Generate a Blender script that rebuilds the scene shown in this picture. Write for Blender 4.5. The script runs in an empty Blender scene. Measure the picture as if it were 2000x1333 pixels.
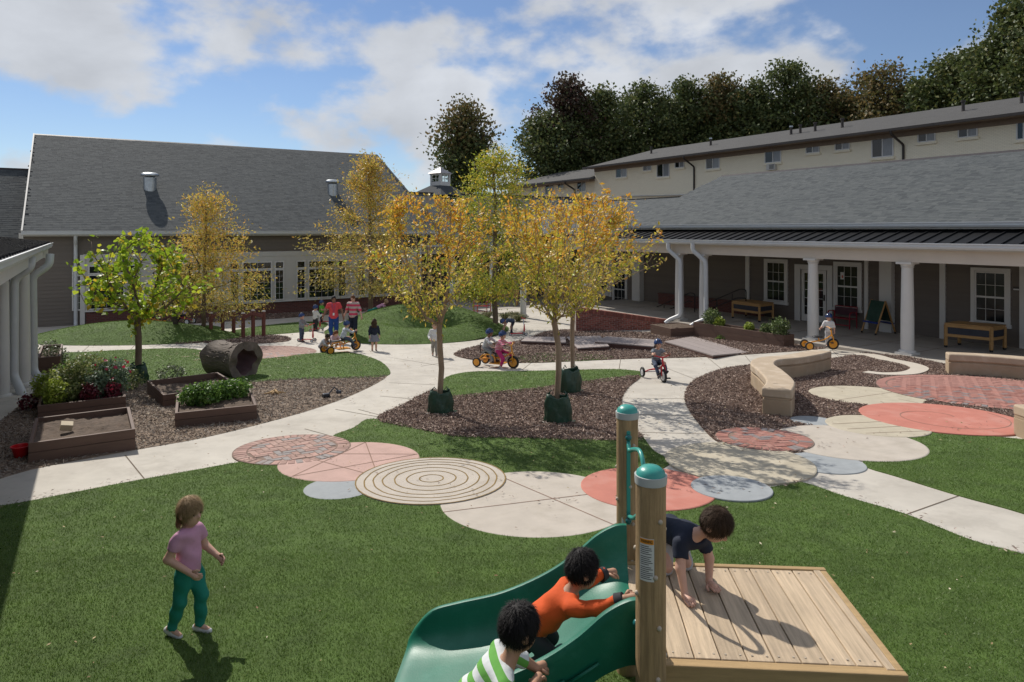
import bpy, bmesh, math, random
import numpy as np
from mathutils import Vector, Matrix
from mathutils.geometry import delaunay_2d_cdt

random.seed(7); RNG = np.random.default_rng(7)
SC = bpy.context.scene
COL = SC.collection
R = math.radians
F, HZ, CX, CZ = 1333.0, 451.0, 1000.0, 2.75      # focal length, horizon, centre (photo pixels), eye height

# ---------------------------------------------------------------- camera
cam = bpy.data.cameras.new('Camera'); camo = bpy.data.objects.new('Camera', cam); COL.objects.link(camo)
camo.location = (0, 0, CZ); camo.rotation_euler = (R(90), 0, 0)
cam.sensor_width = 36; cam.lens = 24; cam.shift_y = -215.5 / 2000; cam.clip_end = 4000; cam.clip_start = .05
SC.camera = camo

# ---------------------------------------------------------------- light
SUN_EL = R(44); SUN_DIR = Vector((-.603, .798, 0)).normalized() * math.cos(SUN_EL) + Vector((0, 0, math.sin(SUN_EL)))
sl = bpy.data.lights.new('Sun', 'SUN'); sl.energy = 4.3; sl.angle = R(.53); sl.color = (1, .945, .86)
so = bpy.data.objects.new('Sun', sl); COL.objects.link(so)
so.rotation_euler = SUN_DIR.to_track_quat('Z', 'Y').to_euler(); so.location = SUN_DIR * 60
W = bpy.data.worlds.new('World'); SC.world = W; W.use_nodes = True
wn = W.node_tree.nodes; wl = W.node_tree.links; wn.clear()
wo = wn.new('ShaderNodeOutputWorld'); bg = wn.new('ShaderNodeBackground'); bg.inputs[1].default_value = .122
sky = wn.new('ShaderNodeTexSky'); sky.sky_type = 'NISHITA'; sky.sun_disc = False
sky.sun_elevation = SUN_EL; sky.sun_rotation = math.atan2(SUN_DIR.x, SUN_DIR.y)
sky.air_density = 1.0; sky.dust_density = .05; sky.ozone_density = 2.0
tc = wn.new('ShaderNodeTexCoord'); sep = wn.new('ShaderNodeSeparateXYZ'); wl.new(tc.outputs['Generated'], sep.inputs[0])
def wmath(op, a, b=None, clamp=False):
    n = wn.new('ShaderNodeMath'); n.operation = op; n.use_clamp = clamp
    for i, s in enumerate((a, b)):
        if s is None: continue
        if isinstance(s, (int, float)): n.inputs[i].default_value = s
        else: wl.new(s, n.inputs[i])
    return n.outputs[0]
# heaps of cloud, wider than they are tall
cmb = wn.new('ShaderNodeCombineXYZ'); wl.new(sep.outputs[0], cmb.inputs[0]); wl.new(sep.outputs[1], cmb.inputs[1]); wl.new(wmath('MULTIPLY', sep.outputs[2], 1.7), cmb.inputs[2])
def wnoise(scale, detail, rough, dist=0.0, off=(0, 0, 0)):
    mp = wn.new('ShaderNodeMapping'); mp.inputs['Location'].default_value = off; wl.new(cmb.outputs[0], mp.inputs[0])
    n = wn.new('ShaderNodeTexNoise'); n.inputs['Scale'].default_value = scale; n.inputs['Detail'].default_value = detail
    n.inputs['Roughness'].default_value = rough; n.inputs['Distortion'].default_value = dist
    wl.new(mp.outputs[0], n.inputs['Vector']); return n.outputs[0]
n1 = wnoise(2.4, 10, .5, .0, (7.3, 2.2, 0)); n2 = wnoise(6.5, 10, .52, .0, (5, 1, 2))
cl = wmath('ADD', wmath('MULTIPLY', n1, .42), wmath('MULTIPLY', n2, .58))
mr = wn.new('ShaderNodeMapRange'); mr.interpolation_type = 'SMOOTHSTEP'; wl.new(cl, mr.inputs[0])
mr.inputs[1].default_value = .45; mr.inputs[2].default_value = .545; mr.inputs[3].default_value = .05; mr.inputs[4].default_value = .94
# cloud body shading: thick parts greyer
cr = wn.new('ShaderNodeMapRange'); wl.new(wnoise(5.5, 8, .55, .2, (9, 3, 1)), cr.inputs[0])
cr.inputs[1].default_value = .3; cr.inputs[2].default_value = .7; cr.inputs[3].default_value = 4.2; cr.inputs[4].default_value = 5.9
cc = wn.new('ShaderNodeCombineXYZ')
wl.new(wmath('MULTIPLY', cr.outputs[0], .965), cc.inputs[0]); wl.new(cr.outputs[0], cc.inputs[1]); wl.new(wmath('MULTIPLY', cr.outputs[0], 1.06), cc.inputs[2])
mx = wn.new('ShaderNodeMix'); mx.data_type = 'RGBA'; wl.new(mr.outputs[0], mx.inputs[0]); tint = wn.new('ShaderNodeVectorMath'); tint.operation = 'MULTIPLY'; tint.inputs[1].default_value = (.58, .62, .71); wl.new(sky.outputs[0], tint.inputs[0]); wl.new(tint.outputs[0], mx.inputs[6]); wl.new(cc.outputs[0], mx.inputs[7])
wl.new(mx.outputs[2], bg.inputs[0]); wl.new(bg.outputs[0], wo.inputs[0])
SC.view_settings.view_transform = 'Standard'; SC.view_settings.look = 'None'; SC.view_settings.exposure = .1; SC.view_settings.gamma = 1
SC.view_settings.use_curve_mapping = False
SC.render.engine = 'CYCLES'; SC.cycles.max_bounces = 6; SC.cycles.transparent_max_bounces = 8

# ---------------------------------------------------------------- places
def gz(y):
    """height of the yard: falls 5 % away from the eye, then levels out by the buildings"""
    return -1.45 + .05 * 1.5 * np.logaddexp(0, (29.0 - y) / 1.5)
def level(px, py, z):
    Y = F * (CZ - z) / (py - HZ); return Vector(((px - CX) * Y / F, Y, z))
def G(px, py, h=0.0):
    """where the photo pixel meets the yard (or a surface h above it)"""
    lo, hi = .5, 90.0
    k = (py - HZ) / F
    for _ in range(50):
        m = (lo + hi) / 2
        if CZ - k * m > gz(m) + h: lo = m
        else: hi = m
    return Vector(((px - CX) * m / F, m, float(gz(m)) + h))
def at(px, py, Y): return Vector(((px - CX) * Y / F, Y, CZ - (py - HZ) * Y / F))
def on(x, y, h=0.0): return Vector((x, y, float(gz(y)) + h))
ANG = R(32.0); U = Vector((math.cos(ANG), math.sin(ANG), 0)); V = Vector((-U.y, U.x, 0))
def onwall(px, py, o, d):
    k = (px - CX) / F; a = (o.x - k * o.y) / (k * d.y - d.x); Y = o.y + a * d.y
    return a, CZ - (py - HZ) * Y / F

# ---------------------------------------------------------------- materials
MATS = {}
def mat(name, col, rough=.75, var=.12, scale=6.0, bump=0.0, bscale=60.0, metal=0.0, rnd=0.0, island=False, ramp=None,
        spec=.4, coat=0.0, detail=5, stretch=None, dirt=None, trans=0.0, hue2=None, sub=0.0):
    if name in MATS: return MATS[name]
    m = bpy.data.materials.new(name); m.use_nodes = True; nt = m.node_tree; n = nt.nodes; l = nt.links
    b = n['Principled BSDF']; b.inputs['Roughness'].default_value = rough; b.inputs['Metallic'].default_value = metal
    b.inputs['Specular IOR Level'].default_value = spec; b.inputs['Coat Weight'].default_value = coat
    if sub: b.inputs['Subsurface Weight'].default_value = sub; b.inputs['Subsurface Radius'].default_value = (.012, .005, .003)
    t = n.new('ShaderNodeTexCoord'); vec = t.outputs['Object']
    if stretch:
        mp = n.new('ShaderNodeMapping'); mp.inputs['Scale'].default_value = stretch; l.new(vec, mp.inputs[0]); vec = mp.outputs[0]
    if ramp or rnd:
        if island: src = n.new('ShaderNodeNewGeometry').outputs['Random Per Island']
        else: src = n.new('ShaderNodeObjectInfo').outputs['Random']
    if ramp:
        rp = n.new('ShaderNodeValToRGB'); rp.color_ramp.interpolation = 'CONSTANT'
        e = rp.color_ramp.elements; e[0].position = 0; e[0].color = (*ramp[0], 1); e[1].position = 1 / len(ramp); e[1].color = (*ramp[1 % len(ramp)], 1)
        for i in range(2, len(ramp)):
            x = e.new(i / len(ramp)); x.color = (*ramp[i], 1)
        l.new(src, rp.inputs[0]); base = rp.outputs[0]
    else:
        rgb = n.new('ShaderNodeRGB'); rgb.outputs[0].default_value = (*col, 1); base = rgb.outputs[0]
    if hue2:
        nz2 = n.new('ShaderNodeTexNoise'); nz2.inputs['Scale'].default_value = hue2[1]; nz2.inputs['Detail'].default_value = 4; l.new(vec, nz2.inputs['Vector'])
        mm = n.new('ShaderNodeMapRange'); mm.inputs[1].default_value = .42; mm.inputs[2].default_value = .62; l.new(nz2.outputs[0], mm.inputs[0])
        mh = n.new('ShaderNodeMix'); mh.data_type = 'RGBA'; l.new(mm.outputs[0], mh.inputs[0]); l.new(base, mh.inputs[6]); mh.inputs[7].default_value = (*hue2[0], 1); base = mh.outputs[2]
    nz = n.new('ShaderNodeTexNoise'); nz.inputs['Scale'].default_value = scale; nz.inputs['Detail'].default_value = detail; nz.inputs['Roughness'].default_value = .6
    l.new(vec, nz.inputs['Vector'])
    k = n.new('ShaderNodeMapRange'); k.inputs[1].default_value = .25; k.inputs[2].default_value = .75
    k.inputs[3].default_value = 1 - var; k.inputs[4].default_value = 1 + var; l.new(nz.outputs[0], k.inputs[0]); fac = k.outputs[0]
    if rnd:
        k2 = n.new('ShaderNodeMapRange'); k2.inputs[3].default_value = 1 - rnd; k2.inputs[4].default_value = 1 + rnd; l.new(src, k2.inputs[0])
        mu = n.new('ShaderNodeMath'); mu.operation = 'MULTIPLY'; l.new(fac, mu.inputs[0]); l.new(k2.outputs[0], mu.inputs[1]); fac = mu.outputs[0]
    vm = n.new('ShaderNodeVectorMath'); vm.operation = 'SCALE'; l.new(base, vm.inputs[0]); l.new(fac, vm.inputs['Scale']); base = vm.outputs[0]
    if dirt:                                              # stains with a shape of their own: (colour, scale, amount)
        nd = n.new('ShaderNodeTexNoise'); nd.inputs['Scale'].default_value = dirt[1]; nd.inputs['Detail'].default_value = 8; nd.inputs['Roughness'].default_value = .7
        l.new(t.outputs['Object'], nd.inputs['Vector'])
        kd = n.new('ShaderNodeMapRange'); kd.inputs[1].default_value = .5; kd.inputs[2].default_value = .75; kd.inputs[4].default_value = dirt[2]; l.new(nd.outputs[0], kd.inputs[0])
        md = n.new('ShaderNodeMix'); md.data_type = 'RGBA'; l.new(kd.outputs[0], md.inputs[0]); l.new(base, md.inputs[6]); md.inputs[7].default_value = (*dirt[0], 1); base = md.outputs[2]
    l.new(base, b.inputs['Base Color'])
    if bump:
        nb = n.new('ShaderNodeTexNoise'); nb.inputs['Scale'].default_value = bscale; nb.inputs['Detail'].default_value = 6; l.new(vec, nb.inputs['Vector'])
        bp = n.new('ShaderNodeBump'); bp.inputs['Strength'].default_value = 1; bp.inputs['Distance'].default_value = bump; l.new(nb.outputs[0], bp.inputs['Height']); l.new(bp.outputs[0], b.inputs['Normal'])
    if trans:                                             # thin leaves let light through
        tr = n.new('ShaderNodeBsdfTranslucent'); l.new(base, tr.inputs[0]); ms = n.new('ShaderNodeMixShader'); ms.inputs[0].default_value = trans
        l.new(b.outputs[0], ms.inputs[1]); l.new(tr.outputs[0], ms.inputs[2]); l.new(ms.outputs[0], n['Material Output'].inputs[0])
    MATS[name] = m; return m

# ---------------------------------------------------------------- mesh building
class MB:
    def __init__(s): s.v = []; s.f = []
    def add(s, vs, fs):
        o = len(s.v); s.v += [tuple(p) for p in vs]; s.f += [tuple(i + o for i in q) for q in fs]; return s
    def box(s, x0, x1, y0, y1, z0, z1, M=None):
        p = [Vector((x, y, z)) for z in (z0, z1) for y in (y0, y1) for x in (x0, x1)]
        if M is not None: p = [M @ q for q in p]
        return s.add(p, [(0, 2, 3, 1), (4, 5, 7, 6), (0, 1, 5, 4), (2, 6, 7, 3), (0, 4, 6, 2), (1, 3, 7, 5)])
    def bar(s, a, b, w, h, up=Vector((0, 0, 1))):
        a = Vector(a); b = Vector(b); d = b - a; L = d.length; d.normalize()
        x = d.cross(up); x = x.normalized() if x.length > 1e-4 else Vector((1, 0, 0)); z = x.cross(d)
        M = Matrix((x, d, z)).transposed().to_4x4(); M.translation = a
        return s.box(-w / 2, w / 2, 0, L, -h / 2, h / 2, M)
    def tube(s, pts, r, n=8, caps=True, flat=1.0):
        pts = [Vector(p) for p in pts]; m = len(pts); rs = r if isinstance(r, (list, tuple)) else [r] * m
        vs = []; fs = []; ref = None
        for i, p in enumerate(pts):
            d = (pts[min(i + 1, m - 1)] - pts[max(i - 1, 0)])
            d = d.normalized() if d.length > 1e-9 else Vector((0, 0, 1))
            if ref is None: ref = d.orthogonal().normalized()
            else:
                ref = ref - d * ref.dot(d); ref = ref.normalized() if ref.length > 1e-6 else d.orthogonal().normalized()
            w = d.cross(ref)
            for k in range(n):
                t = 2 * math.pi * k / n; vs.append(p + (ref * math.cos(t) + w * math.sin(t) * flat) * rs[i])
        for i in range(m - 1):
            for k in range(n):
                fs.append((i * n + k, i * n + (k + 1) % n, (i + 1) * n + (k + 1) % n, (i + 1) * n + k))
        if caps: fs.append(tuple(range(n - 1, -1, -1))); fs.append(tuple(range((m - 1) * n, m * n)))
        return s.add(vs, fs)
    def lathe(s, prof, n=20, c=(0, 0, 0), M=None, caps=True):
        vs = []; fs = []; m = len(prof); c = Vector(c)
        for r, z in prof:
            for k in range(n):
                t = 2 * math.pi * k / n; q = Vector((r * math.cos(t), r * math.sin(t), z))
                vs.append((M @ q if M is not None else q) + c)
        for i in range(m - 1):
            for k in range(n): fs.append((i * n + k, i * n + (k + 1) % n, (i + 1) * n + (k + 1) % n, (i + 1) * n + k))
        if caps: fs.append(tuple(range(n - 1, -1, -1))); fs.append(tuple(range((m - 1) * n, m * n)))
        return s.add(vs, fs)
    def prism(s, poly, z0, z1):
        n = len(poly); vs = [(x, y, z0) for x, y in poly] + [(x, y, z1) for x, y in poly]
        return s.add(vs, [tuple(range(n - 1, -1, -1)), tuple(range(n, 2 * n))] + [(i, (i + 1) % n, n + (i + 1) % n, n + i) for i in range(n)])
    def ball(s, c, r, n=10, m=7, sc=(1, 1, 1)):
        pr = [(max(1e-4, math.sin(math.pi * i / m)) * r, -math.cos(math.pi * i / m) * r) for i in range(m + 1)]
        return s.lathe([(a, z) for a, z in pr], n, c, Matrix.Diagonal(Vector(sc)))
    def mesh(s, name):
        me = bpy.data.meshes.new(name); me.from_pydata(s.v, [], s.f); me.update(); return me
    def build(s, name, m, parent=None, smooth=False, bevel=0.0, fixn=False):
        me = s.mesh(name)
        if fixn:
            bm = bmesh.new(); bm.from_mesh(me); bmesh.ops.recalc_face_normals(bm, faces=bm.faces); bm.to_mesh(me); bm.free()
        return link(name, me, m, parent, smooth, bevel)
def link(name, me, m, parent=None, smooth=False, bevel=0.0):
    o = bpy.data.objects.new(name, me); COL.objects.link(o)
    if m is not None and not me.materials: me.materials.append(m)
    if smooth == 'auto':
        me.shade_smooth()
        try: me.set_sharp_from_angle(angle=R(38))
        except Exception: pass
    elif smooth: me.shade_smooth()
    if bevel:
        b = o.modifiers.new('soft', 'BEVEL'); b.width = bevel; b.segments = 2; b.limit_method = 'ANGLE'
    if parent: o.parent = parent
    return o
def np_mesh(name, V_, F_):
    """mesh from numpy arrays; F_ is (n,3) or (n,4)"""
    me = bpy.data.meshes.new(name); V_ = np.asarray(V_, np.float32); F_ = np.asarray(F_, np.int32); k = F_.shape[1]
    me.vertices.add(len(V_)); me.vertices.foreach_set('co', V_.ravel())
    me.loops.add(F_.size); me.loops.foreach_set('vertex_index', F_.ravel())
    me.polygons.add(len(F_)); me.polygons.foreach_set('loop_start', np.arange(0, F_.size, k, dtype=np.int32))
    me.polygons.foreach_set('loop_total', np.full(len(F_), k, np.int32)); me.update(calc_edges=True); me.shade_flat(); return me
def tag(o, label, cat, group=None):
    o['label'] = label; o['category'] = cat; o['kind'] = 'thing'
    if group: o['group'] = group
    return o
def thing(name, label, cat, loc=(0, 0, 0), rz=0.0, group=None):
    o = bpy.data.objects.new(name, None); COL.objects.link(o); o.location = loc; o.rotation_euler = (0, 0, rz); o.empty_display_size = .2
    return tag(o, label, cat, group)
def struct(o): o['kind'] = 'structure'; return o
def stuff(o, label=None, cat=None):
    o['kind'] = 'stuff'
    if label: o['label'] = label; o['category'] = cat
    return o
def dup(root, loc, rz, label, group=None):
    r = root.copy(); COL.objects.link(r); r.location = loc; r.rotation_euler = (0, 0, rz); r['label'] = label
    if group: r['group'] = group
    for ch in list(root.children):
        c = ch.copy(); COL.objects.link(c); c.parent = r
        for g in ch.children:
            d = g.copy(); COL.objects.link(d); d.parent = c
    return r
def smooth_loop(pts, n=6, closed=True):
    """Catmull-Rom through the points; a point given twice is a corner"""
    P = [Vector(p[:2]) for p in pts]; m = len(P); out = []
    for i in range(m if closed else m - 1):
        if closed: a, b, c, d = P[i - 1], P[i], P[(i + 1) % m], P[(i + 2) % m]
        else: a, b, c, d = P[max(i - 1, 0)], P[i], P[i + 1], P[min(i + 2, m - 1)]
        if (b - c).length < 1e-6: continue
        for k in range(n):
            t = k / n
            out.append(.5 * ((2 * b) + (c - a) * t + (2 * a - 5 * b + 4 * c - d) * t * t + (3 * b - a - 3 * c + d) * t ** 3))
    if not closed: out.append(P[-1])
    return out
def inside(px, py, poly):
    """vectorised point-in-polygon"""
    r = np.zeros(len(px), bool); n = len(poly); j = n - 1
    for i in range(n):
        xi, yi = poly[i][0], poly[i][1]; xj, yj = poly[j][0], poly[j][1]
        if yi != yj:
            r ^= ((yi > py) != (yj > py)) & (px < (xj - xi) * (py - yi) / (yj - yi) + xi)
        j = i
    return r
def drape(name, poly, off, m, parent=None, step=1.0, hfun=None, skirt=.0):
    """a sheet with this outline that follows the yard's height"""
    P = [Vector((p[0], p[1])) for p in poly]
    xs = [p.x for p in P]; ys = [p.y for p in P]
    gx, gy = np.meshgrid(np.arange(min(xs), max(xs), step), np.arange(min(ys), max(ys), step)); gx = gx.ravel() + RNG.uniform(-.1, .1, gx.size) * step; gy = gy.ravel()
    k = inside(gx, gy, P); pts = P + [Vector((float(a), float(b))) for a, b in zip(gx[k], gy[k])]
    n = len(P); res = delaunay_2d_cdt(pts, [(i, (i + 1) % n) for i in range(n)], [], 1, 1e-5)
    h = hfun or (lambda x, y: 0.0)
    vs = [(p.x, p.y, float(gz(p.y)) + off + h(p.x, p.y)) for p in res[0]]; fs = [tuple(f) for f in res[2]]
    mb = MB(); mb.v = vs
    for f in fs:
        a, b, c = (Vector(vs[i]) for i in f)
        mb.f.append(f if (b - a).cross(c - a).z > 0 else f[::-1])
    if skirt:
        o = len(mb.v); ring = [(p.x, p.y, float(gz(p.y)) + off + h(p.x, p.y)) for p in P]
        mb.v += ring + [(x, y, z - skirt) for x, y, z in ring]
        for i in range(n): j = (i + 1) % n; mb.f.append((o + i, o + n + i, o + n + j, o + j))
    return mb.build(name, m, parent, smooth=False)
def pix(pts): return [G(*p) for p in pts]
# ================================================================ ground
m_soil = mat('soil', (.11, .085, .065), .95, .25, 2, .01, 30)
m_conc = mat('concrete', (.455, .42, .365), .85, .10, 2.3, .002, 160, dirt=((.26, .23, .19), 1.7, .5), hue2=((.51, .475, .415), .4), detail=9)
m_joint = mat('joint', (.13, .10, .07), .95, .2)
m_turf = mat('turf', (.070, .120, .020), .9, .35, 3, .006, 300)
m_mulch = mat('mulch_bed', (.13, .085, .064), .95, .4, 25, .02, 60)
m_dirt = mat('garden_dirt', (.21, .155, .112), .95, .3, 6, .012, 60, dirt=((.20, .18, .16), 1.2, .6))
gp = [(-400, -300), (400, -300), (400, 600), (-400, 600)]
mb = MB(); xs = [-400, -60, -30, 0, 30, 60, 400]; ys = [-300, -20] + list(range(-10, 50, 3)) + [70, 120, 600]
for y in ys:
    for x in xs: mb.v.append((x, y, float(gz(max(y, -12))) - .06 + (max(0, -12 - y) * .0)))
for j in range(len(ys) - 1):
    for i in range(len(xs) - 1): a = j * len(xs) + i; mb.f.append((a, a + 1, a + 1 + len(xs), a + len(xs)))
struct(mb.build('ground', m_soil))
path = struct(drape('path', [(-26, .5), (9, .5), (14.5, 6), (14.5, 19), (12.5, 21), (3.0, 36), (1, 46), (-30, 46)], 0, m_conc, step=1.2, skirt=.06))

# lawns (outlines read off the photo, laid on the yard)
L = {}
L['front'] = pix([(0, 990), (120, 968), (250, 943), (400, 916), (475, 903)]) + pix([(570, 890), (690, 912), (840, 945), (1030, 985), (1250, 965), (1430, 962), (1540, 948), (1573, 945), (1650, 971), (1769, 1006), (1895, 1056), (2000, 1085), (2150, 1140)]) + [Vector((7.5, 3.5)), Vector((7.5, 1)), Vector((-7, 1)), Vector((-6.5, 5)), Vector((-6.9, 7.2))]
L['right'] = pix([(1684, 908), (1720, 880), (1760, 857), (1810, 846), (1850, 850), (1975, 857), (2100, 880), (2250, 1000), (2200, 1075), (2000, 1005), (1874, 970), (1755, 933)])
L['mid_low'] = pix([(648, 856), (690, 837), (729, 819), (838, 842), (900, 852), (1050, 856), (1200, 860), (1246, 848), (1275, 880), (1308, 908), (1200, 940), (1000, 950), (830, 930), (700, 880)])
L['mid_up'] = pix([(858, 765), (871, 738), (920, 727), (1000, 726), (1100, 724), (1200, 722), (1256, 728), (1240, 740), (1130, 752), (1050, 763), (960, 772), (880, 779)])
L['bed_strip'] = pix([(1008, 699), (1060, 690), (1120, 691), (1195, 697), (1180, 703), (1100, 707), (1020, 708)])
L['left'] = pix([(98, 692), (170, 688), (250, 684), (360, 681), (420, 690), (500, 702), (600, 692), (680, 689), (735, 703), (760, 722), (755, 735), (700, 739), (600, 741), (500, 747), (440, 753), (330, 753), (270, 748), (200, 738), (130, 714)])
L['far'] = pix([(450, 648), (520, 636), (600, 629), (640, 632), (622, 645), (560, 652), (480, 656)])
L['far_left'] = pix([(335, 640), (400, 636), (432, 640), (425, 650), (380, 655), (340, 655)])
LAWN = {k: smooth_loop(p, 4) for k, p in L.items()}
lawn_objs = {}
for k, p in LAWN.items():
    o = drape('lawn', p, .012, m_turf, step=1.0, skirt=.03); struct(o); lawn_objs[k] = o

def mound_left(x, y):
    c = (-14.2, 25.6); d = ((x - c[0]) / 4.1) ** 2 + ((y - c[1]) / 2.4) ** 2
    return .62 * max(0, 1 - d) ** 1.15 if d < 1 else 0
def mound_mid(x, y):
    rx, ry = 3.75, 4.7; dx, dy = (x + 3.9) / rx, (y - 28.2) / ry; d = math.hypot(dx, dy)
    if d >= 1: return 0
    cr = math.exp(-(((x + 3.5) / 1.7) ** 2 + ((y - 26.9) / 1.7) ** 2))           # hollow in its middle
    back = 1 + .35 * max(0, dy)
    return max(0, (1.05 * back * (1 - d * d) ** 1.0) * (1 - .95 * cr))
MOUND = {}
def mound(name, c, rx, ry, hf):
    e = [(c[0] + rx * math.cos(t) * (1 + .04 * math.sin(3 * t)), c[1] + ry * math.sin(t)) for t in np.linspace(0, 2 * math.pi, 48, endpoint=False)]
    o = drape('lawn_mound', e, .015, m_turf, step=.22, hfun=hf, skirt=.03); struct(o); o.data.shade_smooth(); MOUND[name] = (e, hf)
mound('left', (-14.2, 25.6), 4.1, 2.4, mound_left); mound('mid', (-3.9, 28.2), 3.75, 4.7, mound_mid)

# mulch and dirt beds
MU = {}
MU['mid'] = pix([(736, 821), (790, 790), (832, 768), (858, 763), (882, 775), (960, 768), (1050, 759), (1130, 748), (1246, 735), (1228, 757), (1215, 778), (1218, 800), (1238, 835), (1256, 858), (1200, 863), (1050, 859), (900, 855), (838, 845)])
MU['right'] = pix([(1405, 866), (1368, 832), (1342, 795), (1338, 768), (1358, 742), (1410, 722), (1470, 713), (1560, 705), (1632, 700), (1700, 689), (1780, 699), (1880, 719), (2080, 756), (2080, 800), (1900, 835), (1700, 855), (1560, 885), (1470, 880)])
MU['back'] = pix([(886, 692), (930, 677), (1010, 667), (1060, 650), (1085, 646), (1125, 645), (1260, 650), (1365, 652), (1480, 655), (1575, 665), (1650, 674), (1585, 684), (1490, 691), (1377, 698), (1250, 701), (1150, 705), (1060, 709), (990, 709), (925, 704)])
MU['tree'] = pix([(285, 668), (310, 657), (350, 650), (400, 655), (420, 664), (380, 671), (320, 672)])
MU['rail'] = pix([(395, 668), (440, 662), (520, 656), (562, 659), (562, 667), (500, 672), (430, 673)])
MU['wall'] = [Vector((-18.9, 29.9)), Vector((-18.2, 28.6)), Vector((-11, 32.6)), Vector((-6.5, 36.4)), Vector((-5.8, 38.3))]
MULCH = {k: (smooth_loop(p, 4) if k != 'wall' else p) for k, p in MU.items()}
for k, p in MULCH.items(): struct(drape('mulch_bed', p, .008 if k != 'wall' else .02, m_mulch, step=1.0, skirt=.02))
DIRT = smooth_loop(pix([(-60, 945), (60, 918), (150, 900), (260, 880), (400, 855), (530, 823), (620, 797), (700, 767), (756, 735), (700, 737), (600, 739), (500, 745), (440, 751), (330, 751), (270, 746), (200, 736), (130, 712), (98, 688), (85, 700), (70, 760), (30, 800), (-60, 880)]), 4)
struct(drape('garden_bed_ground', DIRT, .006, m_dirt, step=1.0, skirt=.02))

# sheet of saw-cut joints in the concrete
def strip(mb, pts, w, off):
    for a, b in zip(pts[:-1], pts[1:]):
        a = Vector(a[:2]); b = Vector(b[:2]); n = (b - a).orthogonal().normalized() * w / 2
        q = [a - n, b - n, b + n, a + n]; mb.add([(p.x, p.y, float(gz(p.y)) + off) for p in q], [(0, 1, 2, 3)])
JO = [((245, 890), (283, 937)), ((595, 838), (650, 853)), ((700, 800), (745, 812)), ((760, 748), (850, 752)), ((742, 774), (833, 782)), ((655, 800), (752, 817)),
      ((770, 700), (862, 715)), ((822, 716), (882, 706)), ((1020, 723), (1040, 707)), ((1209, 722), (1212, 703)), ((1410, 722), (1382, 699)), ((1216, 778), (1338, 779)),
      ((1222, 810), (1352, 812)), ((1250, 845), (1392, 848)), ((1768, 1006), (1872, 969)), ((1640, 699), (1625, 684)), ((560, 689), (600, 664)), ((640, 668), (700, 688)),
      ((160, 689), (175, 675)), ((255, 684), (270, 667)), ((1290, 715), (1360, 742)), ((1470, 713), (1455, 695))]
for a, b in JO:
    mb = MB(); strip(mb, pix([a, b]), .016, .0035); mb.build('control_joint', m_joint, path)

# ---------------------------------------------------------------- the round paving slabs
m_cbuff = mat('slab_buff', (.45, .40, .305), .85, .12, 3, .002, 160, dirt=((.29, .245, .17), 2.1, .5), detail=9)
m_ctan = mat('slab_tan', (.46, .41, .35), .85, .11, 3, .002, 160, dirt=((.29, .25, .19), 1.9, .5), detail=9)
m_cpink = mat('slab_pink', (.47, .31, .265), .85, .12, 3, .002, 160, dirt=((.34, .22, .18), 2, .45), detail=9)
m_cred = mat('slab_red', (.47, .175, .13), .85, .12, 3, .002, 160, dirt=((.50, .30, .25), 1.6, .6), detail=9)
m_cgrey = mat('slab_grey', (.30, .32, .33), .85, .12, 3, .002, 160, dirt=((.20, .21, .215), 2, .5), detail=9)
m_brick = mat('paver', (.3, .15, .12), .85, .15, 14, .002, 120, rnd=.12, ramp=[(.32, .135, .105), (.36, .165, .13), (.28, .125, .10), (.22, .19, .185), (.34, .17, .14), (.30, .14, .115), (.20, .16, .155), (.33, .15, .12)])
m_brickg = mat('paver_pale', (.3, .2, .17), .85, .15, 14, .002, 120, rnd=.12, ramp=[(.37, .235, .195), (.40, .26, .215), (.29, .25, .235), (.35, .215, .18), (.38, .25, .21), (.26, .235, .225), (.39, .24, .2)])
m_sand = mat('joint_sand', (.20, .14, .11), .95, .2, 20)
m_sand2 = mat('joint_sand_pale', (.38, .30, .24), .95, .2, 20)
CIRC = []; LAY = [0]
def disc_poly(x, y, r, n=64): return [(x + r * math.cos(t), y + r * math.sin(t)) for t in np.linspace(0, 2 * math.pi, n, endpoint=False)]
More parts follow.
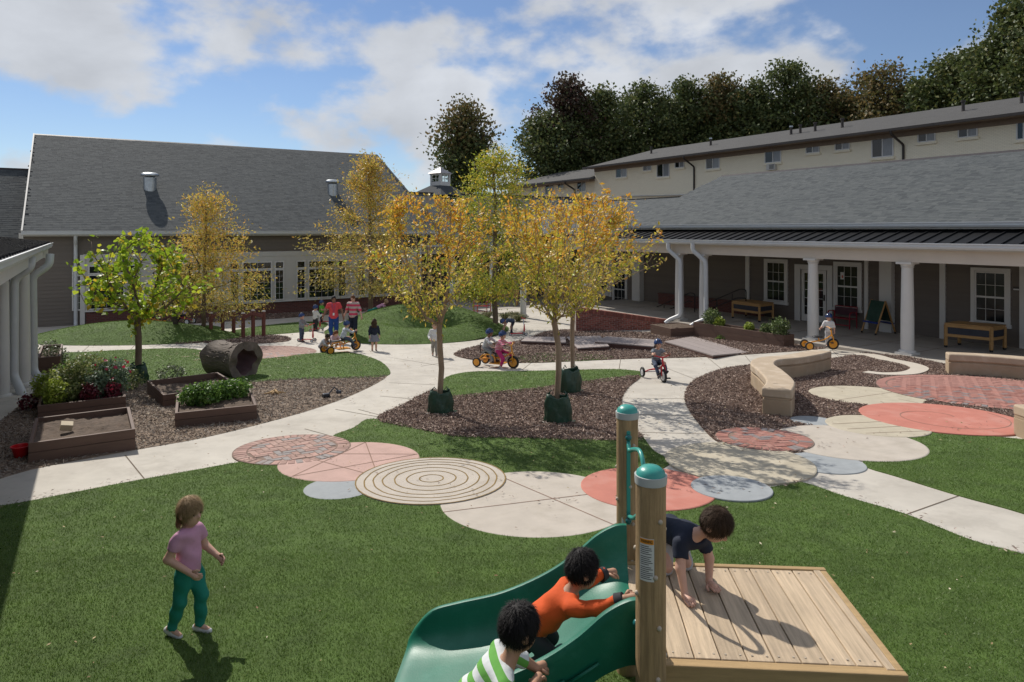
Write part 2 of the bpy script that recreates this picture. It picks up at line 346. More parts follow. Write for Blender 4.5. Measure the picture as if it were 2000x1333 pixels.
def slab(x, y, r, m, label, rings=(), lines=(), off=None):
    LAY[0] += 1; o = (.014 + .004 * (LAY[0] % 6)) if off is None else off
    t = thing('round_slab', label, 'paving slab', on(x, y)); CIRC.append((x, y, r))
    mb = MB(); pts = disc_poly(0, 0, r); z = lambda q: float(gz(y + q)) - float(gz(y))
    n = len(pts); rr = [.97 * r, .985 * r, r]
    vs = [(0, 0, o)] + [(a * .985, b * .985, o + z(b)) for a, b in pts] + [(a, b, o - .006 + z(b)) for a, b in pts] + [(a, b, o - .06 + z(b)) for a, b in pts]
    fs = [(0, 1 + i, 1 + (i + 1) % n) for i in range(n)] + [(1 + k * n + i, 1 + (k + 1) * n + i, 1 + (k + 1) * n + (i + 1) % n, 1 + k * n + (i + 1) % n) for k in range(2) for i in range(n)]
    mb.add(vs, fs); mb.build('slab', m, t)
    for rg in rings:
        g = MB(); P = disc_poly(0, 0, rg, 48); Q = disc_poly(0, 0, rg - .017, 48); w = [1 + (.008 * math.sin(.8 * k + rg * 20) + .004 * math.sin(2.1 * k) if rg < .9 else 0) for k in range(48)]
        g.add([(a * w[i], b * w[i], o + .003 + z(b)) for i, (a, b) in enumerate(P)] + [(a * w[i], b * w[i], o + .003 + z(b)) for i, (a, b) in enumerate(Q)], [(i, (i + 1) % 48, 48 + (i + 1) % 48, 48 + i) for i in range(48)])
        g.build('groove', m_groove, t)
    for (a, b) in lines:
        g = MB(); A_ = Vector(a) * r; B_ = Vector(b) * r; nn = (B_ - A_).orthogonal().normalized() * .007
        g.add([(p.x, p.y, o + .003 + z(p.y)) for p in (A_ - nn, B_ - nn, B_ + nn, A_ + nn)], [(0, 1, 2, 3)]); g.build('groove', m_joint2, t)
    return t
m_groove = mat('groove', (.22, .145, .05), .95, .3, 10); m_joint2 = mat('groove_dark', (.24, .15, .11), .95, .2)
def brick_unit(lx, ly, h):
    mb = MB(); b = .006; x, y = lx / 2, ly / 2
    mb.add([(-x, -y, -.05), (x, -y, -.05), (x, y, -.05), (-x, y, -.05), (-x, -y, h - b), (x, -y, h - b), (x, y, h - b), (-x, y, h - b), (-x + b, -y + b, h), (x - b, -y + b, h), (x - b, y - b, h), (-x + b, y - b, h)],
           [(0, 1, 5, 4), (1, 2, 6, 5), (2, 3, 7, 6), (3, 0, 4, 7), (4, 5, 9, 8), (5, 6, 10, 9), (6, 7, 11, 10), (7, 4, 8, 11), (8, 9, 10, 11)])
    return mb.mesh('brick')
BU = brick_unit(.19, .09, .0)
TILT = math.atan(-.05)
def brick_disc(x, y, r, label, ring=.2, ang=0.5, m=m_brick, off=.03, base=m_sand, bl=.2, bw=.1, maxn=300):
    t = thing('round_brick_paving', label, 'brick paving', on(x, y)); CIRC.append((x, y, r))
    slope = float(gz(y + .5) - gz(y - .5)); zf = lambda q: slope * q; tl = math.atan(slope)
    mb = MB(); P = disc_poly(0, 0, r + .012, 56); n = 56
    mb.add([(a, b, off - .006 + zf(b)) for a, b in P] + [(a, b, off - .06 + zf(b)) for a, b in P], [tuple(range(n))] + [(i, n + i, n + (i + 1) % n, (i + 1) % n) for i in range(n)]); mb.build('bedding', base, t)
    pl = []
    ri = r - ring - .012
    ca, sa = math.cos(ang), math.sin(ang); k = int(r / bw) + 6
    for i in range(-k, k):                                     # herringbone
        for j in range(-k, k):
            for kind in (0, 1):
                gx = (i + 2 * j) * bw; gy = (i - 2 * j) * bw
                if kind == 0: cx, cy, rot = gx + bw, gy + bw / 2, 0
                else: cx, cy, rot = gx + bw / 2, gy + 2 * bw, 1
                X, Y_ = cx * ca - cy * sa, cx * sa + cy * ca; d = math.hypot(X, Y_)
                if d < ri + .02: pl.append((X, Y_, ang + rot * math.pi / 2, d, 1))
    nr = max(8, int(2 * math.pi * (r - ring / 2) / (bw * 1.03)))
    rows = max(1, round(ring / bl)); rowd = ring / rows
    for rw in range(rows):
        for q in range(nr):
            th = 2 * math.pi * q / nr; rc = r - rowd * (rw + .5); pl.append((rc * math.cos(th), rc * math.sin(th), th, r, 0))
    pl.sort(key=lambda p: (y + p[1]) + (0 if (x + p[0]) / (y + p[1]) < .77 else 50)); rest = MB(); cnt = 0
    Rm = Matrix.Rotation(tl, 4, 'X')
    for (X, Y_, a, d, kind) in pl:
        jit = random.uniform(-.003, .003)
        Mx = Matrix.Translation((X, Y_, off + zf(Y_) + jit)) @ Rm @ Matrix.Rotation(a, 4, 'Z')
        if kind and d > ri - .08:                              # cut bricks at the border course
            me = None; pts = [(-.095, -.045), (.095, -.045), (.095, .045), (-.095, .045)]
            loc = [Mx @ Vector((p, q, 0)) for p, q in pts]
            if not any(math.hypot(p.x, p.y) < ri for p in loc): continue
            poly = [Vector((p.x, p.y)) for p in loc]; out = []
            for ii in range(4):
                A_, B_ = poly[ii], poly[(ii + 1) % 4]
                for s in range(5):
                    p = A_.lerp(B_, s / 5)
                    if p.length > ri: p = p * (ri / p.length)
                    if not out or (out[-1] - p).length > .004: out.append(p)
            if len(out) > 2 and (out[0] - out[-1]).length < .004: out.pop()
            ar = abs(sum(out[i - 1].x * out[i].y - out[i].x * out[i - 1].y for i in range(len(out)))) / 2
            if len(out) < 3 or ar < .0025: continue
            c = sum(out, Vector((0, 0))) / len(out); g = MB(); nn = len(out)
            g.add([(p.x, p.y, off + zf(p.y) + jit) for p in out] + [(p.x, p.y, off - .04 + zf(p.y)) for p in out], [tuple(range(nn))] + [(i, nn + i, nn + (i + 1) % nn, (i + 1) % nn) for i in range(nn)])
            if cnt < maxn: g.build('brick', m, t); cnt += 1
            else: rest.add(g.v, g.f)
        elif cnt < maxn:
            o = link('brick', BU, None, t); o.matrix_local = Mx @ Matrix.Diagonal((bl / .2 if kind else rowd / .2 * .99, 1, 1, 1))
            if not BU.materials: BU.materials.append(m)
            if m is not BU.materials[0]: o.material_slots[0].link = 'OBJECT'; o.material_slots[0].material = m
            cnt += 1
        else:
            rest.add([Mx @ v.co for v in BU.vertices], [tuple(p.vertices) for p in BU.polygons])
    if rest.v: stuff(rest.build('bricks_beyond', m, t))
    return t
slab(.27, 7.95, 1.11, m_ctan, 'large plain pale concrete circle behind the green slide', lines=[((-.93, -.36), (.95, .3)), ((-.45, .89), (.98, -.62) if False else (.72, -.69))], off=.014)
brick_disc(-3.26, 10.16, .83, 'herringbone brick circle with pale border beside the grass, leftmost of the paving circles', .19, .62, m_brickg, .024)
star = []
for k in range(5):
    a0 = .3 + 2 * math.pi * k / 5; a1 = a0 + 2 * math.pi * 2 / 5
    star.append(((math.cos(a0) * .98, math.sin(a0) * .98), (math.cos(a1) * .98, math.sin(a1) * .98)))
slab(-2.27, 9.57, .965, m_cpink, 'pale pink concrete circle scored with a star', lines=star, off=.018)
slab(-2.12, 8.39, .43, m_cgrey, 'small grey half-hidden slab tucked between pink star circle and ringed circle', off=.014)
slab(-1.03, 8.72, .955, m_ctan, 'cream concrete circle with concentric ring grooves', rings=(.955, .85, .74, .62, .475, .32, .16), off=.022)
slab(1.67, 8.40, .82, m_cred, 'red concrete circle partly behind the slide posts', off=.024)
slab(3.15, 9.5, 1.0, m_cbuff, 'buff concrete circle dappled with tree shade beside the straight path', off=.028)
slab(2.68, 8.34, .48, m_cgrey, 'blue-grey concrete circle at the edge of the front lawn, right of the posts', off=.033)
slab(4.34, 9.46, .52, m_cgrey, 'grey slab cut into a crescent where the straight path begins', off=.012)
slab(5.2, 10.57, 1.08, m_ctan, 'large tan concrete circle beside the right-hand lawn', off=.020)
brick_disc(3.94, 10.7, .72, 'small brick circle with chunky border in front of the curved bench', .2, .2, m_brick, .036)
slab(6.2, 11.6, .80, m_cbuff, 'buff slab with parallel score lines below the coral circle', lines=[((-.9, .1), (.9, .45)), ((-.8, -.35), (.95, 0)), ((-.6, -.7), (.8, -.5))], off=.026)
slab(5.28, 12.0, .37, m_cgrey, 'small grey slab at the mulch near the bench end', off=.016)
slab(7.43, 14.35, 1.1, m_cbuff, 'buff concrete oval with radiating score lines in the mulch beside the bench', lines=[((-.75, -.5), (.9, .4)), ((-.2, .95), (-.1, .6)), ((-.1, -.95), (-.05, -.62)), ((.55, -.8), (.4, -.4))], off=.018)
slab(7.65, 12.2, 1.3, m_cred, 'big coral red concrete circle with faint swirl', off=.030)
brick_disc(10.26, 14.8, 2.1, 'wide brick circle between the straight bench and the coral slab', .22, .25, m_brick, .034)
brick_disc(-8.1, 21.2, 1.95, 'faded pink brick circle in the path behind the log tunnel', .22, .4, m_brickg, .010, base=m_sand2, maxn=300)
# faint swirl of the coral circle
sw = [Vector((7.65 + (.25 + .075 * k) * math.cos(k * .55), 12.2 + (.25 + .075 * k) * math.sin(k * .55))) for k in range(13)]
mb = MB(); strip(mb, smooth_loop(sw, 4, False), .014, .0335)
sl_ = [o for o in bpy.data.objects if o.get('label', '').startswith('big coral')][0]
g_ = mb.build('groove', m_joint2, sl_); g_.location = -sl_.location
# curling strip of path in the right mulch bed
m_j = mat('concrete_pale', (.52, .47, .40), .85, .06, 2, .0015, 200)
cl_ = smooth_loop(pix([(1640, 691), (1668, 693), (1700, 695), (1730, 703), (1775, 712), (1796, 721), (1776, 730), (1730, 732), (1690, 728)]), 6, False)
lw = []; rw = []
for i, p in enumerate(cl_):
    d = (cl_[min(i + 1, len(cl_) - 1)] - cl_[max(i - 1, 0)]).normalized(); nrm = Vector((-d.y, d.x)); w = .27 - .10 * (i / len(cl_))
    lw.append(p + nrm * w); rw.append(p - nrm * w)
mb = MB(); n = len(lw)
zz_ = lambda p, h: (p.x, p.y, float(gz(p.y)) + h)
mb.add([zz_(p, .028) for p in lw] + [zz_(p, .028) for p in rw] + [zz_(p, -.02) for p in lw] + [zz_(p, -.02) for p in rw],
       [(i, n + i, n + i + 1, i + 1) for i in range(n - 1)] + [(i, i + 1, 2 * n + i + 1, 2 * n + i) for i in range(n - 1)] + [(n + i, 3 * n + i, 3 * n + i + 1, n + i + 1) for i in range(n - 1)])
struct(mb.build('curled_path', m_j, fixn=True))
CURL = cl_
# ================================================================ buildings
m_siding = mat('taupe_siding', (.145, .124, .106), .7, .06, 3, .0006, 90, rnd=.05, stretch=(.3, 1, 6))
m_white = mat('white_trim', (.60, .59, .565), .55, .05, 3, dirt=((.5, .48, .43), 1.5, .25))
m_cream = mat('cream_trim', (.50, .485, .45), .6, .05, 3, dirt=((.4, .38, .33), 1.2, .25))
m_beige = mat('beige_beam', (.56, .50, .43), .6, .05, 2)
m_gutter = mat('gutter_white', (.52, .54, .555), .4, .05, 3, dirt=((.42, .41, .38), 1.6, .3))
m_glass = mat('window_glass', (.012, .016, .016), .03, .1, 1, spec=.55)
m_blind = mat('window_blind', (.012, .015, .016), .12, .3, 40, stretch=(.05, .05, 1))
m_shing = mat('shingles_main', (.1, .11, .12), .9, .07, 18, .002, 200, island=True, rnd=.0, ramp=[(.070, .078, .081), (.079, .087, .089), (.061, .069, .072), (.074, .082, .084), (.086, .094, .095), (.066, .074, .077), (.049, .056, .060), (.076, .084, .085)])
m_shing_o = mat('shingles_single', (.1, .11, .12), .9, .07, 18, .002, 200, rnd=.0, ramp=[(.070, .078, .081), (.079, .087, .089), (.061, .069, .072), (.074, .082, .084), (.086, .094, .095), (.066, .074, .077), (.049, .056, .060), (.076, .084, .085)])
m_roofbase = mat('roof_felt', (.05, .055, .06), .95, .2, 6)
m_metal = mat('black_metal_roof', (.010, .0105, .012), .6, .15, 3, spec=.15)
m_galv = mat('galvanised', (.42, .45, .47), .35, .2, 5, metal=.8)
m_dkmetal = mat('dark_rail', (.02, .02, .02), .45, .1)
m_porch = mat('porch_floor', (.38, .345, .30), .85, .1, 1.2, .001, 200, dirt=((.2, .18, .15), 1, .4))
m_mortar = mat('mortar', (.46, .40, .36), .95, .2, 20)
m_wbrick = mat('wall_brick', (.17, .05, .035), .85, .2, 30, .002, 150, rnd=.2, ramp=[(.27, .095, .07), (.23, .08, .06), (.31, .115, .085), (.19, .07, .055), (.28, .10, .075)])
def brick_mat(name, c1, c2, mo, w=.21, h=.075, ms=.01, bump=.004):
    if name in MATS: return MATS[name]
    m = bpy.data.materials.new(name); m.use_nodes = True; n = m.node_tree.nodes; l = m.node_tree.links; b = n['Principled BSDF']; b.inputs['Roughness'].default_value = .85
    t = n.new('ShaderNodeTexCoord'); mp = n.new('ShaderNodeMapping'); mp.inputs['Rotation'].default_value = (R(90), 0, 0); l.new(t.outputs['Object'], mp.inputs[0])
    k = n.new('ShaderNodeTexBrick'); k.inputs['Color1'].default_value = (*c1, 1); k.inputs['Color2'].default_value = (*c2, 1); k.inputs['Mortar'].default_value = (*mo, 1)
    k.inputs['Scale'].default_value = 1; k.inputs['Brick Width'].default_value = w; k.inputs['Row Height'].default_value = h; k.inputs['Mortar Size'].default_value = ms; k.inputs['Mortar Smooth'].default_value = .2
    l.new(mp.outputs[0], k.inputs['Vector']); l.new(k.outputs[0], b.inputs['Base Color'])
    bp = n.new('ShaderNodeBump'); bp.invert = True; bp.inputs['Distance'].default_value = bump; l.new(k.outputs[1], bp.inputs['Height']); l.new(bp.outputs[0], b.inputs['Normal'])
    MATS[name] = m; return m
m_redbrick = brick_mat('red_brick', (.15, .045, .035), (.10, .032, .026), (.12, .085, .075))
m_apt = brick_mat('painted_brick', (.87, .79, .61), (.83, .75, .575), (.70, .63, .48), bump=.006)
m_dkbrown = mat('bronze_gutter', (.035, .027, .023), .5, .1)
m_brownfas = mat('tan_fascia', (.20, .15, .11), .7, .1)
PANE = MB().add([(0, 0, 0), (1, 0, 0), (1, 0, 1), (0, 0, 1)], [(0, 1, 2, 3)]).mesh('pane')
def shingles(parent, O, ua, us, poly, tab=.26, cou=.145, maxn=300, th=.005):
    """overlapping tabs laid in courses on the roof plane O + a*ua + s*us (poly in a, s)"""
    ua = Vector(ua).normalized(); us = Vector(us).normalized(); nn = ua.cross(us)
    if nn.z < 0: nn = -nn
    A0 = min(p[0] for p in poly); A1 = max(p[0] for p in poly); S0 = min(p[1] for p in poly); S1 = max(p[1] for p in poly)
    ca = []; cs = []; cw = []
    for j in range(int((S1 - S0) / cou) + 1):
        a = A0 - RNG.uniform(0, tab)
        while a < A1:
            w = tab * RNG.choice([.45, .7, .9, 1.25]); ca.append(a + w / 2); cs.append(S0 + j * cou); cw.append(w); a += w
    ca = np.array(ca); cs = np.array(cs); cw = np.array(cw); k = inside(ca, cs + cou * .5, poly); ca, cs, cw = ca[k], cs[k], cw[k]
    n = len(ca); t = th * RNG.uniform(.55, 1.25, n)
    # visible-size order: nearest the eye first
    P = np.outer(ca, ua) + np.outer(cs, us) + np.array(O); pw = P
    M = parent.matrix_world if parent else Matrix()
    return ca, cs, cw, t, ua, us, nn, Vector(O)
def lay_shingles(parent, world, O, ua, us, poly, tab=.26, cou=.145, maxn=300):
    ca, cs, cw, t, ua, us, nn, O = shingles(parent, O, ua, us, poly, tab, cou)
    P = np.outer(ca, ua) + np.outer(cs, us) + np.array(O)
    w3 = np.array(world.to_3x3()); wt = np.array(world.translation); Wp = P @ w3.T + wt - np.array([0, 0, CZ])
    d = np.linalg.norm(Wp, axis=1); vis = (Wp[:, 1] > .5) & (np.abs(Wp[:, 0] / np.maximum(Wp[:, 1], .1)) < .75)
    order = np.argsort(np.where(vis, d, d + 500)); first = order[:maxn]; rest = order[maxn:]
    Mx = Matrix((ua, us, nn)).transposed().to_4x4()
    um = MB().add([(-.5, 0, 0), (.5, 0, 0), (.5, 0, 1), (-.5, 0, 1), (.5, 1.25, .1), (-.5, 1.25, .1)], [(0, 1, 2, 3), (3, 2, 4, 5), (1, 4, 2), (0, 3, 5)]).mesh('shingle'); um.materials.append(m_shing_o)
    for i in first:
        o = link('shingle', um, None, parent); o.matrix_local = Matrix.Translation(O + ua * ca[i] + us * cs[i]) @ Mx @ Matrix.Diagonal((cw[i] * .985, cou, t[i], 1))
    n = len(rest)
    if n:
        a, s, w, tt = ca[rest], cs[rest], cw[rest] * .49, t[rest]
        def pt(aa, ss, hh): return np.array(O) + np.outer(aa, ua) + np.outer(ss, us) + np.outer(hh, nn)
        z = np.zeros(n); Vv = np.stack([pt(a - w, s, z), pt(a + w, s, z), pt(a + w, s, tt), pt(a - w, s, tt), pt(a + w, s + 1.25 * cou, tt * .1), pt(a - w, s + 1.25 * cou, tt * .1)], 1).reshape(-1, 3)
        b = (np.arange(n) * 6)[:, None]; Fq = np.concatenate([b + [0, 1, 2, 3], b + [3, 2, 4, 5]])
        stuff(link('shingles_beyond', np_mesh('shingles', Vv, Fq), m_shing, parent))
def siding(parent, a0, a1, z0, z1, b, holes=(), pitch=.165, m=None):
    """lap boards, each its own piece, interrupted by the openings (a0,a1,z0,z1)"""
    z = z0
    while z < z1 - .02:
        zt = min(z + pitch, z1); segs = [(a0, a1)]
        for h in holes:
            if h[2] < zt - .01 and h[3] > z + .01:
                ns = []
                for s in segs:
                    if h[1] <= s[0] or h[0] >= s[1]: ns.append(s); continue
                    if h[0] > s[0]: ns.append((s[0], h[0]))
                    if h[1] < s[1]: ns.append((h[1], s[1]))
                segs = ns
        for s in segs:
            if s[1] - s[0] < .03: continue
            MB().add([(s[0], b - .028, z), (s[1], b - .028, z), (s[1], b - .008, zt + .012), (s[0], b - .008, zt + .012), (s[0], b + .02, z), (s[1], b + .02, z)], [(0, 1, 2, 3), (0, 4, 5, 1), (0, 3, 4), (1, 5, 2)]).build('siding_board', m or m_siding, parent)
        z = zt
def window(parent, a0, a1, z0, z1, b, cols, rows, fw=.06, m=None, glass=None, mw=.012, proud=.035, rail=False):
    """frame with glazing bars; every pane is a piece of its own"""
    mb = MB()
    mb.box(a0 - fw, a0, b - proud, b + .02, z0 - fw, z1 + fw).box(a1, a1 + fw, b - proud, b + .02, z0 - fw, z1 + fw)
    mb.box(a0, a1, b - proud + .002, b + .02, z1, z1 + fw).box(a0, a1, b - proud + .002, b + .02, z0 - fw, z0)
    for i in range(1, cols): x = a0 + (a1 - a0) * i / cols; mb.box(x - mw / 2, x + mw / 2, b - .012, b + .01, z0, z1)
    for j in range(1, rows): z = z0 + (z1 - z0) * j / rows; mb.box(a0, a1, b - .0135, b + .01, z - mw / 2, z + mw / 2)
    if rail: z = (z0 + z1) / 2; mb.box(a0, a1, b - .026, b + .01, z - .03, z + .03)
    w = mb.build('window', m or m_white, parent)
    for i in range(cols):
        for j in range(rows):
            o = link('pane', PANE, None, w)
            if not PANE.materials: PANE.materials.append(m_glass)
            o.location = (a0 + (a1 - a0) * i / cols, b + .002, z0 + (z1 - z0) * j / rows); o.scale = ((a1 - a0) / cols, 1, (z1 - z0) / rows)
            if glass: o.material_slots[0].link = 'OBJECT'; o.material_slots[0].material = glass
    return w
def gutter(parent, a0, a1, b, z, m=None, w=.12, h=.13):
    """K-style gutter profile swept along a"""
    pr = [(0, 0), (-.6 * w, 0), (-.85 * w, .35 * h), (-.8 * w, .75 * h), (-w, .82 * h), (-w, h), (-.92 * w, h), (-.9 * w, .86 * h), (0, .86 * h)]
    n = len(pr); return MB().add([(a, b + p, z + q) for a in (a0, a1) for p, q in pr], [(i, (i + 1) % n, n + (i + 1) % n, n + i) for i in range(n)] + [tuple(range(n - 1, -1, -1)), tuple(range(n, 2 * n))]).build('gutter', m or m_gutter, parent, fixn=True)
def downspout(parent, pts, r=.055, m=None, name='downspout'):
    return MB().tube(smooth3(pts), r, 10).build(name, m or m_gutter, parent, smooth='auto')
def smooth3(pts, n=4, k=.12):
    """polyline with rounded bends"""
    P = [Vector(p) for p in pts]; out = [P[0]]
    for a, b, c in zip(P[:-2], P[1:-1], P[2:]):
        d1 = min(k, (b - a).length * .45); d2 = min(k, (c - b).length * .45); p = b + (a - b).normalized() * d1; q = b + (c - b).normalized() * d2
        for i in range(n + 1): t = i / n; out.append((1 - t) ** 2 * p + 2 * t * (1 - t) * b + t * t * q)
    return out + [P[-1]]
def column(name, label, loc, h, r, group=None, parent=None, cap=True):
    t = thing(name, label, 'column', loc, ANG, group)
    MB().lathe([(r * .98, .12), (r, .35), (r * .99, h * .4), (r * .86, h - .2), (r * .86, h - .14)], 24).build('shaft', m_white, t, smooth='auto')
    MB().box(-r * 1.35, r * 1.35, -r * 1.35, r * 1.35, 0, .06).lathe([(r * 1.28, .062), (r * 1.3, .09), (r * 1.22, .115), (r * 1.02, .125)], 24).build('base', m_white, t, smooth='auto')
    MB().lathe([(r * .9, h - .17), (r * 1.0, h - .15), (r * .9, h - .135), (r * 1.12, h - .065)], 24).box(-r * 1.25, r * 1.25, -r * 1.25, r * 1.25, h - .063, h).build('capital', m_white, t, smooth='auto')
    return t

# ---- the long grey-roofed building across the yard (a along U, b away, z up)
M0 = level(147, 637, -1.45); M0.z = 0
main = thing('main_building', 'long building with steep grey shingle roof and a row of big white-framed windows', 'building', M0, ANG)
Mw = Matrix.Translation(M0) @ Matrix.Rotation(ANG, 4, 'Z')
GZ = -1.5; AR = 16.3
def mw_(px, py): return onwall(px, py, M0, U)
# windows: five groups of narrow / wide / narrow under transoms
centres = [mw_(c, 540)[0] for c in (502, 625, 742)]; sp = (centres[2] - centres[0]) / 2
cents = [centres[0] + sp * k for k in (-2, -1, 0, 1, 2)]
zsill = -.72; zhead = .74; zt0 = .86; zt1 = 1.15
ztop = 1.68
holes = [(.35, AR - .1, -1.6, ztop)]
MB().box(-2.0, AR, 0, 12, GZ, 2.7).build('wall', m_siding, main)
siding(main, -1.9, AR - .12, GZ + .02, 2.66, 0, holes)
MB().box(.35, AR - .1, -.05, .012, -.80, ztop - .22).build('trim_panel', m_cream, main)
MB().box(.30, AR - .05, -.075, .0, ztop - .22, ztop + .02).build('frieze_board', m_cream, main)
MB().box(.30, AR - .05, -.11, -.02, -.86, -.80).build('sill', m_white, main)
MB().box(.40, AR - .12, -.035, .02, GZ, -.862).build('brick_base', m_redbrick, main)
MB().box(.18, .36, -.09, .0, GZ, ztop).build('corner_board', m_white, main); MB().box(AR - .14, AR + .01, -.09, .0, GZ, ztop + .1).build('corner_board', m_white, main)
MB().box(-2.02, -1.86, -.06, .0, GZ, 2.66).build('corner_board', m_white, main)
for c in cents:
    wide = .655; g = .13; nar = .36
    for (x0, x1, cc) in ((c - wide - .24 - nar, c - wide - .24, 2), (c - wide, c + wide, 4), (c + wide + .24, c + wide + .24 + nar, 2)):
        window(main, x0, x1, zsill, zhead, -.062, cc, 5, .055)
        window(main, x0, x1, zt0, zt1, -.062, cc if cc == 4 else 1, 1, .055)
ez = 2.72; rz_ = 7.76; w_ = 8.0; us = Vector((0, w_, rz_ - ez)); sl_len = us.length; aL = -1.85; aRe = 17.6; aRr = 16.75
MB().add([(aL, -.52, ez), (aRe, -.52, ez), (aRr, 7.5, rz_), (aL, 7.5, rz_), (aL, -.52, ez - .16), (aRe, -.52, ez - .16), (aRr, 7.5, rz_ - .16), (aL, 7.5, rz_ - .16), (aL, 15.5, ez), (aRe, 15.5, ez)],
         [(0, 1, 2, 3), (4, 7, 6, 5), (0, 4, 5, 1), (0, 3, 7, 4), (1, 5, 6, 2), (3, 2, 9, 8), (3, 8, 7), (2, 6, 9)]).build('roof', m_roofbase, main, fixn=True)
roofm = main.children[-1]
lay_shingles(main, Mw, (0, -.54, ez + .004), (1, 0, 0), us, [(aL, 0), (aRe, 0), (aRr, sl_len), (aL, sl_len)])
MB().add([(aL - .02, 7.3, rz_ - .10), (aRr + .02, 7.3, rz_ - .10), (aRr + .02, 7.5, rz_ + .035), (aL - .02, 7.5, rz_ + .035), (aL - .02, 7.7, rz_ - .1), (aRr + .02, 7.7, rz_ - .1)], [(0, 1, 2, 3), (3, 2, 5, 4), (0, 3, 4), (1, 5, 2)]).build('ridge_cap', m_dkbrown, main)
MB().bar((aRe + .0, -.52, ez + .03), (aRr + .0, 7.5, rz_ + .03), .16, .06).build('hip_cap', m_roofbase, main)
MB().bar((aL - .03, -.5, ez - .04), (aL - .03, 7.5, rz_ - .04), .06, .2).build('rake_board', m_cream, main)
gutter(main, aL - .05, aRe, -.52, ez - .155, h=.17, w=.14)
MB().box(aL, aRe, -.50, .0, ez - .21, ez - .165).build('soffit', m_cream, main)
downspout(main, [(.02, -.45, ez - .15), (.02, -.42, ez - .35), (.02, -.12, ez - .6), (.02, -.10, GZ + .3), (.02, -.14, GZ + .12), (.02, -.5, GZ + .06)], .075)
downspout(main, [(16.5, -.45, ez - .15), (16.5, -.42, ez - .4), (16.5, -.12, ez - .7), (16.5, -.10, GZ + .3), (16.5, -.3, GZ + .1), (16.5, -.75, GZ + .06)], .075)
for (px, py) in ((293, 368), (650, 378)):                       # roof ventilators stand on the slope
    k = None
    for s in np.linspace(0, 1, 400):
        b = -.54 + 8.02 * s; z = ez + (rz_ - ez) * s; a, zz2 = onwall(px, py, M0 + V * b, U)
        if k is None or abs(zz2 - z) < k[0]: k = (abs(zz2 - z), a, b, z)
    vt = MB().lathe([(.30, -.25), (.30, .52), (.31, .525)], 20, (k[1], k[2], k[3])).build('roof_vent', m_galv, main, smooth='auto')
    MB().lathe([(.2, .53), (.24, .60), (.42, .61), (.43, .66), (.40, .72), (.28, .77), (.05, .79)], 20, (k[1], k[2], k[3])).build('vent_cap', m_galv, vt, smooth='auto')
# lower wing at its left end
lw_ = thing('left_rear_wing', 'low grey shingle roof behind the left end of the long building', 'building', M0, ANG)
e0 = onwall(0, 352, M0 + V * 6.5, U)
MB().box(-12, -2.1, 2.2, 12, GZ, 1.9).build('wall', m_siding, lw_)
O2 = Vector((0, .2, .95)); us2 = Vector((0, 6.3, 4.9))
MB().add([(-12, .2, .93), (-2.0, .2, .93), (-2.0, 6.5, 5.83), (-12, 6.5, 5.83), (-12, 13, .9), (-2, 13, .9)], [(0, 1, 2, 3), (3, 2, 5, 4)]).build('roof', m_roofbase, lw_)
lay_shingles(lw_, Mw, O2, (1, 0, 0), us2, [(-12, 0), (-2.0, 0), (-2.0, us2.length), (-12, us2.length)])
MB().box(-12, -2.0, 6.42, 6.6, 5.80, 5.88).build('ridge_cap', m_dkbrown, lw_)

# ---- porch wing on the right (a along V receding, b along U behind, z up)
R0 = level(1772, 692, -1.0); R0.z = 0; RA = ANG + R(90)
PZ = -1.0                                                      # porch floor
right = thing('porch_wing', 'grey-roofed wing on the right with deep shaded porch and taupe walls', 'building', R0, RA)
# local frame: x = a (along V), y = -b (U is -y here)
Rw = Matrix.Translation(R0) @ Matrix.Rotation(RA, 4, 'Z')
class RB(MB):
    """coordinates (a, b, z) with b counted away from the yard"""
    def build(s, *k, **q): s.v = [(x, -y, z) for x, y, z in s.v]; q['fixn'] = True; return MB.build(s, *k, **q)
WB = 4.15                                                      # wall plane
def rw_(px, py, b=WB): return onwall(px, py, R0 + U * b, V)
aN, aF = -7.0, 26.0
pf = RB().box(aN, 17.2, -.55, WB, -1.35, PZ).build('porch_floor', m_porch, right)
for k in range(-4, 12):
    RB().box(k * 1.55, k * 1.55 + .014, -.55, WB, PZ + .001, PZ + .004).build('control_joint', m_joint, pf)
RB().box(aN, 17.2, 1.7, 1.715, PZ + .0012, PZ + .0042).build('control_joint', m_joint, pf)
wl_ = RB().box(aN, aF, WB, WB + .3, -1.6, 2.9).build('wall', m_siding, right)
def facade(px0, px1, pyb, pyt): a1, _ = rw_(px0, 500); a0, _ = rw_(px1, 500); zb = rw_((px0 + px1) / 2, pyb)[1]; zt = rw_((px0 + px1) / 2, pyt)[1]; return a0, a1, zb, zt
right2 = bpy.data.objects.new('porch_wall', None); right2['label'] = 'taupe lap-sided porch wall'; COL.objects.link(right2); right2.parent = right
right2.rotation_euler = (0, 0, math.pi)                        # faces the yard: x -> -a, y -> b
wins = [(1500, 1533, 586, 496), (1637, 1676, 599.5, 498), (1908, 1963, 627.6, 500), (1201, 1222, 598, 533)]
hl = []
for (p0, p1, yb, yt) in wins:
    a0, a1, zb, zt = facade(p0, p1, yb, yt); zt = max(zt, zb + 1.75); zt = min(zt, 1.35)
    hl.append((-a1 - .16, -a0 + .16, zb - .2, zt + .2)); A0, A1 = -a1, -a0
    mb = MB().box(A0 - .17, A0 - .055, WB - .07, WB, zb - .06, zt + .17).box(A1 + .055, A1 + .17, WB - .07, WB, zb - .06, zt + .17).box(A0 - .055, A1 + .055, WB - .068, WB, zt + .055, zt + .17).box(A0 - .2, A1 + .2, WB - .085, WB, zb - .18, zb - .06)
    cs_ = mb.build('window_casing', m_white, right2)
    window(right2, A0, A1, zb, zt, WB - .03, 3, 4, .05, rail=True, glass=m_blind)
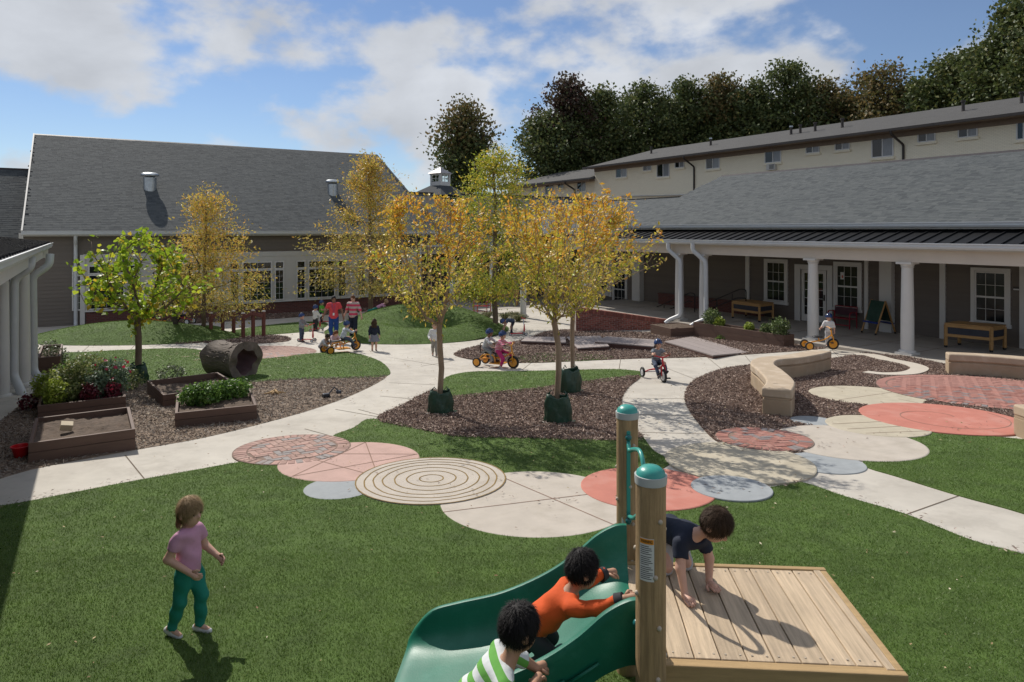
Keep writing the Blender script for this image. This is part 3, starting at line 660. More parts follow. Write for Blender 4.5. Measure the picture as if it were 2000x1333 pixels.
# glazed doors
for (p0, p1) in ((1567, 1615), (1160, 1190)):
    a0, a1, _, _ = facade(p0, p1, 600, 500); A0, A1 = -a1, -a0; hl.append((A0 - .3, A1 + .3, PZ - .2, 1.35))
    MB().box(A0 - .32, A0 - .05, WB - .08, WB, PZ, 1.35).box(A1 + .05, A1 + .27, WB - .08, WB, PZ, 1.35).box(A0 - .05, A1 + .05, WB - .078, WB, 1.15, 1.35).build('door_frame', m_white, right2)
    MB().box(A0 - .05, A0, WB - .05, WB, PZ, 1.15).box(A0, A1, WB - .02, WB - .012, PZ, 1.15).build('door_recess', m_dkmetal, right2)
    dr = MB().box(A0, A0 + .13, WB - .06, WB - .025, PZ + .02, 1.14).box(A1 - .13, A1, WB - .06, WB - .025, PZ + .02, 1.14).box(A0 + .13, A1 - .13, WB - .058, WB - .025, PZ + .02, PZ + .3).box(A0 + .13, A1 - .13, WB - .058, WB - .025, 1.0, 1.14).build('door', m_white, right2)
    g_ = MB(); n_ = 5
    for i in range(1, 3): x = A0 + .13 + (A1 - A0 - .26) * i / 3; g_.box(x - .009, x + .009, WB - .05, WB - .03, PZ + .3, 1.0)
    for i in range(1, n_): z = PZ + .3 + (.7 - PZ) * i / n_; g_.box(A0 + .13, A1 - .13, WB - .049, WB - .03, z - .009, z + .009)
    g_.build('glazing_bars', m_white, dr)
    for i in range(3):
        for j in range(n_):
            o = link('pane', PANE, None, dr); w3 = (A1 - A0 - .26) / 3; h3 = (.7 - PZ) / n_
            o.location = (A0 + .13 + w3 * i, WB - .036, PZ + .3 + h3 * j); o.scale = (w3, 1, h3)
    MB().box(A1 - .09, A1 - .05, WB - .10, WB - .06, PZ + .92, PZ + 1.16).tube([(A1 - .07, WB - .11, PZ + 1.02), (A1 - .2, WB - .12, PZ + 1.02)], .012, 6).build('door_handle', m_dkmetal, dr)
# painted pilasters on the wall
for (p0, p1, d) in ((1724, 1748, .22), (1837, 1848, .06), (1993, 2006, .06), (1458, 1465, .06), (1243, 1258, .3), (1690, 1697, .05)):
    a0, a1, _, _ = facade(p0, p1, 600, 500); hl.append((-a1, -a0, PZ - .3, 2))
    MB().box(-a1, -a0, WB - d - .03, WB, PZ, 1.9).build('pilaster', m_white, right2)
siding(right2, -17.2, 7.0, PZ, 1.85, WB, hl)
# small door plaques and a paper notice
m_plaq = mat('plaque', (.05, .045, .04), .5); m_paper = mat('paper', (.62, .62, .60), .8, .04)
for px, py in ((1621, 542), (1986, 564)):
    a, z = rw_(px, py); pq = MB().box(-a - .09, -a + .09, WB - .05, WB - .03, z - .06, z + .06).build('door_plaque', m_plaq, right2)
    MB().box(-a - .08, -a + .08, WB - .054, WB - .0505, z - .05, z - .005).build('plaque_strip', m_paper, pq)
a, z = rw_(1621, 582); nt_ = MB().box(-a - .1, -a + .1, WB - .052, WB - .033, z - .2, z + .2).build('paper_notice', m_paper, right2)
for k in range(5): MB().box(-a - .06, -a + .05 - .02 * (k % 2), WB - .0555, WB - .0525, z + .12 - k * .07, z + .135 - k * .07).build('print_line', mat('print_grey', (.25, .25, .25), .8), nt_)
a, z = rw_(1646, 539); ar = MB().box(-a - .07, -a + .08, WB - .054, WB - .04, z - .14, z + .14).build('taped_drawing', m_paper, right2)
MB().box(-a - .01, -a + .05, WB - .0575, WB - .0545, z - .09, z + .02).build('painted_shape', mat('drawing_red', (.5, .12, .06), .8), ar)
# beam, gutter, porch roof
gz0 = 2.26
RB().box(aN, 17.2, -.16, .16, 1.80, gz0 + .0).build('porch_beam', m_beige, right)
RB().box(aN, 17.2, .16, WB, 2.05, 2.1).build('porch_ceiling', m_cream, right)
RB().box(aN, 17.3, -.40, -.16, gz0 - .08, gz0 - .04).build('soffit', m_cream, right)
g_ = gutter(right, aN, 17.3, -.40, gz0 - .04, h=.17, w=.14); 
for v_ in g_.data.vertices: v_.co.y = -v_.co.y
# gutter profile runs outward (towards the yard)
for v_ in g_.data.vertices: v_.co.y = .40 + (-.40 - (-v_.co.y)) * -1 if False else v_.co.y
pe = (-.42, gz0 + .12); pr_ = (1.25, 2.80)
RB().add([(aN, pe[0], pe[1]), (17.3, pe[0], pe[1]), (17.3, pr_[0], pr_[1]), (aN, pr_[0], pr_[1]), (aN, pe[0], pe[1] - .05), (17.3, pe[0], pe[1] - .05), (17.3, pr_[0], pr_[1] - .05), (aN, pr_[0], pr_[1] - .05)], [(0, 1, 2, 3), (4, 7, 6, 5), (0, 4, 5, 1), (1, 5, 6, 2), (0, 3, 7, 4)]).build('metal_roof', m_metal, right)
k = aN + .1
while k < 17.2:
    RB().add([(k, pe[0] - .01, pe[1] - .0), (k + .03, pe[0] - .01, pe[1]), (k + .03, pr_[0], pr_[1]), (k, pr_[0], pr_[1]), (k, pe[0] - .01, pe[1] + .04), (k + .03, pe[0] - .01, pe[1] + .04), (k + .03, pr_[0], pr_[1] + .04), (k, pr_[0], pr_[1] + .04)], [(4, 5, 6, 7), (0, 1, 5, 4), (1, 2, 6, 5), (0, 4, 7, 3)]).build('standing_seam', m_metal, right); k += .42
RB().box(aN, 14.2, 1.2, 1.5, 2.4, 3.0).build('upper_wall', mat('upper_wall_dark', (.03, .03, .032), .8), right)  # near-black band of wall between the porch roof and the upper eave
ue = (.9, 3.0); ur = (8.0, 5.71); aG = 14.0
RB().add([(aN, ue[0], ue[1]), (aG, ue[0], ue[1]), (aG, ur[0], ur[1]), (aN, ur[0], ur[1]), (aN, ue[0], ue[1] - .15), (aG, ue[0], ue[1] - .15), (aG, ur[0], ur[1] - .15), (aN, ur[0], ur[1] - .15), (aN, 15.1, 3.0), (aG, 15.1, 3.0)], [(0, 1, 2, 3), (4, 7, 6, 5), (0, 4, 5, 1), (1, 5, 6, 2), (0, 3, 7, 4), (3, 2, 9, 8), (2, 6, 9)]).build('roof', m_roofbase, right)
uv_ = Vector((0, -(ur[0] - ue[0]), ur[1] - ue[1]))
lay_shingles(right, Rw, (0, -ue[0] + .02, ue[1] + .004), (1, 0, 0), uv_, [(aN, 0), (aG, 0), (aG, uv_.length), (aN, uv_.length)])
RB().add([(aN, ur[0] - .2, ur[1] - .06), (aG + .02, ur[0] - .2, ur[1] - .06), (aG + .02, ur[0], ur[1] + .035), (aN, ur[0], ur[1] + .035), (aN, ur[0] + .2, ur[1] - .06), (aG + .02, ur[0] + .2, ur[1] - .06)], [(0, 1, 2, 3), (3, 2, 5, 4), (1, 5, 2)]).build('ridge_cap', m_dkbrown, right)
g_ = gutter(right, aN, aG + .1, -ue[0] + 0, ue[1] - .15, h=.16, w=.14)
for v_ in g_.data.vertices: v_.co.y = -ue[0] + (-ue[0] - v_.co.y)
RB().box(aN, aG, ue[0], 1.5, ue[1] - .2, ue[1] - .155).build('soffit', m_cream, right)
# lower roof that continues it, further back
lr0 = (.2, 2.55); lr1 = (8.0, 4.69); lv = Vector((0, -(lr1[0] - lr0[0]), lr1[1] - lr0[1]))
RB().add([(aG - .3, lr0[0], lr0[1]), (34, lr0[0], lr0[1]), (34, lr1[0], lr1[1]), (aG - .3, lr1[0], lr1[1]), (aG - .3, 15, 2.5), (34, 15, 2.5)], [(0, 1, 2, 3), (3, 2, 5, 4)]).build('lower_roof', m_roofbase, right)
lay_shingles(right, Rw, (0, -lr0[0], lr0[1] + .004), (1, 0, 0), lv, [(aG, 0), (34, 0), (34, lv.length), (aG, lv.length)], maxn=0)
RB().box(aG, 34, 7.9, 8.1, 4.66, 4.74).build('ridge_cap', m_dkbrown, right)
# columns
ch = 1.80 - PZ
for i, (px, lb) in enumerate(((1772, 'white round porch column with chipped base, nearest the straight bench'), (1588, 'white porch column behind the child with the yellow tricycle'), (1374.5, 'white porch column with downspout, right one of the close pair by the planter'), (1327, 'white porch column with downspout, left one of the close pair by the planter'))):
    a, z = onwall(px, 650, R0, V); p = R0 + V * a; column('porch_column', lb, (p.x, p.y, PZ), ch, .185, 'white columns along the right porch')
a, z = onwall(1143, 600, R0, V); p = R0 + V * a; column('porch_column', 'white porch column rising behind the left end of the low brick wall', (p.x, p.y, PZ), ch, .185, 'white columns along the right porch')
for px in (1309, 1357):
    a, _ = onwall(px, 600, R0 - U * .35, V)
    downspout(right, [(a, .46, gz0 - .02), (a, .46, gz0 - .3), (a - .5, .27, gz0 - .75), (a - .52, .27, PZ + .25), (a - .1, .5, PZ + .02), (a, .65, PZ - .12)], .09)
# ramp handrails inside the porch
rl = thing('ramp_handrail', 'dark metal handrails of the porch ramp behind the column pair', 'handrail', (0, 0, 0))
def rp(px, py, b=2.6): a_, z_ = onwall(px, py, R0 + U * b, V); p = R0 + U * b + V * a_; return Vector((p.x, p.y, z_))
for pts in (((1252, 613), (1348, 572), (1357, 574), (1357, 632)), ((1282, 616), (1345, 588), (1352, 590)), ((1382, 592), (1445, 565), (1457, 566), (1457, 608)), ((1382, 606), (1440, 582), (1456, 583))):
    MB().tube(smooth3([rp(*p) for p in pts]), .024, 8).build('rail', m_dkmetal, rl, smooth=True)
for px, y0, y1 in ((1297, 596, 628), (1330, 581, 630), (1400, 586, 622), (1430, 574, 618)):
    MB().tube([rp(px, y0), rp(px, y1)], .022, 8).build('rail_post', m_dkmetal, rl, smooth=True)
p0 = R0 + U * 3.85 + V * 14.5; p1 = R0 + U * 3.85 + V * 8.2
rbw = thing('ramp_brick_wall', 'low red brick wall of the ramp against the taupe porch wall', 'brick wall', p1, RA)
MB().box(0, 6.3, -.1, .1, PZ - .3 - PZ * 0, PZ + .5).build('wall', m_redbrick, rbw); MB().box(-.02, 6.32, -.13, .13, PZ + .5, PZ + .56).build('cap', m_redbrick, rbw)

# ---- low brick wall in front of the ramp: every brick a piece, courses follow the falling cap
wa = G(1125, 648); wb_ = Vector((7.15, 28.75, 0)); wb_.z = float(gz(wb_.y)); dwl = wb_ - wa; dwl.z = 0; wlen = dwl.length; wang = math.atan2(dwl.y, dwl.x)
bw = thing('brick_wall', 'low red brick wall with soldier course cap beside the mulch bed', 'brick wall', (wa.x, wa.y, 0), wang)
zt_a = at(1125, 600, wa.y).z; zt_b = at(1330, 629, wb_.y).z
topz = lambda x: zt_a + (zt_b - zt_a) * x / wlen
sl_a = math.atan2(zt_b - zt_a, wlen)
MB().add([(0, .02, -1.9), (wlen, .02, -1.9), (wlen, .02, zt_b - .02), (0, .02, zt_a - .02), (0, .3, -1.9), (wlen, .3, -1.9), (wlen, .3, zt_b - .02), (0, .3, zt_a - .02)], [(0, 1, 2, 3), (5, 4, 7, 6), (3, 2, 6, 7), (4, 0, 3, 7), (1, 5, 6, 2)]).build('mortar', m_mortar, bw)
bu = MB().box(-.5, .5, 0, 1, 0, 1).mesh('brick'); bu.materials.append(m_wbrick)
cz = .19
for j in range(13):
    x = -.11 if j % 2 else 0
    while x < wlen - .05:
        x0 = max(x, 0); x1 = min(x + .212, wlen)
        zc = topz((x0 + x1) / 2) - cz - (j + 1) * .078
        if zc > -1.65 and x1 - x0 > .04:
            o = link('brick', bu, None, bw); o.location = ((x0 + x1) / 2, .0 + random.uniform(-.002, .003), zc); o.rotation_euler = (0, -sl_a, 0); o.scale = (x1 - x0 - .012, .1, .066)
        x += .222
x = 0
while x < wlen - .03:
    o = link('brick', bu, None, bw); o.location = (x + .04, -.02, topz(x + .04) - cz + .004); o.rotation_euler = (0, -sl_a, 0); o.scale = (.066, .34, .19); x += .078

# ---- connecting wing at the back, in shade behind the trees
bk = thing('back_wing', 'shaded back wing with white columns linking the long building and the porch wing', 'building', M0, ANG)
MB().box(AR + .02, 34, 3.2, 3.5, GZ, 2.4).build('wall', m_siding, bk); siding(bk, AR + .05, 25, GZ, 1.8, 3.2, [])
MB().box(AR + .02, 30, -4.5, 3.2, GZ - .2, GZ + .06).build('porch_floor', m_porch, bk)
MB().box(AR + .02, 26, .2, .5, 1.4, 1.9).build('porch_beam', m_beige, bk)
rb = onwall(805, 377, M0 + V * 5.5, U); rbz = rb[1]
O3 = Vector((0, -.2, 1.95)); us3 = Vector((0, 5.7, rbz - 1.95))
MB().add([(15, -.2, 1.93), (33, -.2, 1.93), (33, 5.5, rbz), (15, 5.5, rbz), (15, 11.5, 1.9), (33, 11.5, 1.9)], [(0, 1, 2, 3), (3, 2, 5, 4)]).build('roof', m_roofbase, bk)
lay_shingles(bk, Mw, O3, (1, 0, 0), us3, [(15, 0), (33, 0), (33, us3.length), (15, us3.length)], maxn=0)
MB().box(15, 33, 5.4, 5.6, rbz - .03, rbz + .06).build('ridge_cap', m_dkbrown, bk)
gutter(bk, AR + .3, 27, -.2, 1.82)
for px, x0 in ((925, 0), (1075, 1)):
    a, _ = onwall(px, 560, M0 + V * 3.2, U); window(bk, a - .4, a + .4, -.5, .9, 3.17, 3, 4, .09, rail=True)
for i, (px, py, lb) in enumerate(((1022, 619, 'white back porch column nearest the bending child'), (962, 609, 'white back porch column directly behind the tall green-yellow tree trunk'), (883, 596, 'white back porch column with downspout elbow, beyond the grassy mound'))):
    q = level(px, py, -1.40); column('porch_column', lb, q, 3.3, .15, 'white columns of the back porch')
q = level(868, 600, -1.4); downspout(bk, [Mw.inverted() @ Vector((q.x + .35, q.y, 1.9)), Mw.inverted() @ Vector((q.x + .35, q.y, -.9)), Mw.inverted() @ Vector((q.x, q.y - .3, -1.3))], .09)

# cupola
cp = onwall(860, 366, M0 + V * 6.5, U); cup = thing('roof_cupola', 'white louvred cupola with little windows and hipped cap above the back roof', 'cupola', M0 + U * cp[0] + V * 6.5, ANG + R(20))
zc = 0; cup.location.z = cp[1]; cup.scale = (.84, .84, .84)
MB().add([(-1.9, -1.9, zc - .75), (1.9, -1.9, zc - .75), (1.9, 1.9, zc - .75), (-1.9, 1.9, zc - .75), (-.6, -.6, zc + .1), (.6, -.6, zc + .1), (.6, .6, zc + .1), (-.6, .6, zc + .1)], [(0, 1, 5, 4), (1, 2, 6, 5), (2, 3, 7, 6), (3, 0, 4, 7)]).build('base_roof', m_roofbase, cup)
MB().box(-.58, .58, -.58, .58, zc - .1, zc + .38).build('base', m_white, cup)
for sx in (-1, 1):
    for sy in (-1, 1): MB().box(sx * .5 - .08, sx * .5 + .08, sy * .5 - .08, sy * .5 + .08, zc + .38, zc + 1.02).build('corner_post', m_white, cup)
MB().box(-.62, .62, -.62, .62, zc + 1.0, zc + 1.1).build('cornice', m_white, cup)
for q in range(4):
    wn_ = MB().box(-.42, .42, -.5, -.47, zc + .38, zc + .43).box(-.42, .42, -.5, -.47, zc + .95, zc + 1.0).box(-.015, .015, -.498, -.475, zc + .43, zc + .95).box(-.42, .42, -.497, -.476, zc + .68, zc + .705).build('window', m_white, cup); wn_.rotation_euler = (0, 0, q * math.pi / 2)
m_pgl = bpy.data.materials.new('cupola_glass'); m_pgl.use_nodes = True; b_ = m_pgl.node_tree.nodes['Principled BSDF']; b_.inputs['Base Color'].default_value = (.7, .8, .8, 1); b_.inputs['Transmission Weight'].default_value = 1; b_.inputs['Roughness'].default_value = .02; b_.inputs['IOR'].default_value = 1.05
for q in range(4):
    o = MB().add([(-.42, -.482, zc + .43), (.42, -.482, zc + .43), (.42, -.482, zc + .95), (-.42, -.482, zc + .95)], [(0, 1, 2, 3)]).build('pane', m_pgl, cup); o.rotation_euler = (0, 0, q * math.pi / 2)
MB().add([(-.72, -.72, zc + 1.1), (.72, -.72, zc + 1.1), (.72, .72, zc + 1.1), (-.72, .72, zc + 1.1), (0, 0, zc + 1.62)], [(0, 1, 4), (1, 2, 4), (2, 3, 4), (3, 0, 4), (3, 2, 1, 0)]).build('cap_roof', mat('cap_metal', (.25, .24, .25), .5, .1, metal=.5), cup)

# ---- apartment block behind (parallel to the porch wing)
AB = 20.0; aO = R0 + U * AB
apt = thing('apartment_block', 'long two-storey cream painted-brick apartment block with brown eaves behind the porch wing', 'building', aO, RA)
apt2 = thing('apartment_block_far_end', 'lower far end of the cream apartment block with its own step-down roof', 'building', aO, RA)
aez = 8.75; a0_, a1_ = -4.0, 39.8
def aw(px, py): return onwall(px, py, aO, V)
RB().box(a0_, a1_, 0, 10, -1, aez - .05).build('wall', m_apt, apt)
RB().add([(a0_, -.9, aez), (a1_ + .6, -.9, aez), (a1_ - 3.6, 4.5, 10.45), (a0_, 4.5, 10.45), (a0_, 10.5, aez), (a1_ + .6, 10.5, aez), (a0_, -.9, aez - .05), (a1_ + .6, -.9, aez - .05), (a1_ + .6, 10.5, aez - .05), (a0_, 10.5, aez - .05)], [(0, 1, 2, 3), (3, 2, 5, 4), (1, 5, 2), (0, 6, 7, 1), (6, 9, 8, 7), (1, 7, 8, 5)]).build('roof', mat('apt_roof', (.066, .064, .062), .9, .2, 1.5, .01, 20, stretch=(1, 4, 1)), apt)
RB().box(a0_, a1_ + .62, -1.04, -.9, aez - .13, aez + .02).build('gutter', m_dkbrown, apt); RB().box(a0_, a1_ + .3, -.88, -.02, aez - .12, aez - .06).build('soffit', m_brownfas, apt)
RB().box(a0_, a1_, -.06, -.0, aez - .42, aez - .12).build('fascia', m_brownfas, apt)
def awin(px0, px1, py0, py1, par):
    c = (px0 + px1) / 2; aa1, _ = aw(px0, py0); aa0, _ = aw(px1, py0); z1 = aw(c, py0)[1]; z0 = aw(c, py1)[1]
    w = RB().box(aa0 - .05, aa0 + .02, -.05, .05, z0 - .02, z1 + .05).box(aa1 - .02, aa1 + .05, -.05, .05, z0 - .02, z1 + .05).box(aa0, aa1, -.048, .05, z1, z1 + .05).box(aa0, aa1, -.048, .05, z0 - .05, z0 + .01).box((aa0 + aa1) / 2 - .03, (aa0 + aa1) / 2 + .03, -.046, .05, z0, z1).build('window', m_white, par)
    RB().box(aa0 - .12, aa1 + .12, -.10, .03, z0 - .20, z0 - .055).build('window_sill', m_apt, w)
    h = (aa0 + aa1) / 2
    for (x0, x1, gm) in ((aa0, h - .03, mat('curtain_glass', (.22, .23, .24), .15, .3, 6, stretch=(8, 1, .3))), (h + .03, aa1, m_glass)):
        RB().add([(x0, -.02, z0), (x1, -.02, z0), (x1, -.02, z1), (x0, -.02, z1)], [(0, 1, 2, 3)]).build('pane', gm, w)
for wn4 in ((1204, 1224, 326, 346), (1257, 1272, 319, 333), (1284, 1307, 316, 345), (1319, 1336, 312, 327), (1380, 1405, 305, 329), (1495, 1525, 291, 317), (1575, 1600, 281, 298), (1632, 1659, 275, 292), (1704, 1744, 266, 306), (1794, 1826, 256, 276), (1873, 1908, 247, 267), (1987, 2012, 237, 271)): awin(*wn4, apt)
ac = aw(1509, 327); acu = RB().box(ac[0] - .35, ac[0] + .35, -.25, .1, ac[1] - .2, ac[1] + .22).build('air_conditioner', m_cream, apt)
for k in range(4): RB().box(ac[0] - .28, ac[0] + .1, -.265, -.251, ac[1] - .12 + k * .08, ac[1] - .08 + k * .08).build('grille_slat', m_dkmetal, acu)
for px in (1352, 1757):
    a_, _ = aw(px, 300); downspout(apt, [(a_, .95, aez - .1), (a_, .95, aez - .3), (a_ - .25, .08, aez - .9), (a_ - .25, .06, 3)], .07, m_dkbrown)
for (px, py) in ((1272, 296), (1388, 279), (1592, 246), (1645, 243), (1881, 214), (1995, 200), (1545, 237), (1563, 234)):     # soil pipes and flues on the roof
    a_, z_ = onwall(px, py, aO + U * 2.2, V); zr = aez + (10.45 - aez) * 3.1 / 5.4
    st = RB().lathe([(.11, zr - .05), (.09, zr + .10), (.085, zr + .52)], 10, (a_, 2.2, 0)).build('vent_pipe', m_dkbrown, apt); RB().lathe([(.13, zr + .52), (.13, zr + .62)], 10, (a_, 2.2, 0)).build('vent_cap', m_galv if px in (1545, 1388) else m_dkbrown, st)
cz_ = aw(1280, 388); 
RB().tube([(aw(1215, 384)[0], -.1, aw(1215, 384)[1]), (aw(1340, 381)[0], -.1, aw(1340, 381)[1])], .06, 8).build('conduit', m_cream, apt)
# step-down end
b0_, b1_ = a1_ + .02, 56.0; bez = aw(1100, 349)[1] - .3
RB().box(b0_, b1_, .35, 10, -1, bez - .05).build('wall', m_apt, apt2)
RB().add([(b0_, -.7, bez), (b1_ + .6, -.7, bez), (b1_ - 4, 4.5, bez + 1.6), (b0_, 4.5, bez + 1.6), (b0_, 10.5, bez), (b1_ + .6, 10.5, bez)], [(0, 1, 2, 3), (3, 2, 5, 4), (1, 5, 2)]).build('roof', MATS['apt_roof'], apt2)
RB().box(b0_ - 1.0, b1_ + .62, -.86, -.7, bez - .13, bez + .02).build('gutter', m_dkbrown, apt2); RB().box(b0_, b1_, -.7, .34, bez - .25, bez - .10).build('soffit', m_brownfas, apt2)
aO_s = aO; aO = aO_s + U * .35
for wn4 in ((1128, 1144, 353, 374), (1090, 1101, 357, 367), (1066, 1081, 361, 380), (1040, 1050, 362, 374)):
    n0 = len(apt2.children); awin(*wn4, apt2); apt2.children[-1]
    for ch_ in list(apt2.children)[n0:]: ch_.location = (0, -.35, 0)
aO = aO_s
a_, _ = aw(1115, 350); downspout(apt2, [(a_, .75, bez - .1), (a_, .75, bez - .3), (a_ - .25, -.25, bez - .9), (a_ - .25, -.27, 1)], .08, m_dkbrown)

# ---- porch at the left edge of the picture (a along V, b away to the left = -U)
Lp = level(48, 756, -.95); 
left = thing('left_porch', 'white-trimmed porch roof with black metal panels at the left edge', 'building', (Lp.x, Lp.y, 0), RA)
LZ = -.78
lg = onwall(104, 481, Lp + U * .42, V); gzl = lg[1]; aE = lg[0]; aS = -24.5
MB().box(aS, aE - .1, .18 - .36, .18, gzl - .34, gzl - .02).build('porch_beam', m_white, left)
def lbx(): return MB()
g_ = gutter(left, aS, aE, 0, gzl - .04, m_gutter, w=.13, h=.15)
for v_ in g_.data.vertices: v_.co.y = -.30 + (v_.co.y)
MB().box(aS, aE - .02, -.30, .0, gzl - .08, gzl - .045).build('soffit', m_white, left)
MB().box(aE - .12, aE - .02, -.3, 4, gzl - .34, gzl + .02).build('end_fascia', m_white, left)
MB().add([(aS, -.34, gzl + .10), (aE + .05, -.34, gzl + .10), (aE + .05, 3.8, gzl + .62), (aS, 3.8, gzl + .62), (aS, -.34, gzl + .05), (aE + .05, -.34, gzl + .05), (aE + .05, 3.8, gzl + .57), (aS, 3.8, gzl + .57)], [(0, 1, 2, 3), (4, 7, 6, 5), (0, 4, 5, 1), (1, 5, 6, 2)]).build('metal_roof', m_metal, left, fixn=True)
k = aS
while k < aE:
    MB().add([(k, -.35, gzl + .1), (k + .03, -.35, gzl + .1), (k + .03, 3.8, gzl + .62), (k, 3.8, gzl + .62), (k, -.35, gzl + .14), (k + .03, -.35, gzl + .14), (k + .03, 3.8, gzl + .66), (k, 3.8, gzl + .66)], [(4, 5, 6, 7), (0, 1, 5, 4), (1, 2, 6, 5), (0, 4, 7, 3)]).build('standing_seam', m_metal, left, fixn=True); k += .42
MB().box(aS, .5, 3.2, 3.5, LZ - .5, gzl + .4).build('wall', m_siding, left); MB().box(aS, .5, .2, 3.2, gzl - .1, gzl - .06).build('porch_ceiling', m_cream, left)
flo = MB().box(aS, .6, -.45, 4, LZ - .9, LZ).build('porch_floor', m_porch, left)
MB().box(.62, .95, -.3, 1.5, LZ - .5, LZ - .05).build('brick_pier', m_redbrick, left)
for k, (px, py, lb) in enumerate(((4, 781, 'white round column nearest the camera at the far left edge'), (46, 757, 'white round column of the left porch between two downspouts'))):
    q = level(px, py, LZ); column('porch_column', lb, q, gzl - .34 - LZ, .135, 'white columns of the left porch')
Li = (Matrix.Translation((Lp.x, Lp.y, 0)) @ Matrix.Rotation(RA, 4, 'Z')).inverted()
def lds(pts): downspout(left, [Li @ Vector(p) for p in pts], .088)
q = level(27, 770, LZ)
lds([at(62, 503, q.y + .2), at(60, 524, q.y + .1), at(28, 545, q.y), at(27, 735, q.y), at(45, 772, q.y - .3), at(47, 782, q.y - .35)])
q = level(66, 745, LZ)
lds([at(98, 497, q.y + .25), at(97, 518, q.y + .2), at(64, 540, q.y), at(66, 725, q.y), at(84, 748, q.y - .2), at(88, 757, q.y - .25)])
# ================================================================ trees and plants
m_bark = mat('bark', (.16, .115, .08), .9, .3, 8, .006, 40, stretch=(1, 1, .25))
m_bark_tan = mat('bark_tan', (.27, .19, .125), .8, .25, 6, .003, 30, stretch=(1, 1, .3), hue2=((.36, .28, .2), 3))
m_bark_dk = mat('bark_dark', (.06, .048, .038), .95, .3, 8)
def leafmat(name, ramp, trans=.42, rough=.45, rnd=.18, var=.15, scale=4): return mat(name, ramp[0], rough, var, scale, rnd=rnd, ramp=ramp, island=True, trans=trans, spec=.45)
lm_crape_o = leafmat('leaf_crape_orange', [(.74, .42, .05), (.64, .44, .055), (.78, .47, .06), (.56, .44, .055), (.74, .35, .05), (.58, .48, .065)])
lm_crape_g = leafmat('leaf_crape_olive', [(.58, .52, .07), (.46, .48, .06), (.68, .56, .09), (.38, .43, .055), (.70, .56, .10), (.60, .44, .14)])
lm_green = leafmat('leaf_green_yellow', [(.34, .40, .05), (.44, .44, .05), (.25, .32, .045), (.55, .48, .06), (.38, .40, .05), (.56, .42, .06)])
lm_oak = leafmat('leaf_oak_gold', [(.62, .43, .07), (.54, .42, .07), (.70, .48, .10), (.45, .38, .07), (.66, .38, .09), (.52, .44, .10)])
lm_oak2 = leafmat('leaf_oak_olive', [(.50, .42, .09), (.40, .37, .07), (.58, .44, .12), (.34, .33, .07), (.60, .44, .13), (.46, .36, .12)])
lm_redbud = leafmat('leaf_redbud', [(.31, .44, .03), (.38, .50, .04), (.22, .34, .025), (.44, .53, .05), (.28, .40, .03), (.47, .47, .04), (.34, .46, .03), (.52, .38, .04)], .5)
lm_bg = leafmat('leaf_far_green', [(.105, .14, .042), (.082, .112, .035), (.13, .16, .05), (.064, .09, .03), (.15, .155, .05)], .25, .6)
lm_bgr = leafmat('leaf_far_red', [(.10, .045, .036), (.075, .055, .034), (.09, .07, .036), (.06, .046, .03)], .25, .6)
lm_bgb = leafmat('leaf_far_brown', [(.20, .15, .05), (.16, .13, .045), (.135, .13, .045), (.23, .16, .06), (.10, .105, .04)], .3, .6)
LEAF4 = np.array([(-.5, 0, 0), (0, -.5, .06), (.5, 0, 0), (0, .5, .06)])
LEAF6 = np.array([(-.42, 0, 0), (-.5, -.33, .05), (-.05, -.52, .08), (.52, 0, -.02), (-.05, .52, .08), (-.5, .33, .05)])
def leaves(C, size, aspect=.5, shape=LEAF4, out=None, droop=.3, sv=.35, up=.35, flat=1.0):
    """one small face per leaf at the points C"""
    n = len(C); d = RNG.normal(size=(n, 3))
    if out is not None: d += out * 1.1
    d[:, 2] -= droop; d[:, 2] *= flat; d /= np.linalg.norm(d, axis=1, keepdims=True) + 1e-9
    nn = RNG.normal(size=(n, 3)); nn[:, 2] += up * 2; nn -= d * (nn * d).sum(1, keepdims=True); nn /= np.linalg.norm(nn, axis=1, keepdims=True) + 1e-9
    s = np.cross(nn, d); L_ = size * (1 + sv * RNG.uniform(-1, 1, n)); k = len(shape)
    P = C[:, None, :] + L_[:, None, None] * (d[:, None, :] * shape[None, :, 0, None] + s[:, None, :] * shape[None, :, 1, None] * aspect + nn[:, None, :] * shape[None, :, 2, None])
    return P.reshape(-1, 3), np.arange(n * k).reshape(n, k)
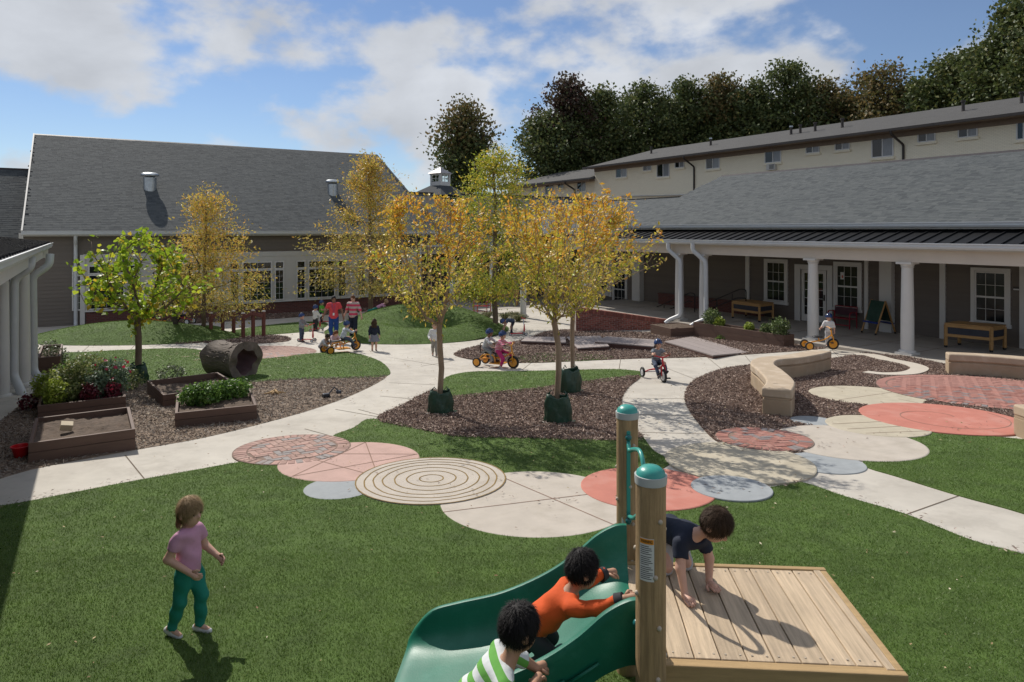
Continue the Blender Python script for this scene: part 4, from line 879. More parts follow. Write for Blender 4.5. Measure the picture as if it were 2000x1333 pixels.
def tree(name, label, base, trunk_h, crown, nt, leaf, mats, r0, group=None, shape='egg', alpha=.55, bark=None, leader=False, lean=(0, 0), nl=22, spread=.16, size=.05, aspect=.5, lshape=LEAF4, top_split=.55, seg=.35, wob=.05, gaps=.0, sides=6, hollow=.45, wide=1.22):
    """trunk, limbs grown towards points spread through the crown, leaves round the twig ends. crown = (cx, cy, z0, z1, rx, ry)"""
    rg = np.random.default_rng(abs(hash(label)) % 1000 + 11) if False else np.random.default_rng(len(label) * 7 + int(abs(base[0]) * 100))
    t = thing(name, label, 'tree', base, 0, group); bx, by, bz = base
    cx, cy, z0, z1, rx, ry = crown; H = z1 - z0; rx *= wide; ry *= wide
    def prof(u):
        if shape == 'vase': return np.clip(.16 + 1.75 * u, 0, 1) * np.sqrt(np.clip(1 - np.clip((u - .62) / .42, 0, 1) ** 2.2, .05, 1))
        if shape == 'cone': return np.clip(.75 + u * 1.2, 0, 1) * np.clip(1.04 - u, .05, 1) ** .75
        if shape == 'column': return np.clip(.6 + u * 1.6, 0, 1) * np.sqrt(np.clip(1.03 - u ** 2.4, .03, 1)) 
        return np.sqrt(np.clip(1 - (2 * u - 1) ** 2, .03, 1)) * (1.08 - .2 * u)
    ph = rg.uniform(0, 6.28, 6); T = []
    while len(T) < nt:
        u = rg.uniform(0, 1); th = rg.uniform(0, 6.283); lobe = 1 + .16 * math.sin(3 * th + ph[0] + u * 5) + .13 * math.sin(5 * th + ph[1] - u * 7) + .10 * math.sin(9 * u + ph[2])
        r = float(prof(np.array(u))) * lobe * (hollow + (1 - hollow) * rg.uniform(0, 1)) * rg.uniform(.75, 1.04)
        p = (cx + rx * r * math.cos(th) - bx, cy + ry * r * math.sin(th) - by, z0 + u * H - bz)
        if gaps and math.sin(p[0] * 4.1 + ph[3]) * math.sin(p[2] * 3.7 + ph[4]) * math.sin(p[1] * 4 + ph[5]) > gaps: continue
        T.append(p)
    T = np.array(T)
    N = [np.zeros(3)]; par = [-1]; pl = [0.0]; ends = []
    def grow(i, q, jit=wob, n=None):
        a = N[i]; q = np.array(q); L_ = np.linalg.norm(q - a); k = n or max(1, int(L_ / seg))
        for s in range(1, k + 1):
            f = s / k; p = a + (q - a) * f + (rg.normal(size=3) * jit * L_ * .5 * math.sin(f * math.pi) if k > 1 else 0)
            if k > 1: p[2] -= .12 * L_ * math.sin(f * math.pi) * (.5 if shape != 'vase' else .3)
            N.append(p); par.append(i if s == 1 else len(N) - 2); pl.append(pl[par[-1]] + np.linalg.norm(p - N[par[-1]]))
        return len(N) - 1
    top = np.array([lean[0] * trunk_h, lean[1] * trunk_h, trunk_h])
    i = 0
    for s in range(1, 5): 
        N.append(top * s / 4 + np.array([*rg.normal(size=2) * .012 * trunk_h, 0])); par.append(i); pl.append(pl[i] * .3); i = len(N) - 1
    pl = [0.0] * len(N); first = 3 if not leader else 3
    if leader:
        j = i; e = np.array([cx - bx, cy - by, z1 - bz - .1])
        for s in range(1, 9): N.append(top + (e - top) * s / 8 + np.array([*rg.normal(size=2) * .02, 0])); par.append(j); pl.append(pl[j] + .35 * np.linalg.norm(N[-1] - N[j])); j = len(N) - 1
    o = np.argsort(np.linalg.norm(T - top, axis=1))
    for q in o:
        p = T[q]; A_ = np.array(N[first:]); c = np.linalg.norm(A_ - p, axis=1) + alpha * np.array(pl[first:]) + np.where(A_[:, 2] > p[2] + .05, 1.5 * (A_[:, 2] - p[2]) + .6, 0)
        ends.append(grow(first + int(np.argmin(c)), p))
    N = np.array(N); w = np.zeros(len(N)); 
    for e in ends: w[e] += 1
    for i in range(len(N) - 1, 0, -1): w[par[i]] += w[i]
    rad = np.maximum(r0 * (np.maximum(w, .5) / max(w[0], 1)) ** .5, .006 if r0 < .2 else .02); rad[0] = r0 * 1.12
    mb = MB()
    # joined frusta along each limb
    kids = {}
    for i in range(1, len(N)): kids.setdefault(par[i], []).append(i)
    def chain(i):
        out = [i]
        while True:
            k = kids.get(out[-1], [])
            if not k: return out
            out.append(max(k, key=lambda j: w[j]))
    done = set(); stack = [0]
    while stack:
        s = stack.pop(); c = chain(s); pts = ([N[par[s]]] if par[s] >= 0 else []) + [N[i] for i in c]; rr = ([rad[c[0]]] if par[s] >= 0 else []) + [rad[i] for i in c]
        if len(pts) > 1: mb.tube(pts, [float(x) for x in rr], 10 if s == 0 else sides, caps=False)
        for i in c:
            k = kids.get(i, [])
            if len(k) > 1:
                b = max(k, key=lambda j: w[j]); stack += [j for j in k if j != b]
    mb.build('trunk', bark or m_bark, t, smooth=True)
    src = np.array(ends + [par[e] for e in ends]); cnt = rg.poisson(nl * (np.clip(.10 + 1.75 * (N[src][:, 2] - (z0 - bz)) / H, .12, 1.1) if shape == 'vase' else np.ones(len(src)))); pr_i = np.maximum(np.array(par), 0)[src]; ff = rg.uniform(0, 1, (cnt.sum(), 1)) ** .7; C = np.repeat(N[src], cnt, axis=0) * ff + np.repeat(N[pr_i], cnt, axis=0) * (1 - ff); C = C + rg.normal(size=C.shape) * spread * np.array([1, 1, .75])
    ctr = np.array([cx - bx, cy - by, z0 + H * .35 - bz]); ov = C - ctr; ov /= np.linalg.norm(ov, axis=1, keepdims=True) + 1e-9
    hi = (C[:, 2] - (z0 - bz)) / H + rg.normal(size=len(C)) * .16 > top_split
    for nm, sel, m in (('crown_tips', hi, mats[0]), ('crown', ~hi, mats[1])):
        if sel.sum() < 3: continue
        V_, F_ = leaves(C[sel], size, aspect, lshape, ov[sel]); stuff(link(nm, np_mesh(nm, V_, F_), m, t))
    return t
def crown_px(bx_px, Y, x0, x1, y0, y1, dy=0.0, ryf=.9):
    k = Y / F; cx = ((x0 + x1) / 2 - CX) * k; rx = (x1 - x0) / 2 * k
    return (cx, Y + dy, CZ - (y1 - HZ) * k, CZ - (y0 - HZ) * k, rx, rx * ryf)
g = 'young trees planted in the playground'
b = G(270, 742); tree('redbud_tree', 'bright lime-green redbud with heart-shaped leaves, watering bag at its foot', b, 1.35, crown_px(0, b.y, 160, 392, 456, 618), 150, 0, (lm_redbud, lm_redbud), .075, g, 'egg', .5, m_bark, nl=5.5, spread=.09, size=.11, wide=1.36, aspect=.95, lshape=LEAF6, seg=.3, gaps=.05, hollow=.35)
b = G(398, 656); tree('oak_tree', 'golden yellow young oak between the lime-green tree and the long building', b, 1.2, crown_px(0, b.y, 318, 490, 372, 615), 270, 0, (lm_oak, lm_oak2), .085, g, 'cone', .5, m_bark, leader=True, wide=1.85, nl=19, spread=.24, size=.12, aspect=.36, top_split=.3, gaps=.2)
b = G(343, 661); tree('oak_tree', 'thin tree on the small mulch mound behind the lime-green tree', b, 1.6, crown_px(0, b.y, 300, 400, 480, 600), 60, 0, (lm_oak2, lm_green), .10, g, 'egg', .5, m_bark_dk, nl=9, spread=.2, size=.11, aspect=.45)
b = G(726, 612); b.y = 33; b = Vector(((724 - CX) * 33 / F, 33, float(gz(33)))); tree('oak_tree', 'golden olive oak standing before the long building right of its roof vent', b, 1.5, crown_px(0, b.y, 640, 800, 308, 566), 300, 0, (lm_oak, lm_oak2), .11, g, 'cone', .5, m_bark, leader=True, wide=1.95, nl=20, spread=.25, size=.135, aspect=.4, top_split=.45, gaps=.2)
b = G(967, 645); tree('elm_tree', 'tall green-yellow tree in the middle, behind the two orange-tipped crape myrtles', b, 1.9, crown_px(0, b.y, 882, 1050, 298, 585), 340, 0, (lm_green, lm_green), .115, g, 'column', .5, m_bark, leader=True, wide=1.4, nl=19, spread=.25, size=.125, aspect=.45, top_split=.5, gaps=.25)
b = G(860, 806); tree('crape_myrtle', 'left crape myrtle with orange-tipped vase crown and bagged trunk', b, 1.62, crown_px(0, b.y, 716, 958, 376, 628), 380, 0, (lm_crape_o, lm_crape_g), .053, g, 'vase', .75, m_bark_tan, nl=7.5, wide=1.36, spread=.06, size=.08, aspect=.5, top_split=.52, gaps=.22, wob=.03, lean=(-.01, 0))
b = G(1088, 822); tree('crape_myrtle', 'right front crape myrtle with orange-tipped vase crown and bagged trunk', b, 1.72, crown_px(0, b.y, 975, 1225, 368, 620), 380, 0, (lm_crape_o, lm_crape_g), .053, g, 'vase', .75, m_bark_tan, nl=8.5, wide=1.3, spread=.06, size=.078, aspect=.5, top_split=.52, gaps=.22, wob=.03, lean=(.005, 0))
b = G(1117, 764); tree('crape_myrtle', 'crape myrtle just behind the right front one, crown spreading towards the porch', b, 1.75, crown_px(0, b.y, 1030, 1262, 392, 600), 320, 0, (lm_crape_o, lm_crape_g), .05, g, 'vase', .75, m_bark_tan, nl=8, wide=1.3, spread=.07, size=.09, aspect=.5, top_split=.6, gaps=.22, wob=.03)
# trees far behind
gb = 'tall trees behind the buildings'
def far_tree(px, ytop, Y, wpx, lb, mats, nt=150, ybot=400, nl=17, size=.42, shape='egg', gaps=.3):
    x = (px - CX) * Y / F; base = Vector((x, Y, -1.45)); c = crown_px(0, Y, px - wpx / 2, px + wpx / 2, ytop, ybot)
    tree('background_tree', lb, base, max(2, c[2] + 1.2), c, nt, 0, mats, .32, gb, shape, .5, m_bark_dk, leader=True, nl=nl, spread=.62, size=size, aspect=.7, seg=1.4, gaps=gaps, sides=4, hollow=.35)
far_tree(908, 206, 60, 112, 'lone dark broadleaf tree behind the roof cupola', (lm_bgb, lm_bg), 210, 372, 22, .32, 'egg', .25)
FT = [(1068, 205, 82, 120, 'dark tree at the left end of the wood, by the open sky', (lm_bg, lm_bg)), (1108, 132, 84, 110, 'dark reddish-topped tree, second from the left end of the wood', (lm_bgr, lm_bg)), (1178, 158, 84, 130, 'round dark green tree just right of the reddish-topped one', (lm_bg, lm_bg)),
      (1255, 150, 86, 140, 'broad dark green tree above the middle of the apartment roof left half', (lm_bg, lm_bg)), (1338, 140, 86, 130, 'dark green tree left of the olive-topped one', (lm_bg, lm_bg)), (1408, 132, 86, 110, 'dark tree with olive top above the apartment roof', (lm_bgb, lm_bg)),
      (1470, 150, 84, 110, 'short dark tree left of the tallest central tree of the wood', (lm_bg, lm_bg)), (1532, 108, 82, 140, 'tallest central tree of the wood with feathery crown', (lm_bg, lm_bg)), (1610, 138, 82, 110, 'olive-brown tree left of the airy russet one', (lm_bgb, lm_bg)),
      (1650, 165, 84, 100, 'low dark tree between olive-brown and russet trees', (lm_bg, lm_bg)), (1722, 104, 78, 150, 'airy russet-brown tree above the apartment roof', (lm_bgb, lm_bgb)), (1795, 145, 78, 110, 'dark green tree right of the russet one', (lm_bg, lm_bg)),
      (1860, 92, 72, 150, 'dark leaning tree near the right end of the wood', (lm_bg, lm_bg)), (1930, 70, 68, 140, 'dense dark tree second from the right edge', (lm_bg, lm_bg)), (1985, -15, 64, 140, 'tallest dark tree at the right edge, cut by the frame', (lm_bg, lm_bg)), (2060, -10, 60, 140, 'dark tree mostly beyond the right edge of the wood', (lm_bg, lm_bg))]
for (px, yt, lb) in ((1140, 178, 'dark tree glimpsed between the reddish-topped tree and the round one'), (1218, 185, 'dark tree filling the gap left of the broad one'), (1300, 178, 'dark tree filling the gap right of the broad one'), (1372, 172, 'dark tree glimpsed left of the olive-topped tree'), (1440, 172, 'dark tree glimpsed right of the olive-topped tree'), (1572, 165, 'dark tree filling the gap right of the tallest central tree'), (1680, 180, 'dark tree low behind the left side of the russet tree'), (1760, 165, 'dark tree low behind the right side of the russet tree'), (1825, 150, 'dark tree glimpsed left of the leaning one'), (1895, 125, 'dark tree glimpsed right of the leaning one')):
    FT.append((px, yt, 92 - (px - 1140) * .02, 120, lb, (lm_bg, lm_bg)))
for (px, yt, Y, w, lb, ms) in FT: far_tree(px, yt + 20, Y, w * 1.22, lb, ms, 200 if yt < 150 else 170, 400 - (px - 1000) * .10, 20 if 'airy' in lb else 36, .38, 'egg', .22 if 'airy' in lb else .6)

# ---------------------------------------------------------------- plants
m_stem = mat('stem', (.09, .10, .03), .8, .2)
def bush(name, label, loc, r, n, size, m, cat='plant', aspect=.6, stems=7, group=None, dens=.5, lshape=LEAF4, up=.5, extra=None):
    t = thing(name, label, cat, loc, 0, group); mb = MB(); C = []
    for k in range(stems):
        a = RNG.uniform(0, 6.28); q = RNG.uniform(.1, .75); e = Vector((r[0] * q * math.cos(a), r[1] * q * math.sin(a), r[2] * RNG.uniform(.7, 1.25))); mb.tube([(e.x * .1, e.y * .1, -.03), (e.x * .5, e.y * .5, e.z * .55), e], [.008, .006, .003], 4, False)
    mb.build('stem', m_stem, t)
    d = RNG.normal(size=(n, 3)); d /= np.linalg.norm(d, axis=1, keepdims=True); rad = RNG.uniform(dens, 1, n) ** .5
    lob = 1 + .18 * np.sin(d[:, 0] * 6 + loc[0] * 9) * np.cos(d[:, 1] * 7 + loc[1] * 5) + .12 * RNG.normal(size=n)
    C = d * (rad * lob)[:, None] * np.array(r) + np.array([0, 0, r[2] * .85]); C = C[C[:, 2] > .0]
    V_, F_ = leaves(C, size, aspect, lshape, d[:len(C)], .05, .35, up); stuff(link('foliage', np_mesh('foliage', V_, F_), m, t))
    if extra:
        mm, cnt, sz = extra; dd = RNG.normal(size=(cnt, 3)); dd[:, 2] = np.abs(dd[:, 2]); dd /= np.linalg.norm(dd, axis=1, keepdims=True); Cc = dd * np.array(r) * 1.05 + np.array([0, 0, r[2] * .9]); V_, F_ = leaves(Cc, sz, .9, LEAF6, dd); stuff(link('flowers', np_mesh('flowers', V_, F_), mm, t))
    return t
lm_basil = leafmat('leaf_basil', [(.10, .20, .035), (.14, .25, .045), (.08, .16, .03), (.17, .28, .06)], .35)
lm_herb = leafmat('leaf_herb', [(.16, .20, .06), (.22, .25, .08), (.12, .16, .05), (.26, .27, .11)], .35)
lm_lime = leafmat('leaf_lime', [(.32, .40, .05), (.26, .34, .04), (.36, .42, .08)], .4)
lm_wine = leafmat('leaf_wine', [(.14, .02, .03), (.20, .03, .045), (.10, .02, .025)], .35)
lm_sage = leafmat('leaf_sage', [(.15, .21, .13), (.19, .25, .16), (.11, .17, .10)], .3)
lm_red = leafmat('petal_red', [(.45, .03, .07), (.5, .05, .1), (.38, .02, .05)], .3); lm_whitef = leafmat('petal_white', [(.6, .6, .5), (.5, .52, .4)], .3)
lm_shrub = leafmat('leaf_shrub', [(.10, .13, .06), (.14, .16, .08), (.28, .30, .22), (.08, .11, .05)], .3)
lm_lir = leafmat('leaf_liriope', [(.13, .14, .05), (.20, .19, .08), (.28, .25, .13), (.10, .12, .04)], .3)
# raised beds
m_bed = mat('bed_board', (.125, .075, .055), .7, .15, 4, .002, 60, stretch=(.4, .4, 3), rnd=.1)
m_bedtop = mat('bed_board_worn', (.30, .21, .14), .75, .2, 6, .002, 60)
m_loam = mat('bed_soil', (.10, .070, .05), .95, .35, 9, .03, 14)
def bed(label, FL, du, dv, h, ang=ANG, soil=.7, boards=2, m=m_bed, name='raised_bed'):
    t = thing(name, label, 'raised bed', FL, ang); th = .045; hb = h / boards
    for k in range(boards):
        z0 = k * hb + (.003 if k else -.12); z1 = (k + 1) * hb
        for nm, bx_ in (('board', (0, du, 0, th)), ('board', (0, du, dv - th, dv)), ('board', (0, th, th, dv - th)), ('board', (du - th, du, th, dv - th))):
            MB().box(*bx_, z0, z1 - .002).build(nm, m, t, bevel=.004)
    mb = MB(); nx, ny = 26, 22
    for j in range(ny + 1):
        for i in range(nx + 1):
            x = th + (du - 2 * th) * i / nx; y = th + (dv - 2 * th) * j / ny; mb.v.append((x, y, h * soil + RNG.normal() * .010 + .03 * math.sin(x * 5) * math.cos(y * 4)))
    for j in range(ny):
        for i in range(nx): a = j * (nx + 1) + i; mb.f.append((a, a + 1, a + nx + 2, a + nx + 1))
    mb.build('soil', m_loam, t, smooth=True); return t
b1 = G(55.4, 905.6); bed('open raised bed of bare soil beside the red bucket, nearest of the beds', b1, 1.30, 1.52, .28)
b2 = G(73.5, 822); t2 = bed('raised bed overgrown with mixed herbs and red flowers', b2, 1.36, 1.5, .26)
b3 = G(341.6, 836); bed('raised bed planted with bushy green basil', b3, 1.30, 1.45, .25, R(25))
b4 = G(319, 796); bed('empty raised bed behind the basil bed', b4, 1.42, 1.6, .24, R(38), .45)
def inbed(b_, ang, x, y, z): return b_ + Vector((x * math.cos(ang) - y * math.sin(ang), x * math.sin(ang) + y * math.cos(ang), z))
for k, (x, y, s) in enumerate(((.28, .95, .9), (.52, .85, 1.1), (.80, 1.0, 1.0), (1.02, 1.05, 1.0))):
    bush('basil_plant', ('leftmost', 'second from left', 'third from left', 'rightmost')[k] + ' of the bushy basil plants in the raised bed', inbed(b3, R(25), x, y, .15), (.26 * s, .26 * s, .20 * s), 850, .062, lm_basil, stems=6, group='basil plants in one bed')
fl = [(.25, .35, .2, lm_lime, 'lime-yellow trailing plant spilling over the front corner of the flower bed', None), (.45, .75, .3, lm_herb, 'feathery pale green herb clump in the middle of the flower bed', None), (.75, .85, .36, lm_herb, 'taller pale herb clump right of the middle in the flower bed', (lm_whitef, 18, .04)),
      (.9, .45, .22, lm_sage, 'grey-green sage plant at the front of the flower bed', None), (.78, .25, .14, lm_wine, 'dark wine-red coleus at the front of the flower bed', None), (1.15, .75, .3, lm_sage, 'leafy plant with crimson flowers at the right of the flower bed', (lm_red, 22, .06)), (1.15, .3, .13, lm_wine, 'small wine-red plant at the front right corner of the flower bed', (lm_red, 10, .05)),
      (.1, 1.0, .22, lm_lime, 'yellow-green plant at the left back of the flower bed', None), (.5, 1.2, .28, lm_basil, 'green leafy plant at the back of the flower bed', None), (1.2, 1.15, .25, lm_basil, 'loose leafy green plant at the back right of the flower bed', (lm_whitef, 14, .04)), (.5, .4, .16, lm_herb, 'low pale herb near the front of the flower bed', None)]
for (x, y, s, m, lb, ex) in fl: bush('garden_plant', lb, inbed(b2, ANG, x, y, .18), (s * 1.12, s * 1.12, s * 1.25), int(4200 * s), .06, m, stems=8, group='plants in the flower bed', dens=.3, extra=ex)
bush('garden_plant', 'dark red spiky plant by the downspout foot at the left porch', G(58, 800), (.2, .2, .16), 260, .07, lm_wine, stems=6)
bush('shrub', 'small pale shrub by the left porch planter', G(104, 718), (.33, .33, .3), 900, .06, lm_shrub, 'shrub'); bush('shrub', 'second small pale shrub beside the left porch planter', G(95, 697), (.3, .3, .26), 700, .06, lm_shrub, 'shrub')
bush('shrub', 'low grey-leaved shrub behind the empty raised bed', G(335, 744), (.32, .28, .2), 600, .055, lm_shrub, 'shrub'); bush('shrub', 'sprawling low green shrub left of the empty bed, near the bagged trunk', G(245, 762), (.38, .32, .26), 700, .06, lm_herb, 'shrub')
# planters on the right
pc = G(1310, 660); pl1 = bed('square brown planter of dry wood chips under the paired downspouts', G(1310, 660) , 1.35, 1.35, .34, R(22), .93, 2, m_bed, 'planter_box')
pe1 = G(1531, 679); pl2 = bed('long brown planter of green plants beside the porch', Vector((pe1.x, pe1.y, pe1.z)), .55, 4.0, .40, ANG, .85, 2, m_bed, 'planter_box')
pl2.rotation_euler = (0, 0, ANG)
lm_ivy = leafmat('leaf_ivy', [(.09, .14, .04), (.14, .19, .06), (.07, .11, .035), (.20, .25, .10)], .3)
for (x, y, s, lb) in ((.25, .35, .34, 'large leafy bush spilling over the near end of the long planter'), (.28, 3.3, .34, 'dark green bush at the far end of the long planter'), (.2, 2.9, .2, 'small bright green plant near the far end of the long planter'), (.25, 1.6, .17, 'low lime plant in the middle of the long planter'), (.2, .85, .2, 'small trailing plant next to the large bush in the long planter')):
    bush('planter_plant', lb, inbed(pe1, ANG, x, y, .32), (s, s, s), int(3200 * s), .075, lm_ivy if 'lime' not in lb and 'bright' not in lb else lm_lime, stems=8, dens=.3, group='plants in the long planter')
bush('planter_plant', 'sprig of green leaves on the mulch below the long planter', G(1415, 664), (.3, .25, .1), 220, .07, lm_basil, stems=5)
pl3 = bed('brown planter box half hidden behind the left porch columns', level(72, 742, -1.0), .5, 2.2, .55, ANG, .8, 2, m_bed, 'planter_box')
# clumps of strappy grass
for k, (px, py) in enumerate(((938, 627), (952, 622), (986, 625), (1003, 622), (1012, 628))):
    t = thing('ornamental_grass', ('leftmost', 'second from left', 'middle', 'second from right', 'rightmost')[k] + ' of the pale strappy grass clumps at the foot of the middle tree', 'grass clump', G(px, py), 0, 'strappy grass clumps'); n = 260
    a = RNG.uniform(0, 6.28, n); L_ = RNG.uniform(.3, .55, n); o = np.stack([np.cos(a), np.sin(a)], 1); r0 = RNG.uniform(0, .1, n); Vv = []
    for s, hh in ((0, 0), (.45, .8), (.8, .75), (1.1, .35)):
        c = np.stack([o[:, 0] * (r0 + L_ * s * .8), o[:, 1] * (r0 + L_ * s * .8), L_ * hh * .75], 1); w = .012 * (1.05 - s * .8); side = np.stack([-o[:, 1], o[:, 0], np.zeros(n)], 1) * w; Vv += [c - side, c + side]
    Vv = np.stack(Vv, 1).reshape(-1, 3); b_ = (np.arange(n) * 8)[:, None]; stuff(link('blades', np_mesh('blades', Vv, np.concatenate([b_ + [0, 1, 3, 2], b_ + [2, 3, 5, 4], b_ + [4, 5, 7, 6]])), lm_lir, t))
# green watering bags round the trunks
m_bag = mat('green_vinyl', (.018, .055, .032), .38, .25, 6, .012, 9, spec=.5)
def bag(label, loc, w, h, rz):
    t = thing('watering_bag', label, 'watering bag', loc, rz, 'green watering bags at tree feet'); n = 36; mb = MB(); rows = 12
    for j in range(rows + 1):
        f = j / rows; z = h * f
        for i in range(n):
            a = 2 * math.pi * i / n; r = w * (.5 - .10 * f + .05 * math.sin(math.pi * f)) * (1 + .07 * math.sin(3 * a + 4 * f) + .05 * math.sin(7 * a - 6 * f) + .03 * math.sin(13 * a + 9 * f))
            zz3 = z + (.06 * h * math.sin(2 * a + 1) + .03 * h * math.sin(5 * a) if j == rows else 0); mb.v.append((r * math.cos(a) * 1.05, r * math.sin(a) * .62, zz3))
    for j in range(rows):
        for i in range(n): mb.f.append((j * n + i, j * n + (i + 1) % n, (j + 1) * n + (i + 1) % n, (j + 1) * n + i))
    b_ = mb.build('bag', m_bag, t, smooth=True); mo = b_.modifiers.new('thick', 'SOLIDIFY'); mo.thickness = .008
    f_ = MB(); m_ = 28
    f_.v = [(0, 0, .012)] + [(w * .66 * (1 + .18 * math.sin(2 * a + 2) + .06 * math.sin(5 * a)) * math.cos(a), w * .5 * (1 + .12 * math.sin(3 * a)) * math.sin(a), .012 + .02 * math.sin(4 * a)) for a in np.linspace(0, 6.283, m_, endpoint=False)]
    f_.f = [(0, 1 + i, 1 + (i + 1) % m_) for i in range(m_)]; s_ = f_.build('skirt', m_bag, t, smooth=True); mo = s_.modifiers.new('thick', 'SOLIDIFY'); mo.thickness = .006
    for sx in (-1, 1): MB().tube([(sx * w * .3, 0, h * .93), (sx * w * .34, .01, h * 1.06), (sx * w * .26, .03, h * 1.16), (sx * w * .18, .02, h * 1.04)], [.02, .025, .02, .012], 6, flat=.4).build('strap', m_bag, t, smooth=True)
bag('green watering bag on the left crape myrtle trunk', G(860, 808), .43, .42, .1); bag('green watering bag slumped on the right front crape myrtle trunk', G(1089, 826), .44, .48, -.2); bag('green watering bag on the crape myrtle just behind', G(1114, 768), .46, .52, .4); bag('green watering bag at the lime-green tree', G(270, 746), .42, .40, 0)
# ================================================================ furniture and play things
m_bench = mat('stucco_bench', (.36, .27, .18), .9, .12, 3, .004, 120, dirt=((.46, .39, .31), 2, .5))
m_bcap = mat('stucco_cap', (.43, .34, .245), .88, .12, 3, .003, 120, dirt=((.58, .53, .46), 3, .55))
def sweep_bench(label, pts, w, h, zb=None):
    """seat-height wall with an overhanging cap, swept along a plan curve"""
    c = smooth_loop(pts, 6, False); n = len(c); t = thing('curved_bench', label, 'bench', on(c[0].x, c[0].y)); o = t.location
    def ring(off, z0, z1, nm, m, bev):
        L_ = []; R_ = []
        for i, p in enumerate(c):
            d = (c[min(i + 1, n - 1)] - c[max(i - 1, 0)]).normalized(); q = Vector((-d.y, d.x)); ext = d * (off if i == n - 1 else -off if i == 0 else 0) * 0
            L_.append(p + q * (w / 2 + off) + ext); R_.append(p - q * (w / 2 + off) + ext)
        mb = MB(); g0 = float(gz(np.mean([p.y for p in c])))
        for z in (z0, z1):
            for S in (L_, R_):
                for p in S: mb.v.append((p.x - o.x, p.y - o.y, (float(gz(p.y)) if z < 0 else float(gz(p.y))) + z - o.z))
        a, b, cc, d = 0, n, 2 * n, 3 * n
        for i in range(n - 1): mb.f += [(a + i, b + i, b + i + 1, a + i + 1), (cc + i, cc + i + 1, d + i + 1, d + i), (a + i, a + i + 1, cc + i + 1, cc + i), (b + i, d + i, d + i + 1, b + i + 1)]
        mb.f += [(a, cc, d, b), (a + n - 1, b + n - 1, d + n - 1, cc + n - 1)]
        return mb.build(nm, m, t, smooth='auto', bevel=bev, fixn=True)
    ring(0, -.1, h * .605, 'base_wall', m_bench, .02); ring(-.03, h * .60, h * .665, 'reveal', m_bench, 0); ring(.012, h * .655, h, 'cap', m_bcap, .03); return t
hb = .5
sweep_bench('S-curved tan stucco bench wall in the right mulch bed', [G(1517, 760, hb), G(1524, 743, hb), G(1504, 722, hb), G(1489, 710, hb), G(1500, 700.5, hb), G(1546, 696, hb), G(1582, 690, hb), G(1604, 684.5, hb)], .50, hb)
cc_ = Vector((10.26, 14.8)); arc = [cc_ + Vector((math.cos(R(a)), math.sin(R(a)))) * 2.62 for a in (73, 55, 37, 19, 0, -15)]
sweep_bench('tan stucco bench wall curving round the wide brick circle, cut by the right edge', [(p.x, p.y) for p in arc], .48, .52)
e0 = G(1983, 860); sweep_bench('end of a tan stucco bench wall at the right edge beside the coral circle', [(e0.x + .18, e0.y + .1), (e0.x + .55, e0.y + .05), (e0.x + 1.1, e0.y - .1), (e0.x + 1.7, e0.y - .4)], .46, .5)

# zig-zag boardwalk of composite planks
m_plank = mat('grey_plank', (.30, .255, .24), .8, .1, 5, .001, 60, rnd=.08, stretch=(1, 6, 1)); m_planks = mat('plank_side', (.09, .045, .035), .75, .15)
def boardwalk(label, quad, n, hs, rim=True):
    """quad: pixel corners near-left, far-left, far-right, near-right; hs: height over ground at left and right"""
    P = [G(*quad[0], hs[0]), G(*quad[1], hs[0]), G(*quad[2], hs[1]), G(*quad[3], hs[1])]; t = thing('boardwalk', label, 'boardwalk', P[0], 0, 'low zig-zag boardwalks'); o = P[0]
    for k in range(n):
        f0 = k / n + .004; f1 = (k + 1) / n - .004; q = [P[0].lerp(P[3], f0), P[1].lerp(P[2], f0), P[1].lerp(P[2], f1), P[0].lerp(P[3], f1)]
        MB().add([p - o for p in q] + [p - o - Vector((0, 0, .035)) for p in q], [(0, 3, 2, 1), (0, 1, 5, 4), (1, 2, 6, 5), (2, 3, 7, 6), (3, 0, 4, 7), (4, 5, 6, 7)]).build('plank', m_plank, t, fixn=True)
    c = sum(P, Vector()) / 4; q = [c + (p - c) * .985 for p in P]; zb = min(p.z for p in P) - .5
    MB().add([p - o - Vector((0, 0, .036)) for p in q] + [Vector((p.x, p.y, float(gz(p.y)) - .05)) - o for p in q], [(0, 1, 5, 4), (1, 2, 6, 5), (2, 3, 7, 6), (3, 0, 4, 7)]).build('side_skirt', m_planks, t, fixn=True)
boardwalk('boardwalk plank run nearest the bending child', ((1017, 666), (1028, 658), (1104, 658), (1106, 669)), 3, (.14, .14))
boardwalk('slatted boardwalk ramp between the two raised runs', ((1128, 680), (1106, 658), (1172, 656), (1190, 676)), 8, (.12, .16))
boardwalk('raised boardwalk run in front of the square planter', ((1161, 667), (1184, 657), (1284, 664), (1277, 677)), 3, (.22, .16))
boardwalk('wide boardwalk ramp sloping down to the path right of the raised run', ((1392, 694), (1298, 667), (1353, 657), (1463, 688)), 4, (.12, .03))

